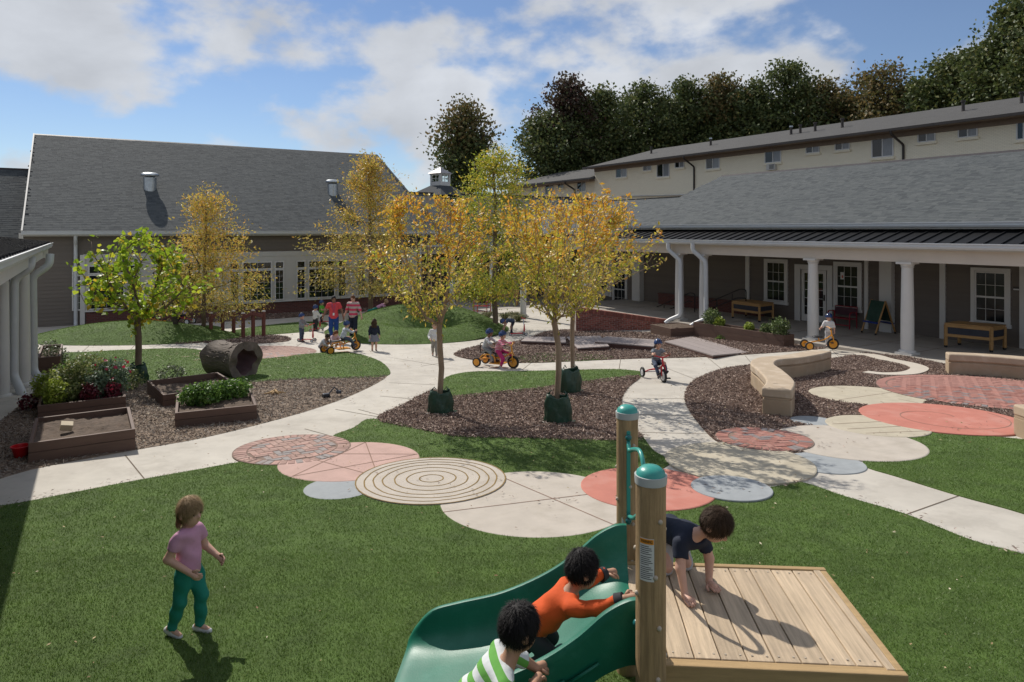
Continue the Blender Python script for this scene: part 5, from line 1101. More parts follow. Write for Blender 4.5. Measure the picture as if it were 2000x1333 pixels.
# hollow log tunnel
m_log = mat('log_bark', (.14, .112, .092), .85, .4, 9, .012, 34, stretch=(.3, 1, 1), dirt=((.24, .20, .17), 2.2, .5)); m_login = mat('log_inside', (.13, .075, .075), .85, .35, 3, .02, 9, stretch=(.4, 1, 1))
lb_ = G(440, 737); lg_ = thing('log_tunnel', 'hollow concrete log tunnel with bark texture on the left lawn', 'log tunnel', lb_ + Vector((0, .35, 0)), R(-27))
n, m_ = 72, 30; Lh = .52; mbo = MB(); mbi = MB(); mbe = MB()
def rlog(a, x, inner):
    f = x / Lh; fl_ = .06 * abs(f) ** 4 + .03 * (f > .5)
    r = .405 + fl_ + .008 * math.sin(3 * a + 2 * x) + .004 * math.sin(11 * a - 5 * x) + (.009 * math.sin(27 * a + 2.5 * math.sin(9 * x)) * (1 if abs(f) < .75 else .25) if not inner else 0)
    if inner: r = .30 + .03 * math.sin(3 * a + 1) + .02 * math.sin(7 * a + 4 * x)
    return r
for j in range(m_ + 1):
    for i in range(n):
        a = 2 * math.pi * i / n
        for mb, inn in ((mbo, 0), (mbi, 1)):
            x = -Lh + 2 * Lh * j / m_ + (.03 * math.sin(3 * a) + .012 * math.sin(7 * a + 1)) * (abs(2 * j / m_ - 1) ** 3) * (1 if j > m_ / 2 else -1)
            r = rlog(a, x, inn); mb.v.append((x, r * math.cos(a) * 1.02, .37 + r * math.sin(a)))
for j in range(m_):
    for i in range(n):
        q = (j * n + i, j * n + (i + 1) % n, (j + 1) * n + (i + 1) % n, (j + 1) * n + i); mbo.f.append(q); mbi.f.append(q[::-1])
for j in (0, m_):
    mbe = MB()
    for i in range(n):
        p = len(mbe.v); mbe.v += [mbo.v[j * n + i], mbo.v[j * n + (i + 1) % n], mbi.v[j * n + (i + 1) % n], mbi.v[j * n + i]]; mbe.f.append((p, p + 1, p + 2, p + 3))
    mbe.build('cut_end', m_log, lg_, fixn=True)
mbo.build('bark', m_log, lg_, smooth=True, fixn=True); mbi.build('inside', m_login, lg_, smooth=True)
# raised bark ridges
for k in range(46):
    a = random.uniform(-.1, math.pi + .1); x = random.uniform(-Lh * .8, Lh * .55); L_ = random.uniform(.08, .25); pts = []
    for s in range(5): xx = x + L_ * s / 4; aa = a + .05 * math.sin(s * 1.7 + k); r = rlog(aa, xx, 0) + .004; pts.append((xx, r * math.cos(aa) * 1.02, .37 + r * math.sin(aa)))
    MB().tube(pts, [.002, .008, .009, .007, .002], 5).build('bark_ridge', m_log, lg_, smooth=True)

# balance rails
m_rail = mat('red_brown_timber', (.16, .055, .04), .7, .2, 6, .002, 50, stretch=(1, 1, .3)); m_rcap = mat('rail_cap', (.55, .50, .45), .7)
for lb2, ps in (('left balance rail: three red-brown posts with sloping handrails', ((412, 659, 612.5), (435, 656.5, 607.5), (456.5, 656, 609))), ('right balance rail: three red-brown posts with sloping handrails', ((475, 661, 613), (494.5, 660, 607.5), (515, 659, 609)))):
    b0 = G(ps[0][0], ps[0][1]); t = thing('balance_rail', lb2, 'play rail', b0, 0, 'balance rails on the mulch'); tops = []
    for (px, pb, pt) in ps:
        q = G(px, pb) - b0; z = at(px, pt, b0.y + q.y).z - b0.z; MB().tube([(q.x, q.y, -.05), (q.x, q.y, z)], .07, 12).build('post', m_rail, t, smooth='auto'); MB().lathe([(.075, z), (.075, z + .02), (.05, z + .045), (.01, z + .05)], 12, (q.x, q.y, 0)).build('post_cap', m_rcap, t, smooth='auto'); tops.append(Vector((q.x, q.y, z)))
    dz = (Vector((0, 0, -.17)), Vector((0, 0, -.08)), Vector((0, 0, -.16)))
    for i in range(2): MB().bar(tops[i] + dz[i] + Vector((0, -.08, 0)), tops[i + 1] + dz[i + 1] + Vector((0, -.08, 0)), .05, .13).build('handrail', m_rail, t, bevel=.008)

# ---- things on the porch
m_oak = mat('oak_table', (.42, .24, .09), .5, .2, 5, .001, 40, stretch=(1, 1, 4)); m_tub = mat('dark_tub', (.03, .035, .05), .4, .2); m_rubber = mat('rubber', (.015, .015, .016), .6, .1)
def sand_table(label, legs, hpx, top=None):
    L4 = [level(x, y, PZ) for x, y in legs]; o = L4[0]; t = thing('sand_table', label, 'table', o, 0, 'wooden sand and water tables on the porch')
    h = CZ - (hpx - HZ) * o.y / F - PZ; L4 = [p - o for p in L4]; L4[3] = L4[0] + (L4[2] - L4[1])
    for p in L4:
        lg = MB().box(p.x - .04, p.x + .04, p.y - .04, p.y + .04, .07, h).build('leg', m_oak, t, bevel=.006); MB().tube([(p.x - .0, p.y - .03, .045), (p.x, p.y + .03, .045)], .045, 10).build('caster', m_rubber, lg, smooth='auto')
    for i in range(4):
        a, b = L4[i], L4[(i + 1) % 4]
        for z in (h - .03, h * .55): MB().bar(a + Vector((0, 0, z)), b + Vector((0, 0, z)), .05, .09).build('rail', m_oak, t, bevel=.005)
    MB().add([p + Vector((0, 0, h * .58)) for p in L4] + [p + Vector((0, 0, h - .05)) for p in L4], [(0, 1, 2, 3), (0, 4, 5, 1), (1, 5, 6, 2), (2, 6, 7, 3), (3, 7, 4, 0)]).build('tub', m_tub, t)
    c = sum(L4, Vector()) / 4; q = [c + (p - c) * 1.06 for p in L4]
    MB().add([p + Vector((0, 0, h + .02)) for p in q] + [p + Vector((0, 0, h + .055)) for p in q], [(3, 2, 1, 0), (4, 5, 6, 7), (0, 1, 5, 4), (1, 2, 6, 5), (2, 3, 7, 6), (3, 0, 4, 7)]).build('table_top', m_oak, t, bevel=.006, fixn=True); return t
sand_table('wooden lidded water table on casters beyond the long planter', ((1431, 622), (1483, 630), (1509, 626), (1457, 618)), 590)
sand_table('wooden lidded water table on casters near the straight bench', ((1847, 679), (1936, 689), (1962, 684), (1873, 672)), 634)
# easel
m_chalk = mat('green_chalkboard', (.02, .06, .042), .7, .3, 5, dirt=((.08, .12, .1), 3, .5)); m_bluet = mat('blue_tray', (.01, .04, .25), .4)
q = [level(x, y, PZ) for x, y in ((1683, 650), (1710, 655), (1748, 652), (1722, 647))]; o = q[0]; t = thing('easel', 'wooden A-frame easel with green chalkboard and blue tray on the porch', 'easel', o); q = [p - o for p in q]
tl = (q[0] + q[3]) / 2 + Vector((0, 0, 1.2)); tr = (q[1] + q[2]) / 2 + Vector((0, 0, 1.2))
for a, b in ((q[0], tl), (q[3], tl), (q[1], tr), (q[2], tr)):
    lg = MB().bar(a + Vector((0, 0, .05)), b, .045, .045).build('leg', m_oak, t, bevel=.004); MB().tube([a + Vector((0, 0, 0)), a + Vector((0, 0, .07))], .035, 8).build('foot', m_rubber, lg)
f = lambda a, b, s: a.lerp(b, s)
bd = [f(q[0], tl, .38), f(q[1], tr, .38), f(q[1], tr, .98), f(q[0], tl, .98)]; nrm = (bd[1] - bd[0]).cross(bd[3] - bd[0]).normalized() * .03
for s, nm in ((1, 'chalkboard'), (-1, 'back_panel')):
    bb = bd if s == 1 else [f(q[3], tl, .38), f(q[2], tr, .38), f(q[2], tr, .98), f(q[3], tl, .98)]
    MB().add([p + nrm * s for p in bb] + [p + nrm * s * .4 for p in bb], [(0, 1, 2, 3), (7, 6, 5, 4), (0, 4, 5, 1), (1, 5, 6, 2), (2, 6, 7, 3), (3, 7, 4, 0)]).build(nm, m_chalk, t, fixn=True)
MB().bar(f(q[0], tl, .33) + nrm * 2.2, f(q[1], tr, .33) + nrm * 2.2, .12, .05).build('tray', m_bluet, t, bevel=.01); MB().bar(f(q[3], tl, .33) - nrm * 2.2, f(q[2], tr, .33) - nrm * 2.2, .12, .05).build('tray', m_bluet, t, bevel=.01)
# black bin with lid
o = level(1795, 651, PZ) + U * .15; t = thing('storage_bin', 'black plastic storage bin with grey lid behind the nearest porch column', 'bin', o, ANG)
MB().add([(-.28, -.22, 0), (.28, -.22, 0), (.28, .22, 0), (-.28, .22, 0), (-.38, -.3, .55), (.38, -.3, .55), (.38, .3, .55), (-.38, .3, .55)], [(3, 2, 1, 0), (0, 1, 5, 4), (1, 2, 6, 5), (2, 3, 7, 6), (3, 0, 4, 7), (4, 5, 6, 7)]).build('bin', m_rubber, t, bevel=.02); MB().box(-.42, .42, -.34, .34, .552, .60).box(-.36, .36, -.28, .28, .60, .66).build('lid', mat('grey_lid', (.28, .28, .29), .5, .2), t, bevel=.015)
# red steel chairs and benches in the shade
m_redst = mat('red_steel', (.30, .02, .035), .4, .1)
def red_bench(label, o, rz, w):
    t = thing('red_metal_bench', label, 'bench', o, rz, 'red tube-framed benches on the porches')
    for x in (-w / 2, w / 2): MB().tube(smooth3([(x, -.25, 0), (x, -.25, .62), (x, .2, .62), (x, .22, 0)]), .022, 8).build('side_frame', m_redst, t, smooth=True)
    MB().tube([(-w / 2, .2, .35), (-w / 2, .26, .8), (w / 2, .26, .8), (w / 2, .2, .35)], .02, 8).build('back_frame', m_redst, t, smooth=True)
    MB().box(-w / 2, w / 2, -.24, .2, .36, .385).build('seat', m_redst, t); MB().box(-w / 2, w / 2, .215, .235, .48, .76).build('backrest', mat('dark_mesh', (.06, .02, .03), .7), t)
    MB().tube([(-w / 2, -.2, .12), (w / 2, -.2, .12)], .018, 6).build('stretcher', m_redst, t); return t
red_bench('red metal bench in the shade behind the child with the yellow tricycle', level(1645, 640, PZ), RA + R(180), .9); red_bench('red metal chair on the back porch beyond the mound', level(942, 612, -1.4), R(-20), .7)
t = thing('wooden_bench', 'plain wooden bench against the dark back porch wall', 'bench', level(985, 596, -1.4), R(-10)); MB().box(-.8, .8, -.2, .2, .42, .47).build('seat', m_oak, t); MB().box(-.8, .8, .2, .24, .5, .85).build('backrest', m_oak, t)
for x in (-.72, .72):
    for y in (-.16, .2): MB().box(x - .03, x + .03, y - .03, y + .03, 0, .42 if y < 0 else .85).build('leg', m_oak, t)
t = thing('planter_tub', 'dark brown box by the corner of the long building', 'box', level(822, 597, -1.44), ANG); MB().box(-.35, .35, -.3, .3, 0, .6).build('box', m_bed, t, bevel=.02); MB().box(-.38, .38, -.33, .33, .6, .66).build('lid', m_bed, t)

# ---- wheeled toys
m_yel = mat('yellow_enamel', (.72, .30, .015), .35, .08, 4, spec=.5, coat=.3); m_redp = mat('red_enamel', (.50, .02, .03), .35, .08, 4, coat=.3); m_blk = mat('black_seat', (.015, .015, .017), .5, .1); m_steel = mat('steel', (.5, .5, .5), .3, .1, metal=.8); m_hubw = mat('white_hub', (.6, .6, .6), .5)
WH = {}
def wheel(t, x, y, z, r, hubm, w=.05):
    wt = MB().lathe([(r * .70, -w / 2), (r * .9, -w / 2), (r, -w * .25), (r, w * .25), (r * .9, w / 2), (r * .70, w / 2), (r * .70, -w / 2)], 22, (0, 0, 0), Matrix.Rotation(R(90), 3, 'X'), caps=False); wo_ = wt.build('wheel', m_rubber, t, smooth='auto'); wo_.location = (x, y, z)
    MB().lathe([(.015, -w * .5), (r * .2, -w * .56), (r * .24, -w * .4), (r * .6, -w * .36), (r * .73, -w * .42), (r * .73, w * .42), (r * .6, w * .36), (r * .24, w * .4), (r * .2, w * .56), (.015, w * .5)], 22, (0, 0, 0), Matrix.Rotation(R(90), 3, 'X')).build('hub', hubm, wo_, smooth='auto')
    return wo_
def trike(label, loc, rz, m, s=1.0, taxi=False, group='ride-on tricycles', red=False):
    t = thing('tricycle', label, 'tricycle', loc, rz, group); t.scale = (s, s, s); hub = m if not red else m_hubw; rf, rr = .17, .13; xr = -.62 if taxi else -.38; tube = .02
    for k in (-1, 1): MB().tube(smooth3([(.36, k * .05, rf), (.36, k * .05, .36), (.32, k * .03, .44)]), .015, 8).build('fork', m, t, smooth=True)
    MB().tube([(.335, 0, .40), (.30, 0, .62)], .022, 8).build('steering_tube', m, t, smooth=True)
    hbr = MB().tube(smooth3([(.22, -.22, .64), (.27, -.17, .66), (.305, -.06, .62), (.305, .06, .62), (.27, .17, .66), (.22, .22, .64)]), .014, 8).build('handlebar', m, t, smooth=True)
    for k in (-1, 1): MB().tube([(.20, k * .245, .635), (.235, k * .20, .645)], .02, 8).build('grip', m_blk, hbr)
    MB().tube(smooth3([(.325, 0, .44), (.14, 0, .30), (-.05, 0, .26), (xr + .05, 0, .2)]), tube, 8).build('frame', m, t, smooth=True)
    MB().tube([(-.02, 0, .24), (-.06, 0, .36)], .02, 8).build('seat_post', m, t); MB().lathe([(.03, 0), (.13, .01), (.14, .03), (.11, .05), (.02, .055)], 16, (-.08, 0, .35), Matrix.Diagonal((1.1, .85, 1))).build('seat', m_blk, t, smooth=True)
    MB().tube([(xr, -.25, rr), (xr, .25, rr)], .014, 8).build('rear_axle', m_steel, t); MB().tube(smooth3([(xr + .02, -.2, rr), (xr + .08, -.1, .2), (xr + .08, .1, .2), (xr + .02, .2, rr)]), .018, 8).build('rear_frame', m, t, smooth=True)
    wheel(t, .36, 0, rf, rf, hub); wheel(t, xr, -.24, rr, rr, hub); wheel(t, xr, .24, rr, rr, hub)
    for k in (-1, 1):
        MB().tube([(.36, k * .03, rf), (.36 + k * .06, k * .06, rf - k * .05)], .010, 6).build('crank', m_steel, t); MB().box(.36 + k * .06 - .035, .36 + k * .06 + .035, k * .06 if k > 0 else -.15, .15 if k > 0 else -.06, rf - k * .05 - .012, rf - k * .05 + .012).build('pedal', m_blk, t)
    if taxi:
        for k in (-1, 1): MB().tube(smooth3([(-.12, k * .12, .12), (-.14, k * .12, .34), (-.5, k * .13, .34), (xr, k * .14, rr + .02)]), .017, 8).build('passenger_frame', m, t, smooth=True)
        MB().box(-.58, -.24, -.12, .12, .355, .385).build('passenger_seat', m_blk, t, bevel=.02); MB().tube(smooth3([(-.56, -.12, .36), (-.60, -.12, .62), (-.60, .12, .62), (-.56, .12, .36)]), .014, 8).build('backrest', m_blk, t, smooth=True); MB().box(-.3, .1, -.16, .16, .10, .125).build('footboard', m, t)
    return t
def scooter(label, loc, rz, s=1.0):
    t = thing('kick_scooter', label, 'scooter', loc, rz, 'red three-wheeled scooters'); t.scale = (s, s, s)
    MB().prism([(-.30, -.05), (.12, -.06), (.2, -.03), (.2, .03), (.12, .06), (-.30, .05)], .075, .10).build('deck', m_redp, t, bevel=.006)
    MB().tube([(.2, 0, .09), (.26, 0, .12), (.20, 0, .62)], .016, 8).build('steering_tube', m_steel, t, smooth=True); hb_ = MB().tube([(.2, -.16, .63), (.2, .16, .63)], .014, 8).build('handlebar', m_redp, t); MB().lathe([(.025, .14), (.035, .2), (.02, .42)], 10, (.24, 0, 0)).build('stem_sleeve', m_redp, t, smooth=True)
    for k in (-1, 1): MB().tube([(.2, k * .12, .63), (.2, k * .19, .63)], .02, 8).build('grip', m_redp, hb_)
    MB().tube([(.26, -.12, .06), (.26, .12, .06)], .012, 6).build('axle', m_steel, t)
    for (x, y) in ((.26, -.13), (.26, .13), (-.30, 0)): wheel(t, x, y, .06, .06, m_hubw, .03)
    return t

# ---- small loose things
bk_ = G(41, 893); t = thing('bucket', 'small red plastic bucket beside the bare raised bed', 'bucket', bk_, .4); MB().lathe([(.075, .0), (.08, .005), (.115, .15), (.128, .152), (.128, .165), (.112, .165), (.075, .012), (.01, .01)], 24).build('pail', mat('red_plastic', (.62, .012, .02), .35, .06), t, smooth='auto'); MB().tube([(.125, 0, .16), (.17, .02, .10), (.13, .08, .06), (.02, .128, .08), (-.10, .09, .12), (-.125, 0, .16)], .004, 6).build('handle', m_blk, t, smooth=True)
q = inbed(b1, ANG, .42, .75, .23); t = thing('wooden_block', 'pale wooden block lying in the soil of the bare raised bed', 'block', q, .6); b_ = MB().box(-.08, .08, -.06, .06, 0, .1).build('block', mat('pale_wood', (.58, .48, .33), .7, .1), t, bevel=.006); b_.rotation_euler = (.35, .2, 0)
st_ = G(537, 771); t = thing('stick_cross', 'tan crossed sticks lying on the mulch beyond the basil bed', 'sticks', st_, .3); ms_ = mat('tan_stick', (.5, .33, .16), .8, .2)
for a, L_ in ((0, .22), (1.1, .14), (2.1, .2), (2.9, .12)): MB().tube([(-math.cos(a) * L_, -math.sin(a) * L_, .03), (0, 0, .06 + a * .012), (math.cos(a) * L_, math.sin(a) * L_, .025)], [.012, .03, .01], 6).build('stick', ms_, t, smooth=True)
sc_ = G(638, 777); t = thing('toy_digger', 'small dark toy digger lying in the mulch near the path edge', 'toy', sc_, .5); MB().box(-.08, .06, -.05, .05, .02, .09).build('body', m_tub, t, bevel=.015); MB().tube([(.05, 0, .08), (.16, 0, .2), (.24, 0, .12)], .014, 6).build('arm', m_tub, t); MB().box(.2, .3, -.05, .05, .06, .12).build('scoop', m_tub, t, bevel=.01)
for x in (-.06, .04):
    for y in (-.055, .055): MB().tube([(x, y - .012, .03), (x, y + .012, .03)], .03, 10).build('wheel', m_rubber, t)

# ================================================================ play deck with slide
m_deckw = mat('cedar_deck', (.48, .37, .25), .72, .30, 3.4, .002, 40, rnd=.14, detail=9, stretch=(16, .8, 6), dirt=((.34, .26, .19), 5, .35)); m_rim = mat('treated_rim', (.40, .27, .13), .7, .2, 3, .002, 40, stretch=(1, 8, 12), dirt=((.28, .17, .07), 2, .4))
m_post = mat('round_post', (.35, .235, .12), .72, .42, 5, .004, 30, stretch=(9, 9, .5), dirt=((.20, .12, .05), 4, .5), detail=9); m_teal = mat('teal_plastic', (.035, .30, .25), .35, .06, 5, spec=.5, coat=.15); m_teald = mat('dark_teal_bolt', (.01, .12, .12), .3, .06, coat=.3); m_capg = mat('cap_ring', (.45, .46, .45), .5); m_bolt = mat('bolt_cover', (.42, .36, .28), .6)
DZ = .55; dk0 = Vector((.70, 3.50, 0)); drz = R(-4.0)
deck = thing('play_deck', 'low wooden play platform with two round posts beside the green slide', 'play platform', dk0, drz)
DW, DD = 1.255, 1.03; x0 = -.03; nb = 9; bwid = (DW - .075 - x0) / nb
for k in range(nb):
    bx0 = x0 + k * bwid; o = MB().box(bx0 + .0035, bx0 + bwid - .0035, .03, DD - .03, DZ - .04, DZ + random.uniform(-.002, .002)).build('deck_board', m_deckw, deck, bevel=.004)
    for yy in (.07, DD - .07):
        for xx in (.03, bwid - .03): MB().lathe([(.006, DZ + .0025), (.0055, DZ + .004)], 8, (bx0 + xx, yy, 0)).build('screw', m_bolt, o)
MB().box(DW - .073, DW - .03, .0, DD, DZ - .14, DZ + .004).build('side_rim', m_deckw, deck, bevel=.005); MB().box(DW - .029, DW + .01, .0, DD, DZ - .16, DZ + .002).build('side_rim', m_rim, deck, bevel=.005)
MB().box(-.02, DW + .011, -.042, -.002, DZ - .17, DZ + .003).build('front_rim', m_rim, deck, bevel=.006); MB().box(-.06, DW + .011, -.002, .029, DZ - .15, DZ - .004).build('front_rim', m_rim, deck, bevel=.004); MB().box(-.06, DW + .011, DD - .029, DD + .012, DZ - .17, DZ + .008).build('back_rim', m_rim, deck, bevel=.006)
MB().ball((DW - .07, -.05, DZ - .10), .026, 14, 10, (1, .6, 1)).build('bolt', m_teald, deck, smooth=True)
for (x, y) in ((DW - .06, .05), (DW - .06, DD - .06)): MB().tube([(x, y, -.4), (x, y, DZ - .16)], .06, 14).build('support_post', m_post, deck, smooth='auto')
for nm, (x, y), r in (('front', (-.0, -.085), .075), ('back', (.0, 1.105), .072)):
    zt = 1.52
    p = MB().tube([(x, y, -.5), (x, y, .6), (x, y, zt)], r, 32).build('post', m_post, deck, smooth='auto')
    MB().lathe([(r + .004, zt - .03), (r + .006, zt - .005), (r + .006, zt + .012)], 28, (x, y, 0)).build('cap_ring', m_capg, p, smooth='auto'); MB().lathe([(r - .002, zt + .012), (r - .006, zt + .03), (r * .6, zt + .05), (.012, zt + .058)], 28, (x, y, 0)).build('cap', m_teal, p, smooth='auto')
    for (bz, an) in ((1.32, -60), (1.05, -80), (.80, -65), (.55, -70), (1.25, 20), (.95, 200), (.62, 15), (1.15, 160), (.4, -75)): c_ = Vector((x + r * math.cos(R(an)), y + r * math.sin(R(an)), bz)); MB().ball(c_, .013, 10, 6).build('bolt', m_bolt, p, smooth=True)
    if nm == 'front':
        lab = MB(); a0, a1 = R(-141), R(-85); n_ = 10; rr_ = r + .0015; z0_, z1_ = 1.03, 1.24
        for i in range(n_ + 1): a = a0 + (a1 - a0) * i / n_; lab.v += [(x + rr_ * math.cos(a), y + rr_ * math.sin(a), z0_), (x + rr_ * math.cos(a), y + rr_ * math.sin(a), z1_)]
        lab.f = [(2 * i, 2 * i + 2, 2 * i + 3, 2 * i + 1) for i in range(n_)]; lo_ = lab.build('warning_label', mat('label_white', (.62, .62, .60), .5, .03), p, smooth=True)
        def onlab(u0, u1, w0, w1, m, nm2, dr):
            g = MB(); k = 8
            for i in range(k + 1): a = a0 + (a1 - a0) * (u0 + (u1 - u0) * i / k); g.v += [(x + (rr_ + dr) * math.cos(a), y + (rr_ + dr) * math.sin(a), z0_ + (z1_ - z0_) * w0), (x + (rr_ + dr) * math.cos(a), y + (rr_ + dr) * math.sin(a), z0_ + (z1_ - z0_) * w1)]
            g.f = [(2 * i, 2 * i + 2, 2 * i + 3, 2 * i + 1) for i in range(k)]; return g.build(nm2, m, lo_)
        onlab(.03, .97, .87, .985, mat('warning_orange', (.75, .28, .01), .5, .03), 'warning_band', .001)
        ink = mat('label_ink', (.03, .03, .03), .6, .03); wz = .81
        for k in range(17):
            if k in (5, 10): wz -= .018
            onlab(.07, .07 + (.86 if k % 3 else .66) * random.uniform(.85, 1), wz, wz + .016, ink, 'print_line', .001); wz -= .045
        cu_ = bpy.data.curves.new('warning', 'FONT'); cu_.body = 'WARNING'; cu_.size = .0195; cu_.align_x = 'CENTER'; cu_.offset = .0004; to = bpy.data.objects.new('warning_text', cu_); COL.objects.link(to); dg = bpy.context.evaluated_depsgraph_get(); me = bpy.data.meshes.new_from_object(to.evaluated_get(dg)); bpy.data.objects.remove(to)
        am = (a0 + a1) / 2
        for v_ in me.vertices: a = am + v_.co.x / rr_ * .62; v_.co = (x + (rr_ + .002) * math.cos(a), y + (rr_ + .002) * math.sin(a), z1_ - .021 + v_.co.y)
        link('warning_text', me, ink, lo_)
    else:
        MB().box(x - .012, x + .014, y - r - .008, y - r + .004, .80, 1.42).build('handle_plate', m_teal, p, bevel=.004)
        MB().tube(smooth3([(x + .0, y - r, 1.36), (x + .0, y - r - .05, 1.30), (x + .02, y - r - .09, 1.33), (x + .05, y - r - .26, 1.38), (x + .06, y - r - .36, 1.30), (x + .05, y - r - .38, 1.05), (x + .02, y - r - .1, .88), (x, y - r, .86)], 5, .08), .014, 10).build('handle', m_teal, p, smooth=True)
        for bz in (1.38, .83): MB().ball((x, y - r - .012, bz), .022, 12, 8).build('bolt', m_teald, p, smooth=True)
# slide: lofted trough
slide = thing('slide', 'green plastic slide with high curved sides leading off the wooden platform', 'slide', dk0, drz)
ctrl = [(-.02, .535, .30), (-.10, .53, .295), (-.22, .475, .28), (-.37, .365, .255), (-.57, .245, .24), (-.84, .115, .245), (-1.12, .05, .235), (-1.30, .025, .20), (-1.41, .012, .10), (-1.46, -.005, .03)]
def interp(s):
    k = s * (len(ctrl) - 1); i = min(int(k), len(ctrl) - 2); f = k - i; P = [ctrl[max(i - 1, 0)], ctrl[i], ctrl[i + 1], ctrl[min(i + 2, len(ctrl) - 1)]]
    return [.5 * ((2 * P[1][c]) + (P[2][c] - P[0][c]) * f + (2 * P[0][c] - 5 * P[1][c] + 4 * P[2][c] - P[3][c]) * f * f + (3 * P[1][c] - P[0][c] - 3 * P[2][c] + P[3][c]) * f ** 3) for c in range(3)]
sec = []; ns = 40; yn, yf = .035, .985; ymid = (yn + yf) / 2
for i in range(ns + 1):
    x, zb, hw = interp(i / ns); row = []; wd = (yf - yn) / 2
    half = [(.0, 0.0), (.30, .0), (.48, .012), (.62, .05), (.73, .14), (.80, .28), (.845, .5), (.875, .75), (.895, .93), (.915, .99), (.945, 1.0), (.985, .985), (1.0, .92), (1.0, .8)]
    inner = [(ymid + wd * a, zb + hw * b) for a, b in half]; outer = [(ymid + wd * .985, zb + hw * .3), (ymid + wd * .93, zb - .06), (ymid + wd * .6, zb - .085), (ymid, zb - .085)]
    R_ = inner + outer; Lm = [(2 * ymid - a, b) for a, b in R_[::-1]]; row = R_ + Lm[1:-1]; sec.append([(x, a, b) for a, b in row])
mb = MB(); k = len(sec[0])
for r_ in sec: mb.v += r_
for i in range(ns):
    for j in range(k): mb.f.append((i * k + j, i * k + (j + 1) % k, (i + 1) * k + (j + 1) % k, (i + 1) * k + j))
mb.f += [tuple(range(k)), tuple(range(ns * k, (ns + 1) * k))[::-1]]
so_ = mb.build('slide_chute', mat('slide_green', (.006, .14, .085), .44, .14, 3.5, .0008, 120, spec=.45, dirt=((.05, .21, .155), 7, .4)), slide, smooth='auto', fixn=True)
MB().box(-.035, -.005, .0, 1.02, .36, .86).build('mount_plate', mat('plate_cream', (.42, .42, .38), .5), slide, bevel=.01) if False else None
for y in (.0, 1.0): MB().add([(-.045, y, .30), (-.015, y, .30), (-.015, y, .80), (-.045, y, .86), (-.045, y + .022, .30), (-.015, y + .022, .30), (-.015, y + .022, .80), (-.045, y + .022, .86)], [(0, 1, 2, 3), (7, 6, 5, 4), (0, 4, 5, 1), (1, 5, 6, 2), (2, 6, 7, 3), (3, 7, 4, 0)]).build('mount_plate', mat('plate_cream', (.42, .42, .38), .5), slide, bevel=.008, fixn=True)
for z in (.40, .74): 
    for y in (-.01, 1.03): MB().ball((-.06, y, z), .022, 12, 8).build('bolt', m_teald, slide, smooth=True)
for k in range(3): MB().tube([(-.25 - .18 * k, .03 + .002, .50 - .10 * k), (-.42 - .18 * k, .026, .38 - .09 * k)], [.008, .012], 6).build('side_rib', MATS['slide_green'], slide, smooth=True)
MB().tube([(-1.28, .75, -.3), (-1.28, .75, -.03)], .04, 10).build('slide_foot', m_teald, slide); MB().tube([(-1.28, .25, -.3), (-1.28, .25, -.03)], .04, 10).build('slide_foot', m_teald, slide)
# ================================================================ people
def s_cone(P, a, b, ra, rb):
    a = np.array(a, float); b = np.array(b, float); ab = b - a; t = np.clip(((P - a) @ ab) / max(ab @ ab, 1e-9), 0, 1)
    return np.linalg.norm(P - a - t[:, None] * ab, axis=1) - (ra + (rb - ra) * t)
def s_ell(P, c, r, M=None):
    q = P - np.array(c, float)
    if M is not None: q = q @ M                              # columns of M: the ellipsoid's axes
    r = np.array(r, float); k0 = np.linalg.norm(q / r, axis=1); k1 = np.linalg.norm(q / (r * r), axis=1); return k0 * (k0 - 1) / np.maximum(k1, 1e-6)
def smin(a, b, k):
    h = np.clip(.5 + .5 * (b - a) / k, 0, 1); return b + (a - b) * h - k * h * (1 - h)
def union(ds, k):
    d = ds[0]
    for e in ds[1:]: d = smin(d, e, k)
    return d
EDG = [((0, 0, 0), (1, 0, 0)), ((0, 1, 0), (1, 1, 0)), ((0, 0, 1), (1, 0, 1)), ((0, 1, 1), (1, 1, 1)), ((0, 0, 0), (0, 1, 0)), ((1, 0, 0), (1, 1, 0)), ((0, 0, 1), (0, 1, 1)), ((1, 0, 1), (1, 1, 1)), ((0, 0, 0), (0, 0, 1)), ((1, 0, 0), (1, 0, 1)), ((0, 1, 0), (0, 1, 1)), ((1, 1, 0), (1, 1, 1))]
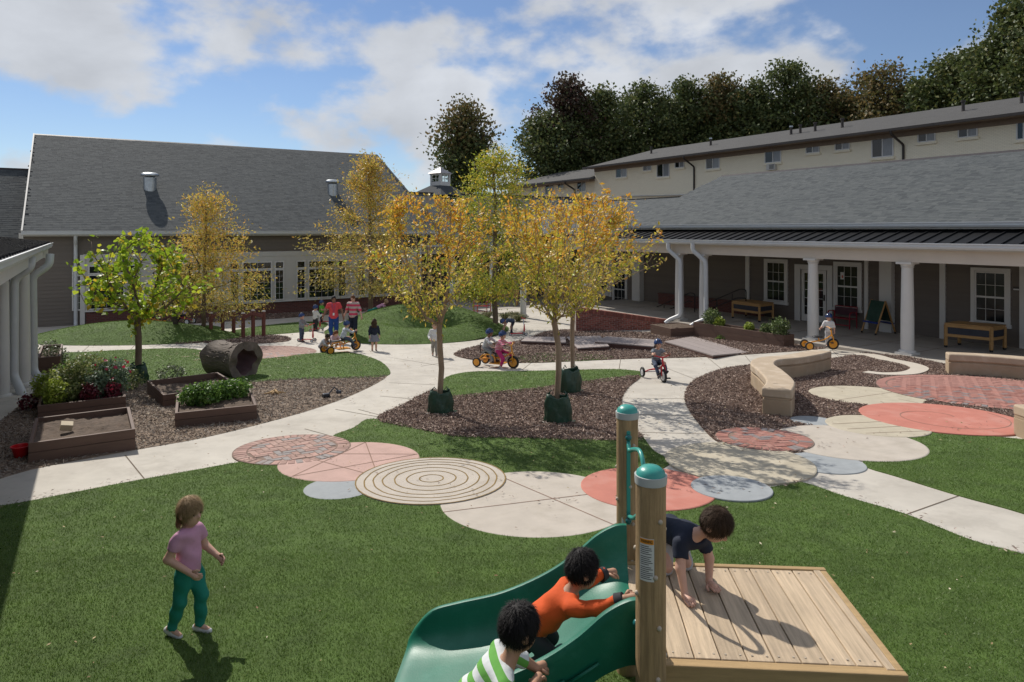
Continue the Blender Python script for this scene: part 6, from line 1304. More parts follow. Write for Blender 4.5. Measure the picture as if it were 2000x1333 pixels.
def nets(f, lo, hi, vx):
    """surface of f = 0 as quads (surface nets)"""
    lo = np.array(lo, float); n = np.maximum(((np.array(hi) - lo) / vx).astype(int) + 2, 4); ax = [lo[i] + vx * np.arange(n[i]) for i in range(3)]
    if n.prod() > 60000:                                     # evaluate finely only near the surface
        B = 5; nb_ = -(-n // B); cx_ = [lo[i] + vx * (np.arange(nb_[i]) * B + (B - 1) / 2) for i in range(3)]
        dc = f(np.stack(np.meshgrid(*cx_, indexing='ij'), -1).reshape(-1, 3)).reshape(nb_); v = np.repeat(np.repeat(np.repeat(dc, B, 0), B, 1), B, 2)[:n[0], :n[1], :n[2]].copy()
        act = np.repeat(np.repeat(np.repeat(np.abs(dc) < vx * B * 1.35, B, 0), B, 1), B, 2)[:n[0], :n[1], :n[2]]; I = np.argwhere(act); v[act] = f(lo + vx * I)
    else: v = f(np.stack(np.meshgrid(*ax, indexing='ij'), -1).reshape(-1, 3)).reshape(n)
    s = v < 0
    c = n - 1; sub = lambda A_, o: A_[o[0]:o[0] + c[0], o[1]:o[1] + c[1], o[2]:o[2] + c[2]]
    acc = np.zeros((*c, 3)); cnt = np.zeros(c)
    for a, b in EDG:
        va, vb = sub(v, a), sub(v, b); x = sub(s, a) != sub(s, b); t = np.where(x, va / np.where(va - vb == 0, 1, va - vb), 0)
        for i in range(3): acc[..., i] += np.where(x, a[i] + t * (b[i] - a[i]), 0)
        cnt += x
    on_ = cnt > 0; idx = -np.ones(c, int); idx[on_] = np.arange(on_.sum()); I = np.argwhere(on_); Vv = lo + vx * (I + acc[on_] / cnt[on_][:, None]); Q = []
    for d in range(3):
        e = [0, 0, 0]; e[d] = 1; u, w = [i for i in range(3) if i != d]
        m = s[:-1, :-1, :-1] != s[e[0]:e[0] + c[0], e[1]:e[1] + c[1], e[2]:e[2] + c[2]]; A_ = np.argwhere(m); A_ = A_[(A_[:, u] > 0) & (A_[:, w] > 0)]
        if not len(A_): continue
        du = np.eye(3, dtype=int)[u]; dw = np.eye(3, dtype=int)[w]; g = lambda B: idx[B[:, 0], B[:, 1], B[:, 2]]
        q = np.stack([g(A_), g(A_ - du), g(A_ - du - dw), g(A_ - dw)], 1); fl = s[A_[:, 0], A_[:, 1], A_[:, 2]]; par = (d == 1)
        fl = fl ^ par; q[fl] = q[fl][:, ::-1]; Q.append(q)
    Q = np.concatenate(Q) if Q else np.zeros((0, 4), int); return Vv, Q[(Q >= 0).all(1)]
def skin(name, c): return mat(name, c, .55, .06, 12, sub=.0)
SK = {'light': skin('skin_light', (.56, .33, .24)), 'tan': skin('skin_tan', (.42, .235, .15)), 'brown': skin('skin_brown', (.22, .115, .07))}
def cloth(name, c, var=.1): return mat(name, c, .85, var, 9, .0025, 28)
def stripe(name, cols, freq, axis=(0, 0, 1), split=.5):
    if name in MATS: return MATS[name]
    m = bpy.data.materials.new(name); m.use_nodes = True; n = m.node_tree.nodes; l = m.node_tree.links; b = n['Principled BSDF']; b.inputs['Roughness'].default_value = .85
    t = n.new('ShaderNodeTexCoord'); d = n.new('ShaderNodeVectorMath'); d.operation = 'DOT_PRODUCT'; d.inputs[1].default_value = Vector(axis).normalized(); l.new(t.outputs['Object'], d.inputs[0])
    mu = n.new('ShaderNodeMath'); mu.operation = 'MULTIPLY'; mu.inputs[1].default_value = freq; l.new(d.outputs['Value'], mu.inputs[0]); fr = n.new('ShaderNodeMath'); fr.operation = 'FRACT'; l.new(mu.outputs[0], fr.inputs[0])
    rp = n.new('ShaderNodeValToRGB'); rp.color_ramp.interpolation = 'CONSTANT'; e = rp.color_ramp.elements; e[0].color = (*cols[0], 1); e[1].position = split; e[1].color = (*cols[1], 1)
    if len(cols) > 2:
        x = e.new((1 + split) / 2); x.color = (*cols[2], 1)
    l.new(fr.outputs[0], rp.inputs[0]); l.new(rp.outputs[0], b.inputs['Base Color'])
    nb = n.new('ShaderNodeTexNoise'); nb.inputs['Scale'].default_value = 22; l.new(t.outputs['Object'], nb.inputs['Vector']); bp = n.new('ShaderNodeBump'); bp.inputs['Distance'].default_value = .004; l.new(nb.outputs[0], bp.inputs['Height']); l.new(bp.outputs[0], b.inputs['Normal'])
    MATS[name] = m; return m
def plaid(): return stripe('plaid_shirt', [(.55, .56, .58), (.28, .32, .40), (.66, .66, .66)], 26, (.3, .1, 1), .35)
def hairm(c, name): return mat(name, c, .62, .3, 30, .004, 90, stretch=(1, 1, .3), spec=.18)
HR = {'black': hairm((.012, .010, .010), 'hair_black'), 'brown': hairm((.055, .032, .018), 'hair_brown'), 'blond': hairm((.30, .20, .10), 'hair_blond'), 'auburn': hairm((.13, .055, .025), 'hair_auburn')}
m_eye = mat('eye', (.02, .015, .012), .2); m_lip = mat('lips', (.40, .14, .12), .5); m_helm = mat('blue_helmet', (.015, .045, .16), .3, .06, coat=.4); m_shoe = mat('shoe_dark', (.05, .05, .06), .6); m_shoew = mat('shoe_white', (.55, .55, .55), .6)
def default_joints(h, adult):
    if adult: J = dict(pelvis=(0, 0, .545), waist=(0, .0, .63), chest=(0, 0, .735), neck=(0, .012, .835), head=(0, -.012, .925), sh=(.108, .005, .808), el=(.138, .03, .635), wr=(.142, -.02, .49), hip=(.052, 0, .52), kn=(.052, -.012, .285), an=(.052, .012, .045), HR=(.044, .054, .066), ua=(.026, .022), fa=(.022, .016), th=(.048, .035), ca=(.035, .021), tor=((.082, .056, .10), (.074, .054, .08), (.085, .06, .065)), nk=.029, ft=.115)
    else: J = dict(pelvis=(0, 0, .49), waist=(0, -.004, .57), chest=(0, 0, .67), neck=(0, .008, .765), head=(0, -.012, .885), sh=(.103, .0, .735), el=(.142, .02, .60), wr=(.150, -.03, .475), hip=(.050, 0, .465), kn=(.056, -.012, .265), an=(.058, .01, .045), HR=(.071, .083, .098), ua=(.034, .029), fa=(.029, .020), th=(.052, .039), ca=(.038, .025), tor=((.088, .064, .105), (.079, .064, .09), (.081, .066, .07)), nk=.034, ft=.13)
    out = {}
    for k, v in J.items():
        if k in ('sh', 'el', 'wr', 'hip', 'kn', 'an'):
            out[k + 'L'] = np.array(v) * h; out[k + 'R'] = np.array((-v[0], v[1], v[2])) * h
        elif k in ('HR',): out[k] = np.array(v) * h
        elif k == 'tor': out[k] = [np.array(x) * h for x in v]
        elif k in ('ua', 'fa', 'th', 'ca'): out[k] = (v[0] * h, v[1] * h)
        elif k in ('nk', 'ft'): out[k] = v * h
        else: out[k] = np.array(v) * h
    return out
def frame(fwd, up):
    f = np.array(fwd, float); f /= np.linalg.norm(f); u = np.array(up, float); u -= f * (u @ f); u /= np.linalg.norm(u); return np.stack([np.cross(u, -f) * -1, -f, u], 1)
def person(label, loc, rz, h, adult=False, J=None, skn='light', hair='brown', style='short', shirt=None, pants=None, sleeve='short', shoes=None, helmet=None, look=(0, -1, 0), hup=(0, 0, 1), vx=.016, skirt=None, legs='long', curl=.5, group=None, strands=0, hem=.0, cuffs=None, barefoot=False, hands=None):
    j = default_joints(h, adult)
    for k, v in (J or {}).items(): j[k] = np.array(v, float)
    t = thing('person', label, 'person', loc, rz, group); kb = .022 * h
    hd = j['head']; HRr = j['HR']; look = np.array(look, float); Mh = frame(look, hup); right, back, up = Mh[:, 0], Mh[:, 1], Mh[:, 2]; fw = -back
    spine = j['neck'] - j['pelvis']; spine = spine / np.linalg.norm(spine)
    lat = j['shL'] - j['shR']; lat = lat / np.linalg.norm(lat); Mt = np.stack([lat, np.cross(spine, lat), spine], 1)
    lath = j['hipL'] - j['hipR']; lath = lath / np.linalg.norm(lath)
    tor = j['tor']
    def torso(P, g=0.0): return union([s_ell(P, j['chest'], tor[0] + g, Mt), s_ell(P, j['waist'], tor[1] + g, Mt), s_ell(P, j['pelvis'], tor[2] + g, Mt), s_cone(P, j['shL'] * .82 + j['shR'] * .18, j['shR'] * .82 + j['shL'] * .18, j['ua'][0] * 1.02 + g, j['ua'][0] * 1.02 + g)], .05 * h)
    hdir = {}
    def arm(P, s, g=0.0, f=2.0):
        a, b, c = j['sh' + s], j['el' + s], j['wr' + s]; ds = [s_cone(P, a, a + (b - a) * min(f, 1), j['ua'][0] + g, j['ua'][0] + (j['ua'][1] - j['ua'][0]) * min(f, 1) + g * (1.3 if f < 1 else 1))]
        if f > 1: ds.append(s_cone(P, b, b + (c - b) * (f - 1), j['fa'][0] + g, j['fa'][0] + (j['fa'][1] - j['fa'][0]) * (f - 1) + g))
        return union(ds, .012 * h)
    def leg(P, s, g=0.0, f=2.0):
        a, b, c = j['hip' + s], j['kn' + s], j['an' + s]; ds = [s_cone(P, a, a + (b - a) * min(f, 1), j['th'][0] + g, j['th'][1] + g)]
        if f > 1: ds.append(s_cone(P, b, b + (c - b) * (f - 1), j['ca'][0] + g, j['ca'][1] + g * 1.2))
        return union(ds, .015 * h)
    for s in 'LR':
        d = j['wr' + s] - j['el' + s]; d = d / np.linalg.norm(d); hdir[s] = np.array(hands[s][0], float) / np.linalg.norm(hands[s][0]) if hands and s in hands else d
    hl = .062 * h if adult else .068 * h
    def footv(s):
        if 'ft' + s in j: return j['ft' + s]
        d = (j['an' + s] - j['kn' + s]); d = d / np.linalg.norm(d); f = np.array((0, -1.0, 0)); f = f - d * (f @ d); f /= np.linalg.norm(f) + 1e-9; return f
    def body(P):
        head = union([s_ell(P, hd, HRr, Mh), s_ell(P, hd + fw * HRr[1] * .30 - up * HRr[2] * .42, HRr * np.array([.70, .62, .58]), Mh)], .02 * h)
        head = smin(head, s_ell(P, hd + fw * HRr[1] * 1.0 - up * HRr[2] * .20, HRr * np.array([.14, .20, .17]), Mh), .010 * h)
        for k in (-1, 1):
            head = smin(head, s_ell(P, hd + right * k * HRr[0] * 1.0 - up * HRr[2] * .12 + back * HRr[1] * .08, HRr * np.array([.14, .22, .25]), Mh), .004 * h)
            head = -smin(-head, s_ell(P, hd + right * k * HRr[0] * .40 + fw * HRr[1] * .97 + up * HRr[2] * .0, HRr * np.array([.22, .16, .12]), Mh), .008 * h)
        ds = [head, s_cone(P, j['neck'] - spine * .02 * h, hd - up * HRr[2] * .45, j['nk'] * 1.08, j['nk'])]
        d = union(ds, .015 * h); d = smin(d, torso(P), .025 * h)
        for s in 'LR':
            w = j['wr' + s]; pe = w + hdir[s] * hl * .75; a = union([arm(P, s), s_cone(P, w, pe, j['fa'][1] * .95, j['fa'][1] * 1.12)], .008 * h); d = smin(d, a, kb)
            d = smin(d, leg(P, s), kb)
            if barefoot or True: f = footv(s); d = smin(d, s_cone(P, j['an' + s] - f * .02 * h, j['an' + s] + f * j['ft'] * .55 - np.array([0, 0, .012 * h]), .024 * h, .018 * h), .01 * h)
        return d
    allp = np.array([v for k, v in j.items() if isinstance(v, np.ndarray) and v.shape == (3,) and k != 'HR' and not k.startswith('ft')]); mg = .15 * h
    lo, hi = allp.min(0) - mg, allp.max(0) + mg
    Vb, Fb = nets(body, lo, hi, vx * .8)
    # fingers: bent tapering tubes rooted in the palm
    mb = MB(); mb.v = [tuple(p) for p in Vb]; mb.f = [tuple(q) for q in Fb]
    for s in 'LR':
        d = hdir[s]; w = j['wr' + s]; pn = np.array(hands[s][1], float) if hands and s in hands else np.array([(-1 if s == 'L' else 1), 0, 0.]) ; cu = hands[s][2] if hands and s in hands else curl
        pn = pn - d * (pn @ d); pn /= np.linalg.norm(pn) + 1e-9; sd = np.cross(d, pn); rf = .0085 * h if not adult else .0062 * h
        for k in range(4):
            o = w + d * hl * .72 + sd * (k - 1.5) * .0145 * h; ln = hl * (.62, .74, .70, .54)[k]; pts = [o - d * .01 * h]; dd = d.copy(); p = o
            for q in range(3): a = cu * .75; dd = dd * math.cos(a) + pn * math.sin(a) if q or cu > .3 else dd; dd = dd / np.linalg.norm(dd); p = p + dd * ln / 3; pts.append(p)
            mb.tube([Vector(x) for x in pts], [rf, rf, rf * .9, rf * .7], 6)
        th = -1 if s == 'L' else 1; th = th if not (hands and s in hands and len(hands[s]) > 3) else hands[s][3]
        o = w + d * hl * .25 + sd * th * .018 * h; q = o + sd * th * .02 * h + d * hl * .28 + pn * .008 * h; mb.tube([Vector(o), Vector(q), Vector(q + d * hl * .28 + pn * .01 * h)], [rf * 1.2, rf * 1.1, rf * .8], 6)
    ob = mb.build('body', SK[skn], t, smooth=True)
    for k in (-1, 1): MB().ball(hd + right * k * HRr[0] * .40 + fw * HRr[1] * .84 + up * HRr[2] * .0, HRr[0] * .13, 8, 6).build('eye', m_eye, t, smooth=True)
    MB().tube([Vector(hd + right * k * HRr[0] * .26 + fw * HRr[1] * (.90 - abs(k) * .05) - up * HRr[2] * (.50 - .03 * abs(k))) for k in (-1, 0, 1)], [.003 * h, .006 * h, .003 * h], 6).build('lips', m_lip, t, smooth=True)
    rel = lambda P: (P - hd) @ Mh
    g = .012 * h
    fold = lambda P: .0052 * h * (np.sin(P[:, 0] * 38 / h + 9 * P[:, 2] / h) * np.sin(P[:, 2] * 30 / h + P[:, 1] * 22 / h) + .6 * np.sin(P @ np.array([21, -33, 47]) / h))
    if shirt is not None:
        fsl = {'short': .62, 'long': 1.93, 'none': .12, 'mid': 1.25}[sleeve]; hemp = j['pelvis'] - spine * (.035 * h + hem * h)
        def fs(P):
            d = torso(P, g); 
            d = smin(d, s_cone(P, j['waist'], j['pelvis'] - spine * .05 * h, tor[1][1] + g, tor[2][1] + g * 1.4), .03 * h)
            for s in 'LR': 
                a = arm(P, s, g * .85, fsl); q = j['sh' + s] + (j['el' + s] - j['sh' + s]) * min(fsl, 1) if fsl < 1 else j['wr' + s]; e = (j['el' + s] - j['sh' + s]) if fsl < 1 else (j['wr' + s] - j['el' + s]); e = e / np.linalg.norm(e)
                if fsl >= 1: q = j['el' + s] + (j['wr' + s] - j['el' + s]) * (fsl - 1)
                a = np.maximum(a, (P - q) @ e); d = smin(d, a, .02 * h)
            d = np.maximum(d, -((P - hemp) @ spine)); nk = j['neck'] - spine * .004 * h; d = np.maximum(d, -s_ell(P, j['neck'] + spine * .035 * h, (j['nk'] * 1.5, j['nk'] * 1.5, j['nk'] * 1.5))); return d + fold(P)
        Vs, Fs = nets(fs, lo, hi, vx); link('shirt', np_mesh('shirt', Vs, Fs), shirt, t, True)
        if cuffs:
            for s in 'LR':
                e = j['wr' + s] - j['el' + s]; MB().tube([Vector(j['el' + s] + e * .72), Vector(j['wr' + s])], [j['fa'][0] + g * 1.2, j['fa'][1] + g * 1.3], 14).build('cuff', cuffs, t, smooth='auto')
    if pants is not None:
        fl_ = {'long': 1.95, 'short': .85, 'mid': 1.4}[legs]; wp = j['pelvis'] + spine * .055 * h
        def fp(P):
            d = s_ell(P, j['pelvis'], tor[2] + g * .55, Mt)
            for s in 'LR':
                a = leg(P, s, g * .75, fl_); q = j['kn' + s] + (j['an' + s] - j['kn' + s]) * (fl_ - 1) if fl_ > 1 else j['hip' + s] + (j['kn' + s] - j['hip' + s]) * fl_; e = (j['an' + s] - j['kn' + s]) if fl_ > 1 else (j['kn' + s] - j['hip' + s]); e = e / np.linalg.norm(e)
                d = smin(d, np.maximum(a, (P - q) @ e), .018 * h)
            return np.maximum(d, (P - wp) @ spine) + fold(P)
        Vs, Fs = nets(fp, lo, hi, vx); link('trousers', np_mesh('trousers', Vs, Fs), pants, t, True)
    if skirt is not None:
        n = 40; mb = MB(); z0 = j['pelvis'][2] + .05 * h; z1 = j['pelvis'][2] - .19 * h
        for q in range(7):
            f = q / 6; 
            for i in range(n): a = 2 * math.pi * i / n; r = tor[2][0] * 1.12 + .075 * h * f + .012 * h * f * math.sin(9 * a); mb.v.append((r * math.cos(a), r * .85 * math.sin(a), z0 + (z1 - z0) * f))
        mb.f = [(q * n + i, q * n + (i + 1) % n, (q + 1) * n + (i + 1) % n, (q + 1) * n + i) for q in range(6) for i in range(n)]; mb.build('skirt', skirt, t, smooth=True)
    if shoes is not None:
        for s in 'LR':
            f = footv(s); up_ = j['kn' + s] - j['an' + s]; a = j['an' + s]; sole = a + f * .035 * h
            dn = np.cross(np.cross(f, np.array([0, 0, 1.0])), f); dn = dn / (np.linalg.norm(dn) + 1e-9)
            fn = lambda P: union([s_cone(P, a - f * .03 * h - dn * .018 * h, a + f * j['ft'] * .62 - dn * .022 * h, .027 * h, .023 * h), s_cone(P, a - dn * .01 * h, a + dn * .015 * h, .028 * h, .026 * h)], .012 * h)
            q0 = np.minimum(a, sole) - .13 * h; q1 = np.maximum(a, sole) + .13 * h; Vs, Fs = nets(fn, q0, q1, min(vx, .012)); link('shoe', np_mesh('shoe', Vs, Fs), shoes, t, True)
    hrr = HRr * np.array([1.06, 1.07, 1.05])
    def fhair(P):
        q = rel(P); nz_ = .009 * HRr[0] * (np.sin(q[:, 0] * 70 / h + q[:, 2] * 50 / h) + np.sin(q[:, 1] * 66 / h - q[:, 2] * 41 / h))
        d = s_ell(P, hd + up * HRr[2] * .06 + back * HRr[1] * .05, hrr, Mh)
        face = s_ell(P, hd + fw * HRr[1] * .95 - up * HRr[2] * (.42 if style != 'fringe' else .5), HRr * np.array([.98, .95, .86]), Mh); d = np.maximum(d, -face)
        cutz = -.42 if style in ('short', 'fringe') else -.7
        d = np.maximum(d, -(q[:, 2] - cutz * HRr[2] - .25 * np.maximum(0, -q[:, 1])) )
        if style in ('long', 'curly'):
            L_ = (1.9 if style == 'long' else 1.25) * HRr[2]
            for k in (-1, 0, 1): d = smin(d, s_cone(P, hd + back * HRr[1] * .55 + right * k * HRr[0] * .55, hd + back * HRr[1] * .75 + right * k * HRr[0] * .75 - up * L_, HRr[0] * .55, HRr[0] * (.38 if style == 'long' else .55)), .02 * h)
        if style == 'pony': d = smin(d, s_cone(P, hd + back * HRr[1] * 1.05 - up * .0, hd + back * HRr[1] * 1.35 - up * HRr[2] * 1.2, HRr[0] * .3, HRr[0] * .16), .015 * h)
        k = 7.0 if style == 'curly' else 1.0
        return d + nz_ * k
    if style != 'none':
        hl_, hh_ = hd - HRr[2] * 3.2, hd + HRr[2] * 2.4; Vs, Fs = nets(fhair, hl_, hh_, min(vx, .012)); ho = link('hair', np_mesh('hair', Vs, Fs), HR[hair], t, True)
        if strands:
            sel = RNG.integers(0, len(Vs), strands); P0 = Vs[sel]; q = (P0 - hd); nr = q / np.linalg.norm(q, axis=1, keepdims=True); crownp = hd + up * HRr[2] + back * HRr[1] * .35
            fl2 = P0 - crownp; fl2 -= nr * (fl2 * nr).sum(1, keepdims=True); fl2 /= np.linalg.norm(fl2, axis=1, keepdims=True) + 1e-6; fl2 += RNG.normal(size=fl2.shape) * .16; sdv = np.cross(nr, fl2); sdv /= np.linalg.norm(sdv, axis=1, keepdims=True) + 1e-6
            L_ = RNG.uniform(.02, .05, strands)[:, None]; wv = .0009; fly = (RNG.uniform(0, 1, (strands, 1)) < .12) * .006; a0 = P0 - nr * .003; a1 = P0 + fl2 * L_ * .5 + nr * (.0018 + fly * .5); a2 = P0 + fl2 * L_ - nr * (.0012 + L_ * .10) + nr * fly
            Vv = np.stack([a0 - sdv * wv, a0 + sdv * wv, a1 + sdv * wv, a1 - sdv * wv, a2 + sdv * wv * .3, a2 - sdv * wv * .3], 1).reshape(-1, 3); b_ = (np.arange(strands) * 6)[:, None]
            stuff(link('hair_strands', np_mesh('hair_strands', Vv, np.concatenate([b_ + [0, 1, 2, 3], b_ + [3, 2, 4, 5]])), HR[hair], ho))
    if helmet is not None:
        fh = lambda P: np.maximum(s_ell(P, hd + up * HRr[2] * .16 + back * HRr[1] * .06, HRr * np.array([1.36, 1.36, 1.14]), Mh), -(rel(P)[:, 2] + HRr[2] * .16 - .40 * np.maximum(-rel(P)[:, 1], -.03)))
        Vs, Fs = nets(fh, hd - HRr[2] * 2, hd + HRr[2] * 2, min(vx, .013)); he = link('helmet', np_mesh('helmet', Vs, Fs), helmet, t, True)
        for k in (-1, 0, 1):
            pts = []
            for q in range(7):
                a = -1.1 + 2.2 * q / 6; c = hd + up * HRr[2] * .16 + back * HRr[1] * .06; pts.append(Vector(c + right * k * HRr[0] * .62 + (back * math.sin(a) * HRr[1] * 1.36 + up * math.cos(a) * HRr[2] * 1.14) * math.sqrt(max(.05, 1 - (k * .48) ** 2))))
            MB().tube(pts, .012 * h, 6, flat=.6).build('vent', m_rubber, he, smooth=True)
        for k in (-1, 1): MB().tube([Vector(hd + right * k * HRr[0] * 1.08 + up * HRr[2] * .15), Vector(hd + right * k * HRr[0] * .95 + fw * HRr[1] * .1 - up * HRr[2] * .5), Vector(hd + fw * HRr[1] * .35 - up * HRr[2] * 1.02)], .005 * h, 5).build('chin_strap', m_rubber, he)
    return t
jean = cloth('denim', (.055, .075, .12)); navy = cloth('navy', (.013, .018, .035)); charcoal = cloth('charcoal', (.03, .03, .034)); greyc = cloth('grey_jersey', (.22, .225, .23)); whitec = cloth('white_jersey', (.62, .61, .60)); khaki = cloth('khaki', (.27, .25, .22)); tealc = cloth('teal_legging', (.012, .20, .15)); pinkc = cloth('pink_jersey', (.55, .28, .40)); coral = cloth('coral_polo', (.58, .06, .07)); blue = cloth('blue_trousers', (.012, .05, .20)); orange = cloth('orange_jersey', (.62, .085, .012)); magenta = cloth('magenta', (.48, .03, .16)); greenc = cloth('lime_jersey', (.12, .42, .05)); paleg = cloth('pale_grey_knit', (.42, .42, .43))
BASE = globals()
# ---- near: girl on the lawn
gp_ = G(368, 1241)
person('girl in pink T-shirt and teal leggings standing on the front lawn', gp_, R(76), 1.04, skn='light', hair='blond', style='pony', shirt=pinkc, pants=tealc, shoes=m_shoew, vx=.009, strands=7000, look=(-.12, -1, -.08),
       J=dict(tor=np.array([(.078, .06, .1), (.068, .057, .088), (.075, .06, .068)]) * 1.04, shL=(.094, 0, .765), shR=(-.094, 0, .765), elR=(-.14, .06, .62), wrR=(-.11, -.10, .53), elL=(.15, -.02, .61), wrL=(.13, -.15, .55), knR=(-.05, .03, .27), anR=(-.055, .10, .06), knL=(.055, -.07, .275), anL=(.06, -.05, .045)))
# ---- near: boy crawling on the deck (joints in world metres)
def W(*p): return np.array(p, float)
def wj(o, **k): return {a: np.array(b, float) - np.array(o) for a, b in k.items()}
o = Vector((1.03, 4.35, DZ)); 
person('boy in navy T-shirt crawling on hands and knees on the wooden platform', o, 0, 1.02, skn='light', hair='brown', shirt=navy, pants=paleg, shoes=m_shoe, vx=.009, strands=9000, look=(.62, -.45, -.62), hup=(.35, -.25, .85), curl=.1,
       J=wj(o, pelvis=(1.02, 4.47, .80), waist=(1.05, 4.38, .82), chest=(1.09, 4.28, .845), neck=(1.135, 4.185, .885), head=(1.225, 4.10, .985), shL=(1.19, 4.245, .845), shR=(1.03, 4.165, .845), elL=(1.225, 4.24, .715), elR=(1.015, 4.115, .715), wrL=(1.215, 4.21, .585), wrR=(1.03, 4.065, .58), hipL=(1.075, 4.50, .775), hipR=(.97, 4.46, .775), knL=(1.12, 4.42, .605), knR=(.985, 4.36, .605), anL=(1.13, 4.62, .60), anR=(.97, 4.56, .60), ftL=(1.13, 4.70, .56), ftR=(.97, 4.64, .56)) | dict(ftL=W(0, 1, -.1), ftR=W(0, 1, -.1)),
       hands={'L': ((.35, -1, -.12), (0, 0, -1), .12), 'R': ((.25, -1, -.12), (0, 0, -1), .12)})
# ---- near: boy in orange climbing the slide
o = Vector((.1, 3.95, .25))
person('boy in orange shirt with dark cuffs climbing up the green slide', o, 0, 1.04, skn='tan', hair='black', shirt=orange, pants=charcoal, shoes=m_shoe, sleeve='long', vx=.009, strands=9000, look=(.90, .30, -.16), hup=(-.1, 0, 1), cuffs=charcoal,
       J=wj(o, pelvis=(.115, 3.92, .475), waist=(.18, 3.91, .54), chest=(.26, 3.90, .61), neck=(.335, 3.895, .685), head=(.40, 3.885, .825), shL=(.315, 4.005, .665), shR=(.33, 3.785, .655), elL=(.45, 4.09, .65), elR=(.475, 3.70, .70), wrL=(.57, 4.17, .66), wrR=(.60, 3.66, .775), hipL=(.10, 3.975, .455), hipR=(.105, 3.865, .455), knL=(.22, 4.02, .36), knR=(.22, 3.83, .36), anL=(.02, 4.03, .27), anR=(.02, 3.83, .27)) | dict(ftL=W(-1, 0, -.4), ftR=W(-1, 0, -.4)), hands={'R': ((.9, .1, .1), (0, .5, -.6), .9), 'L': ((.9, .2, 0), (0, 0, -1), .8)})
# ---- near: boy in stripes standing beside the slide
o = on(-.16, 3.26)
person('boy in green and white striped shirt leaning on the near side of the slide', o, 0, 1.08, skn='tan', hair='black', shirt=stripe('green_white_stripes', [(.11, .34, .05), (.60, .63, .62)], 15.5, (.62, .1, .78)), pants=jean, shoes=m_shoe, sleeve='mid', vx=.009, strands=9000, look=(.80, .45, -.10), hup=(.1, 0, 1),
       J=wj(o, pelvis=(-.25, 3.24, .455), waist=(-.19, 3.245, .525), chest=(-.11, 3.25, .605), neck=(-.01, 3.255, .69), head=(.035, 3.275, .845), shL=(-.075, 3.385, .665), shR=(-.035, 3.135, .645), elL=(.04, 3.485, .57), elR=(.03, 3.16, .52), wrL=(.125, 3.51, .50), wrR=(.115, 3.40, .50), hipL=(-.25, 3.29, .42), hipR=(-.245, 3.18, .42), knL=(-.17, 3.30, .17), knR=(-.19, 3.17, .17), anL=(-.2, 3.32, -.11), anR=(-.25, 3.15, -.11)) | dict(ftL=W(1, 0, 0), ftR=W(1, 0, 0)), hands={'R': ((.35, .9, -.12), (.3, .2, -1), .55), 'L': ((.6, .7, -.2), (0, .3, -1), .6)})
# ---- middle distance
q = G(652, 669); person('woman in coral red polo, blue trousers and lanyard on the path', q, R(12), 1.66, True, skn='brown', hair='black', style='long', shirt=coral, pants=blue, shoes=m_shoe, J=dict(elL=(.28, .02, 1.12), wrL=(.33, -.08, .90), elR=(-.28, .03, 1.12), wrR=(-.36, -.02, .92), knR=(-.10, -.05, .49)), look=(.25, -1, -.15))
ly = thing('lanyard', 'purple lanyard with badge worn by the woman in the red polo', 'lanyard', q, R(12)); MB().tube([(-.06, .02, 1.46), (-.05, -.125, 1.30), (0, -.135, 1.06), (.05, -.125, 1.30), (.06, .02, 1.46)], .007, 6).build('strap', mat('lanyard_purple', (.12, .08, .25), .7), ly); MB().box(-.03, .03, -.145, -.138, .97, 1.06).build('badge', mat('badge_white', (.6, .65, .66), .4), ly)
q = G(690, 666); person('woman in pink and grey striped top and dark trousers behind the yellow tricycle', q, R(-15), 1.66, True, skn='light', hair='auburn', shirt=stripe('pink_grey_stripes', [(.55, .05, .11), (.45, .37, .33)], 6.4), pants=navy, shoes=m_shoe, sleeve='mid', J=dict(elL=(.27, .0, 1.14), wrL=(.36, -.06, .92), elR=(-.26, .05, 1.14), wrR=(-.33, -.03, .92)), look=(-.2, -1, -.3))
q = G(589, 668); person('child in grey sweater and blue helmet riding a red scooter', q, R(75), 1.03, skn='light', hair='brown', shirt=greyc, pants=jean, shoes=m_shoe, sleeve='long', helmet=m_helm, J=dict(elR=(-.15, -.08, .62), wrR=(-.14, -.24, .60), elL=(.15, -.08, .62), wrL=(.14, -.24, .60)))
scooter('red scooter ridden by the child in the grey sweater', q + Vector((.18, .0, 0)), R(-8), 1.0)
q = G(616, 647); person('child in white shirt and blue helmet riding a scooter away', q, R(150), 1.08, skn='light', hair='brown', shirt=whitec, pants=charcoal, shoes=m_shoe, sleeve='long', helmet=m_helm, J=dict(elR=(-.16, -.1, .62), wrR=(-.14, -.22, .64), elL=(.16, -.1, .62), wrL=(.14, -.22, .64)))
scooter('red scooter under the child in the white shirt', q + Vector((0, .05, 0)), R(60), 1.0)
q = G(628, 632); person('child in lime green shirt and blue helmet, half hidden behind the red-polo woman', q, R(80), 1.05, skn='light', hair='brown', shirt=greenc, pants=navy, shoes=m_shoe, helmet=m_helm, J=dict(elR=(-.15, -.08, .62), wrR=(-.12, -.24, .62), elL=(.15, -.08, .62), wrL=(.12, -.24, .62)))
scooter('red scooter farthest back, held by the child in lime green', q + Vector((.2, 0, 0)), R(-5), 1.0)
mz = lambda x, y: Vector((x, y, float(gz(y)) + .015 + mound_mid(x, y)))
q = mz(-5.95, 30.2); a_ = mz(-6.6, 29.9); b_ = mz(-5.3, 30.6)
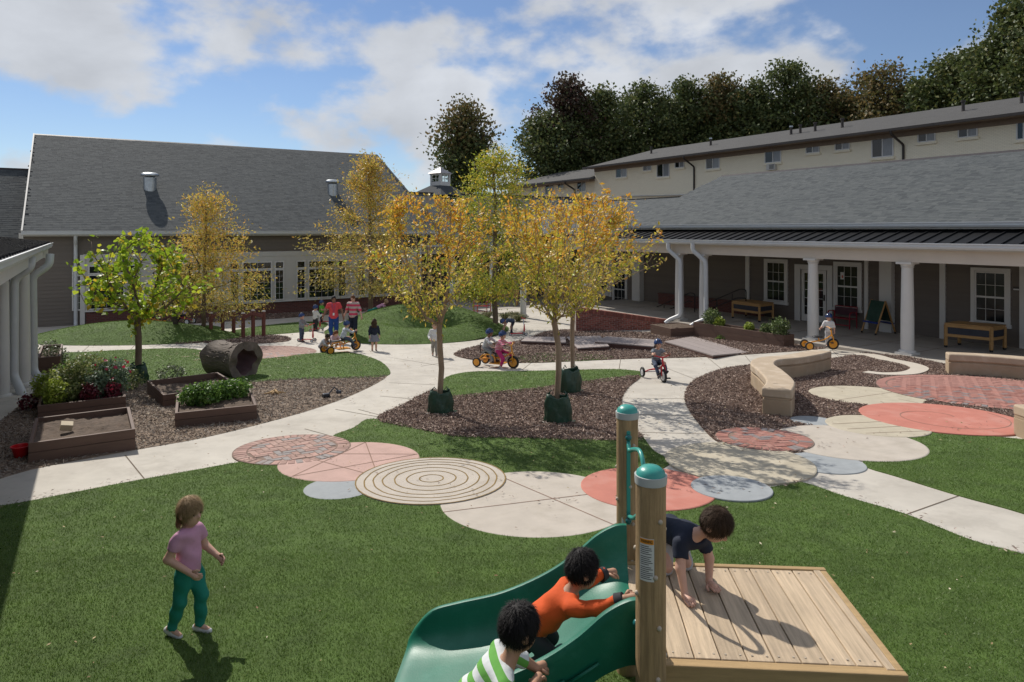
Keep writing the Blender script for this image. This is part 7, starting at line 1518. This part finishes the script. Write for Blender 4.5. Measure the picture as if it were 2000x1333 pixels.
person('child in teal leggings and pink top lying on the grassy mound', q, 0, 1.02, skn='light', hair='blond', shirt=pinkc, pants=tealc, shoes=m_shoe, look=(.9, .1, .3), hup=(-.3, 0, 1), J=wj(q, pelvis=q + Vector((0, 0, .12)), waist=q + Vector((.08, .02, .16)), chest=q + Vector((.18, .04, .22)), neck=q + Vector((.28, .06, .29)), head=q + Vector((.38, .06, .40)), shL=q + Vector((.24, .16, .24)), shR=q + Vector((.25, -.06, .24)), elL=q + Vector((.34, .2, .12)), elR=q + Vector((.36, -.1, .12)), wrL=q + Vector((.46, .16, .10)), wrR=q + Vector((.48, -.06, .10)), hipL=q + Vector((-.03, .06, .1)), hipR=q + Vector((-.03, -.06, .1)), knL=q + Vector((-.23, .07, .03)), knR=q + Vector((-.23, -.09, .03)), anL=q + Vector((-.43, .06, .0)), anR=q + Vector((-.43, -.14, -.02))) | dict(ftL=W(-1, 0, 0), ftR=W(-1, 0, 0)))
q = G(731, 686); person('girl with curly brown hair, navy top and grey skirt standing on the path', q, R(20), 1.05, skn='light', hair='brown', style='curly', shirt=navy, skirt=cloth('grey_skirt', (.20, .20, .23)), shoes=m_shoe, sleeve='long', look=(.3, 1, 0))
q = G(849, 697); person('boy in white shirt and grey trousers walking on the path', q, R(10), 1.06, skn='light', hair='blond', shirt=whitec, pants=khaki, shoes=m_shoe, sleeve='long', J=dict(knL=(.05, -.08, .28), anL=(.05, -.10, .05), knR=(-.05, .02, .28), anR=(-.05, .13, .09), wrL=(.20, .0, .50), wrR=(-.14, -.16, .55), elR=(-.17, .0, .62)))
SIT = dict(pelvis=(0, .09, .46), waist=(0, .07, .54), chest=(0, .03, .64), neck=(0, -.01, .735), head=(0, -.045, .865), shL=(.108, .0, .70), shR=(-.108, .0, .70), elL=(.17, -.12, .62), elR=(-.17, -.12, .62), wrL=(.19, -.23, .65), wrR=(-.19, -.23, .65), hipL=(.055, .07, .435), hipR=(-.055, .07, .435), knL=(.10, -.17, .42), knR=(-.10, -.13, .36), anL=(.09, -.30, .24), anR=(-.09, -.27, .14))
def ride(o, rz, s=1.0): return o, rz + R(90)
q = G(675, 687); a = R(40); trike('yellow two-seat tricycle ridden by the child in the plaid shirt', q, a, m_yel, 1.0, True)
person('child in plaid shirt and blue helmet riding the yellow two-seat tricycle', q, a + R(90), 1.0, skn='light', hair='brown', shirt=plaid(), pants=jean, shoes=m_shoe, sleeve='long', helmet=m_helm, J=SIT)
CR = dict(pelvis=(0, .08, .17), waist=(0, .03, .24), chest=(0, -.04, .33), neck=(0, -.10, .40), head=(0, -.17, .49), shL=(.105, -.06, .37), shR=(-.105, -.06, .37), elL=(.15, -.17, .27), elR=(-.15, -.17, .27), wrL=(.10, -.26, .20), wrR=(-.10, -.26, .20), hipL=(.055, .06, .16), hipR=(-.055, .06, .16), knL=(.10, -.13, .27), knR=(-.10, -.13, .27), anL=(.08, .0, .045), anR=(-.08, .0, .045))
q = G(631, 688); person('child in grey crouching on the path behind the two-seat tricycle', q, R(70), 1.0, skn='light', hair='brown', shirt=paleg, pants=greyc, shoes=m_shoew, sleeve='long', J=CR, look=(0, -1, -.5))
q = G(652, 679); person('child in pale pink crouching with face to the ground beside the tricycle wheel', q, R(40), 1.0, skn='light', hair='auburn', style='long', shirt=cloth('pale_pink', (.5, .36, .38)), pants=charcoal, shoes=m_shoe, sleeve='long', J=CR, look=(0, -1, -.7))
q = G(979, 718); a = R(-27); trike('yellow two-seat tricycle ridden by the girl in pink stripes', q, a, m_yel, 1.0, True)
SIT2 = dict(SIT, wrR=(-.17, -.24, .64))
pk = stripe('pink_white_stripes', [(.52, .04, .15), (.60, .42, .44)], 26)
person('girl in pink striped dress, magenta leggings and blue helmet riding the yellow tricycle', q, a + R(90), 1.02, skn='light', hair='brown', shirt=pk, pants=magenta, shoes=m_shoew, sleeve='long', helmet=m_helm, J=dict(SIT, anR=(-.13, -.05, .05), knR=(-.13, -.13, .26)), hem=.07)
qb = q + Vector((-.40 * math.cos(a), -.40 * math.sin(a), .04)); person('child in pale grey and blue helmet sitting on the back seat of the tricycle', qb, a + R(90), 1.0, skn='brown', hair='black', shirt=paleg, pants=greyc, shoes=m_shoe, sleeve='long', helmet=m_helm, J=dict(SIT, wrL=(.12, -.2, .60), wrR=(-.12, -.2, .60), anL=(.1, -.2, .12), anR=(-.1, -.2, .12)))
q = G(999, 653); person('child in jeans and dark cap bending down beside a red scooter', q, R(-80), 1.0, skn='light', hair='brown', shirt=jean, pants=navy, shoes=m_shoew, J=dict(pelvis=(0, .06, .50), waist=(0, -.02, .54), chest=(0, -.12, .55), neck=(0, -.22, .53), head=(0, -.34, .50), shL=(.105, -.18, .55), shR=(-.105, -.18, .55), elL=(.12, -.24, .40), elR=(-.12, -.24, .40), wrL=(.10, -.30, .25), wrR=(-.10, -.30, .25), hipL=(.05, .06, .47), hipR=(-.05, .06, .47)), look=(0, -.6, -1), hup=(0, -1, .4), helmet=m_helm)
scooter('red scooter standing beside the bending child', G(1012, 656), R(20), 1.05)
q = G(1284, 742); a = R(-78); trike('red tricycle ridden towards the camera by the child in jeans', q, a, m_redp, .95, False, red=True)
person('child in grey striped T-shirt, jeans and blue helmet riding a red tricycle on the path', q, a + R(90), 1.02, skn='light', hair='brown', shirt=stripe('grey_stripes', [(.13, .15, .18), (.24, .26, .28)], 22), pants=jean, shoes=m_shoe, helmet=m_helm, J=SIT)
q = level(1602, 683, -.99); q.z = max(q.z, float(gz(q.y))); trike('yellow tricycle parked by the curved bench, held by the child on the porch', q, R(-6), m_yel, 1.06, False)
q = level(1628, 680, -.99) + Vector((-.05, .22, 0)); person('child in white shirt, grey trousers and blue helmet holding a yellow tricycle', q, R(-25), 1.08, skn='light', hair='brown', shirt=whitec, pants=paleg, shoes=m_shoe, sleeve='mid', helmet=m_helm, J=dict(elR=(-.19, -.02, .64), wrR=(-.24, -.12, .60)), look=(-.3, -1, -.2))
q = G(357, 633); a = R(170); trike('red tricycle behind the lime-green tree near the long building', q, a, m_redp, 1.0, False, red=True)
person('child in lilac top riding a red tricycle behind the lime-green tree', q, a + R(90), 1.0, skn='light', hair='brown', shirt=cloth('lilac', (.42, .30, .50)), pants=navy, shoes=cloth('pink_shoe', (.5, .1, .18)), sleeve='long', J=SIT)
q = G(300, 636); trike('yellow tricycle mostly hidden behind the lime-green tree', q, R(170), m_yel, 1.0, False)
# ================================================================ grass, mulch chips, fallen leaves
lm_blade = leafmat('grass_blade', [(.092, .168, .022), (.112, .19, .027), (.075, .142, .019), (.13, .21, .036), (.097, .172, .024), (.12, .188, .032), (.082, .15, .021), (.20, .25, .09)], .35, .5, .2, .30, 1.6)
def seeds(poly, dens, exclude=True, ymin=2.2, hf=None):
    xs = [p[0] for p in poly]; ys = [p[1] for p in poly]; x0, x1, y0, y1 = min(xs), max(xs), max(min(ys), ymin), max(ys)
    n = int((x1 - x0) * (y1 - y0) * dens); x = RNG.uniform(x0, x1, n); y = RNG.uniform(y0, y1, n); k = inside(x, y, poly) & (np.abs(x) < .80 * y + 1.0); x, y = x[k], y[k]
    if exclude:
        k = np.ones(len(x), bool)
        for cx, cy, r in CIRC:
            if not (-9 < cx < -7): k &= (x - cx) ** 2 + (y - cy) ** 2 > (r + .005) ** 2
        x, y = x[k], y[k]
    if len(x):
        cp = np.array([(p.x, p.y) for p in CURL]); kk = np.ones(len(x), bool); near = (x > 6) & (y > 15) & (y < 22)
        if near.any(): dmin = np.min((x[near, None] - cp[None, :, 0]) ** 2 + (y[near, None] - cp[None, :, 1]) ** 2, 1); kk[near] = dmin > .28 ** 2
        x, y = x[kk], y[kk]
    return x, y
def blades(x, y, z, h, w):
    n = len(x); a = RNG.uniform(0, 6.283, n); ln = RNG.uniform(.1, 1.1, n) * h; b = RNG.uniform(0, 6.283, n); hh = h * RNG.uniform(.55, 1.1, n)
    c = np.stack([x, y, z], 1); s = np.stack([np.cos(a), np.sin(a), np.zeros(n)], 1) * (w / 2)[:, None]; tip = c + np.stack([np.cos(b) * ln, np.sin(b) * ln, hh], 1)
    return np.stack([c - s, c + s, tip], 1).reshape(-1, 3), np.arange(3 * n).reshape(n, 3)
def grow_lawn(poly, off, parent_label, hfun=None, mult=1.0):
    Vs = []; 
    for (d, y0, y1, h, w) in ((9000, 0, 6.5, .019, .0042), (4600, 6.5, 10, .02, .0055), (1800, 10, 16, .021, .0085), (900, 16, 40, .023, .013)):
        pl_ = poly; ys = [p[1] for p in poly]
        if min(ys) > y1 or max(ys) < y0: continue
        x, y = seeds(poly, d * mult); k = (y >= y0) & (y < y1); x, y = x[k], y[k]
        if not len(x): continue
        z = gz(y) + off + (np.array([hfun(a, b) for a, b in zip(x, y)]) if hfun else 0); v_, f_ = blades(x, y, z, np.full(len(x), h), np.full(len(x), w) * RNG.uniform(.7, 1.3, len(x))); Vs.append(v_)
    if Vs:
        Vs = np.concatenate(Vs); o = link('grass', np_mesh('grass', Vs, np.arange(len(Vs)).reshape(-1, 3)), lm_blade); stuff(o, parent_label, 'grass')
NM = {'front': 'short green turf of the big front lawn', 'right': 'short green turf right of the paving circles', 'mid_low': 'shaded turf below the mulch bed of the crape myrtles', 'mid_up': 'strip of turf above the crape myrtle mulch bed', 'bed_strip': 'thin strip of turf by the boardwalk mulch', 'left': 'turf round the log tunnel', 'far': 'far oval of turf behind the balance rails', 'far_left': 'far turf behind the small mulch mound'}
for k, p in LAWN.items(): grow_lawn(p, .012, NM[k])
for k, (e, hf) in MOUND.items(): grow_lawn(e, .015, 'turf on the ' + ('low left mound' if k == 'left' else 'hollowed middle mound'), hf, 1.3)
lm_chip = mat('mulch_chip', (.1, .07, .05), .85, .2, 20, rnd=.25, island=True, ramp=[(.20, .135, .105), (.15, .098, .076), (.26, .18, .14), (.11, .07, .056), (.34, .25, .20), (.17, .11, .086), (.45, .35, .29), (.22, .145, .112)])
lm_chip2 = mat('garden_chip', (.15, .12, .1), .85, .2, 20, rnd=.25, island=True, ramp=[(.23, .17, .125), (.29, .225, .175), (.17, .12, .088), (.36, .31, .26), (.14, .10, .075), (.26, .23, .20), (.20, .15, .115)])
def chips(poly, dens, m, label, off=.012, sz=.045, hump=None):
    x, y = seeds(poly, dens); n = len(x); z = gz(y) + off + RNG.uniform(0, .022, n); C = np.stack([x, y, z], 1); d = RNG.normal(size=(n, 3)); d[:, 2] *= .45; d /= np.linalg.norm(d, axis=1, keepdims=True); nn = RNG.normal(size=(n, 3)) * .55 + np.array([0, 0, 1.0]); nn -= d * (nn * d).sum(1, keepdims=True); nn /= np.linalg.norm(nn, axis=1, keepdims=True); s = np.cross(nn, d)
    L_ = (sz * RNG.uniform(.4, 1.5, n))[:, None]; w = (sz * RNG.uniform(.12, .4, n))[:, None]; th = (.004 * RNG.uniform(.6, 2, n))[:, None]
    P = np.stack([C - d * L_ / 2 - s * w / 2, C + d * L_ / 2 - s * w / 3, C + d * L_ / 2 + s * w / 3, C - d * L_ / 2 + s * w / 2], 1); P2 = P + (nn * th)[:, None, :]
    Vv = np.concatenate([P, P2], 1).reshape(-1, 3); b = (np.arange(n) * 8)[:, None]; Fq = np.concatenate([b + [4, 5, 6, 7], b + [0, 1, 5, 4], b + [2, 3, 7, 6], b + [3, 0, 4, 7]]); stuff(link('mulch', np_mesh('mulch', Vv, Fq), m), label, 'mulch')
chips(MULCH['mid'], 1500, lm_chip, 'brown shredded mulch round the crape myrtles'); chips(MULCH['right'], 1300, lm_chip, 'brown shredded mulch round the curved bench'); chips(MULCH['back'], 650, lm_chip, 'brown mulch round the boardwalk', sz=.06)
for k, lb in (('tree', 'mulch on the small mound under the thin tree'), ('rail', 'mulch under the balance rails'), ('wall', 'dark mulch along the foot of the long building')): chips(MULCH[k], 450, lm_chip, lb, sz=.07, off=.02)
chips(DIRT, 750, lm_chip2, 'trodden wood chips and dirt round the raised beds', sz=.04, off=.004)
# dry leaves blown over turf and paths
lm_dry = mat('dry_leaf', (.3, .2, .1), .8, .2, 20, rnd=.2, island=True, ramp=[(.34, .24, .12), (.25, .16, .08), (.42, .33, .18), (.18, .10, .05), (.48, .42, .30)])
def litter(n, box, label, size, off):
    x = RNG.uniform(box[0], box[1], n); y = RNG.uniform(box[2], box[3], n); C = np.stack([x, y, gz(y) + off], 1); V_, F_ = leaves(C, size, .45, LEAF4, None, 0, .5, 2.5, .15); stuff(link('fallen_leaves', np_mesh('fallen_leaves', V_, F_), lm_dry), label, 'leaves')
litter(260, (-6, 5, 3.2, 10), 'scattered dry leaves and clippings on the front lawn', .03, .034); litter(600, (-9, 8, 10, 18), 'scattered dry leaves over the middle paths and beds', .04, .036); litter(800, (-15, 6, 18, 27), 'scattered dry leaves over the far turf and paths', .055, .04)
# shredded edge where mulch strays on to the concrete
for nm, poly, n in (('mid', MULCH['mid'], 500), ('right', MULCH['right'], 450), ('front', LAWN['front'], 380)):
    P = np.array([(p[0], p[1]) for p in poly]); i = RNG.integers(0, len(P), n); f = RNG.uniform(0, 1, n)[:, None]; Q = P[i] * (1 - f) + P[(i + 1) % len(P)] * f + RNG.normal(size=(n, 2)) * .09; C = np.stack([Q[:, 0], Q[:, 1], gz(Q[:, 1]) + .036], 1); V_, F_ = leaves(C, .045, .25, LEAF4, None, 0, .5, 2.5, .12); stuff(link('stray_mulch', np_mesh('stray_mulch', V_, F_), lm_chip), {'mid': 'stray mulch at the rim of the crape myrtle bed', 'right': 'stray mulch at the rim of the bench bed', 'front': 'stray mulch along the edge of the front lawn'}[nm], 'mulch')
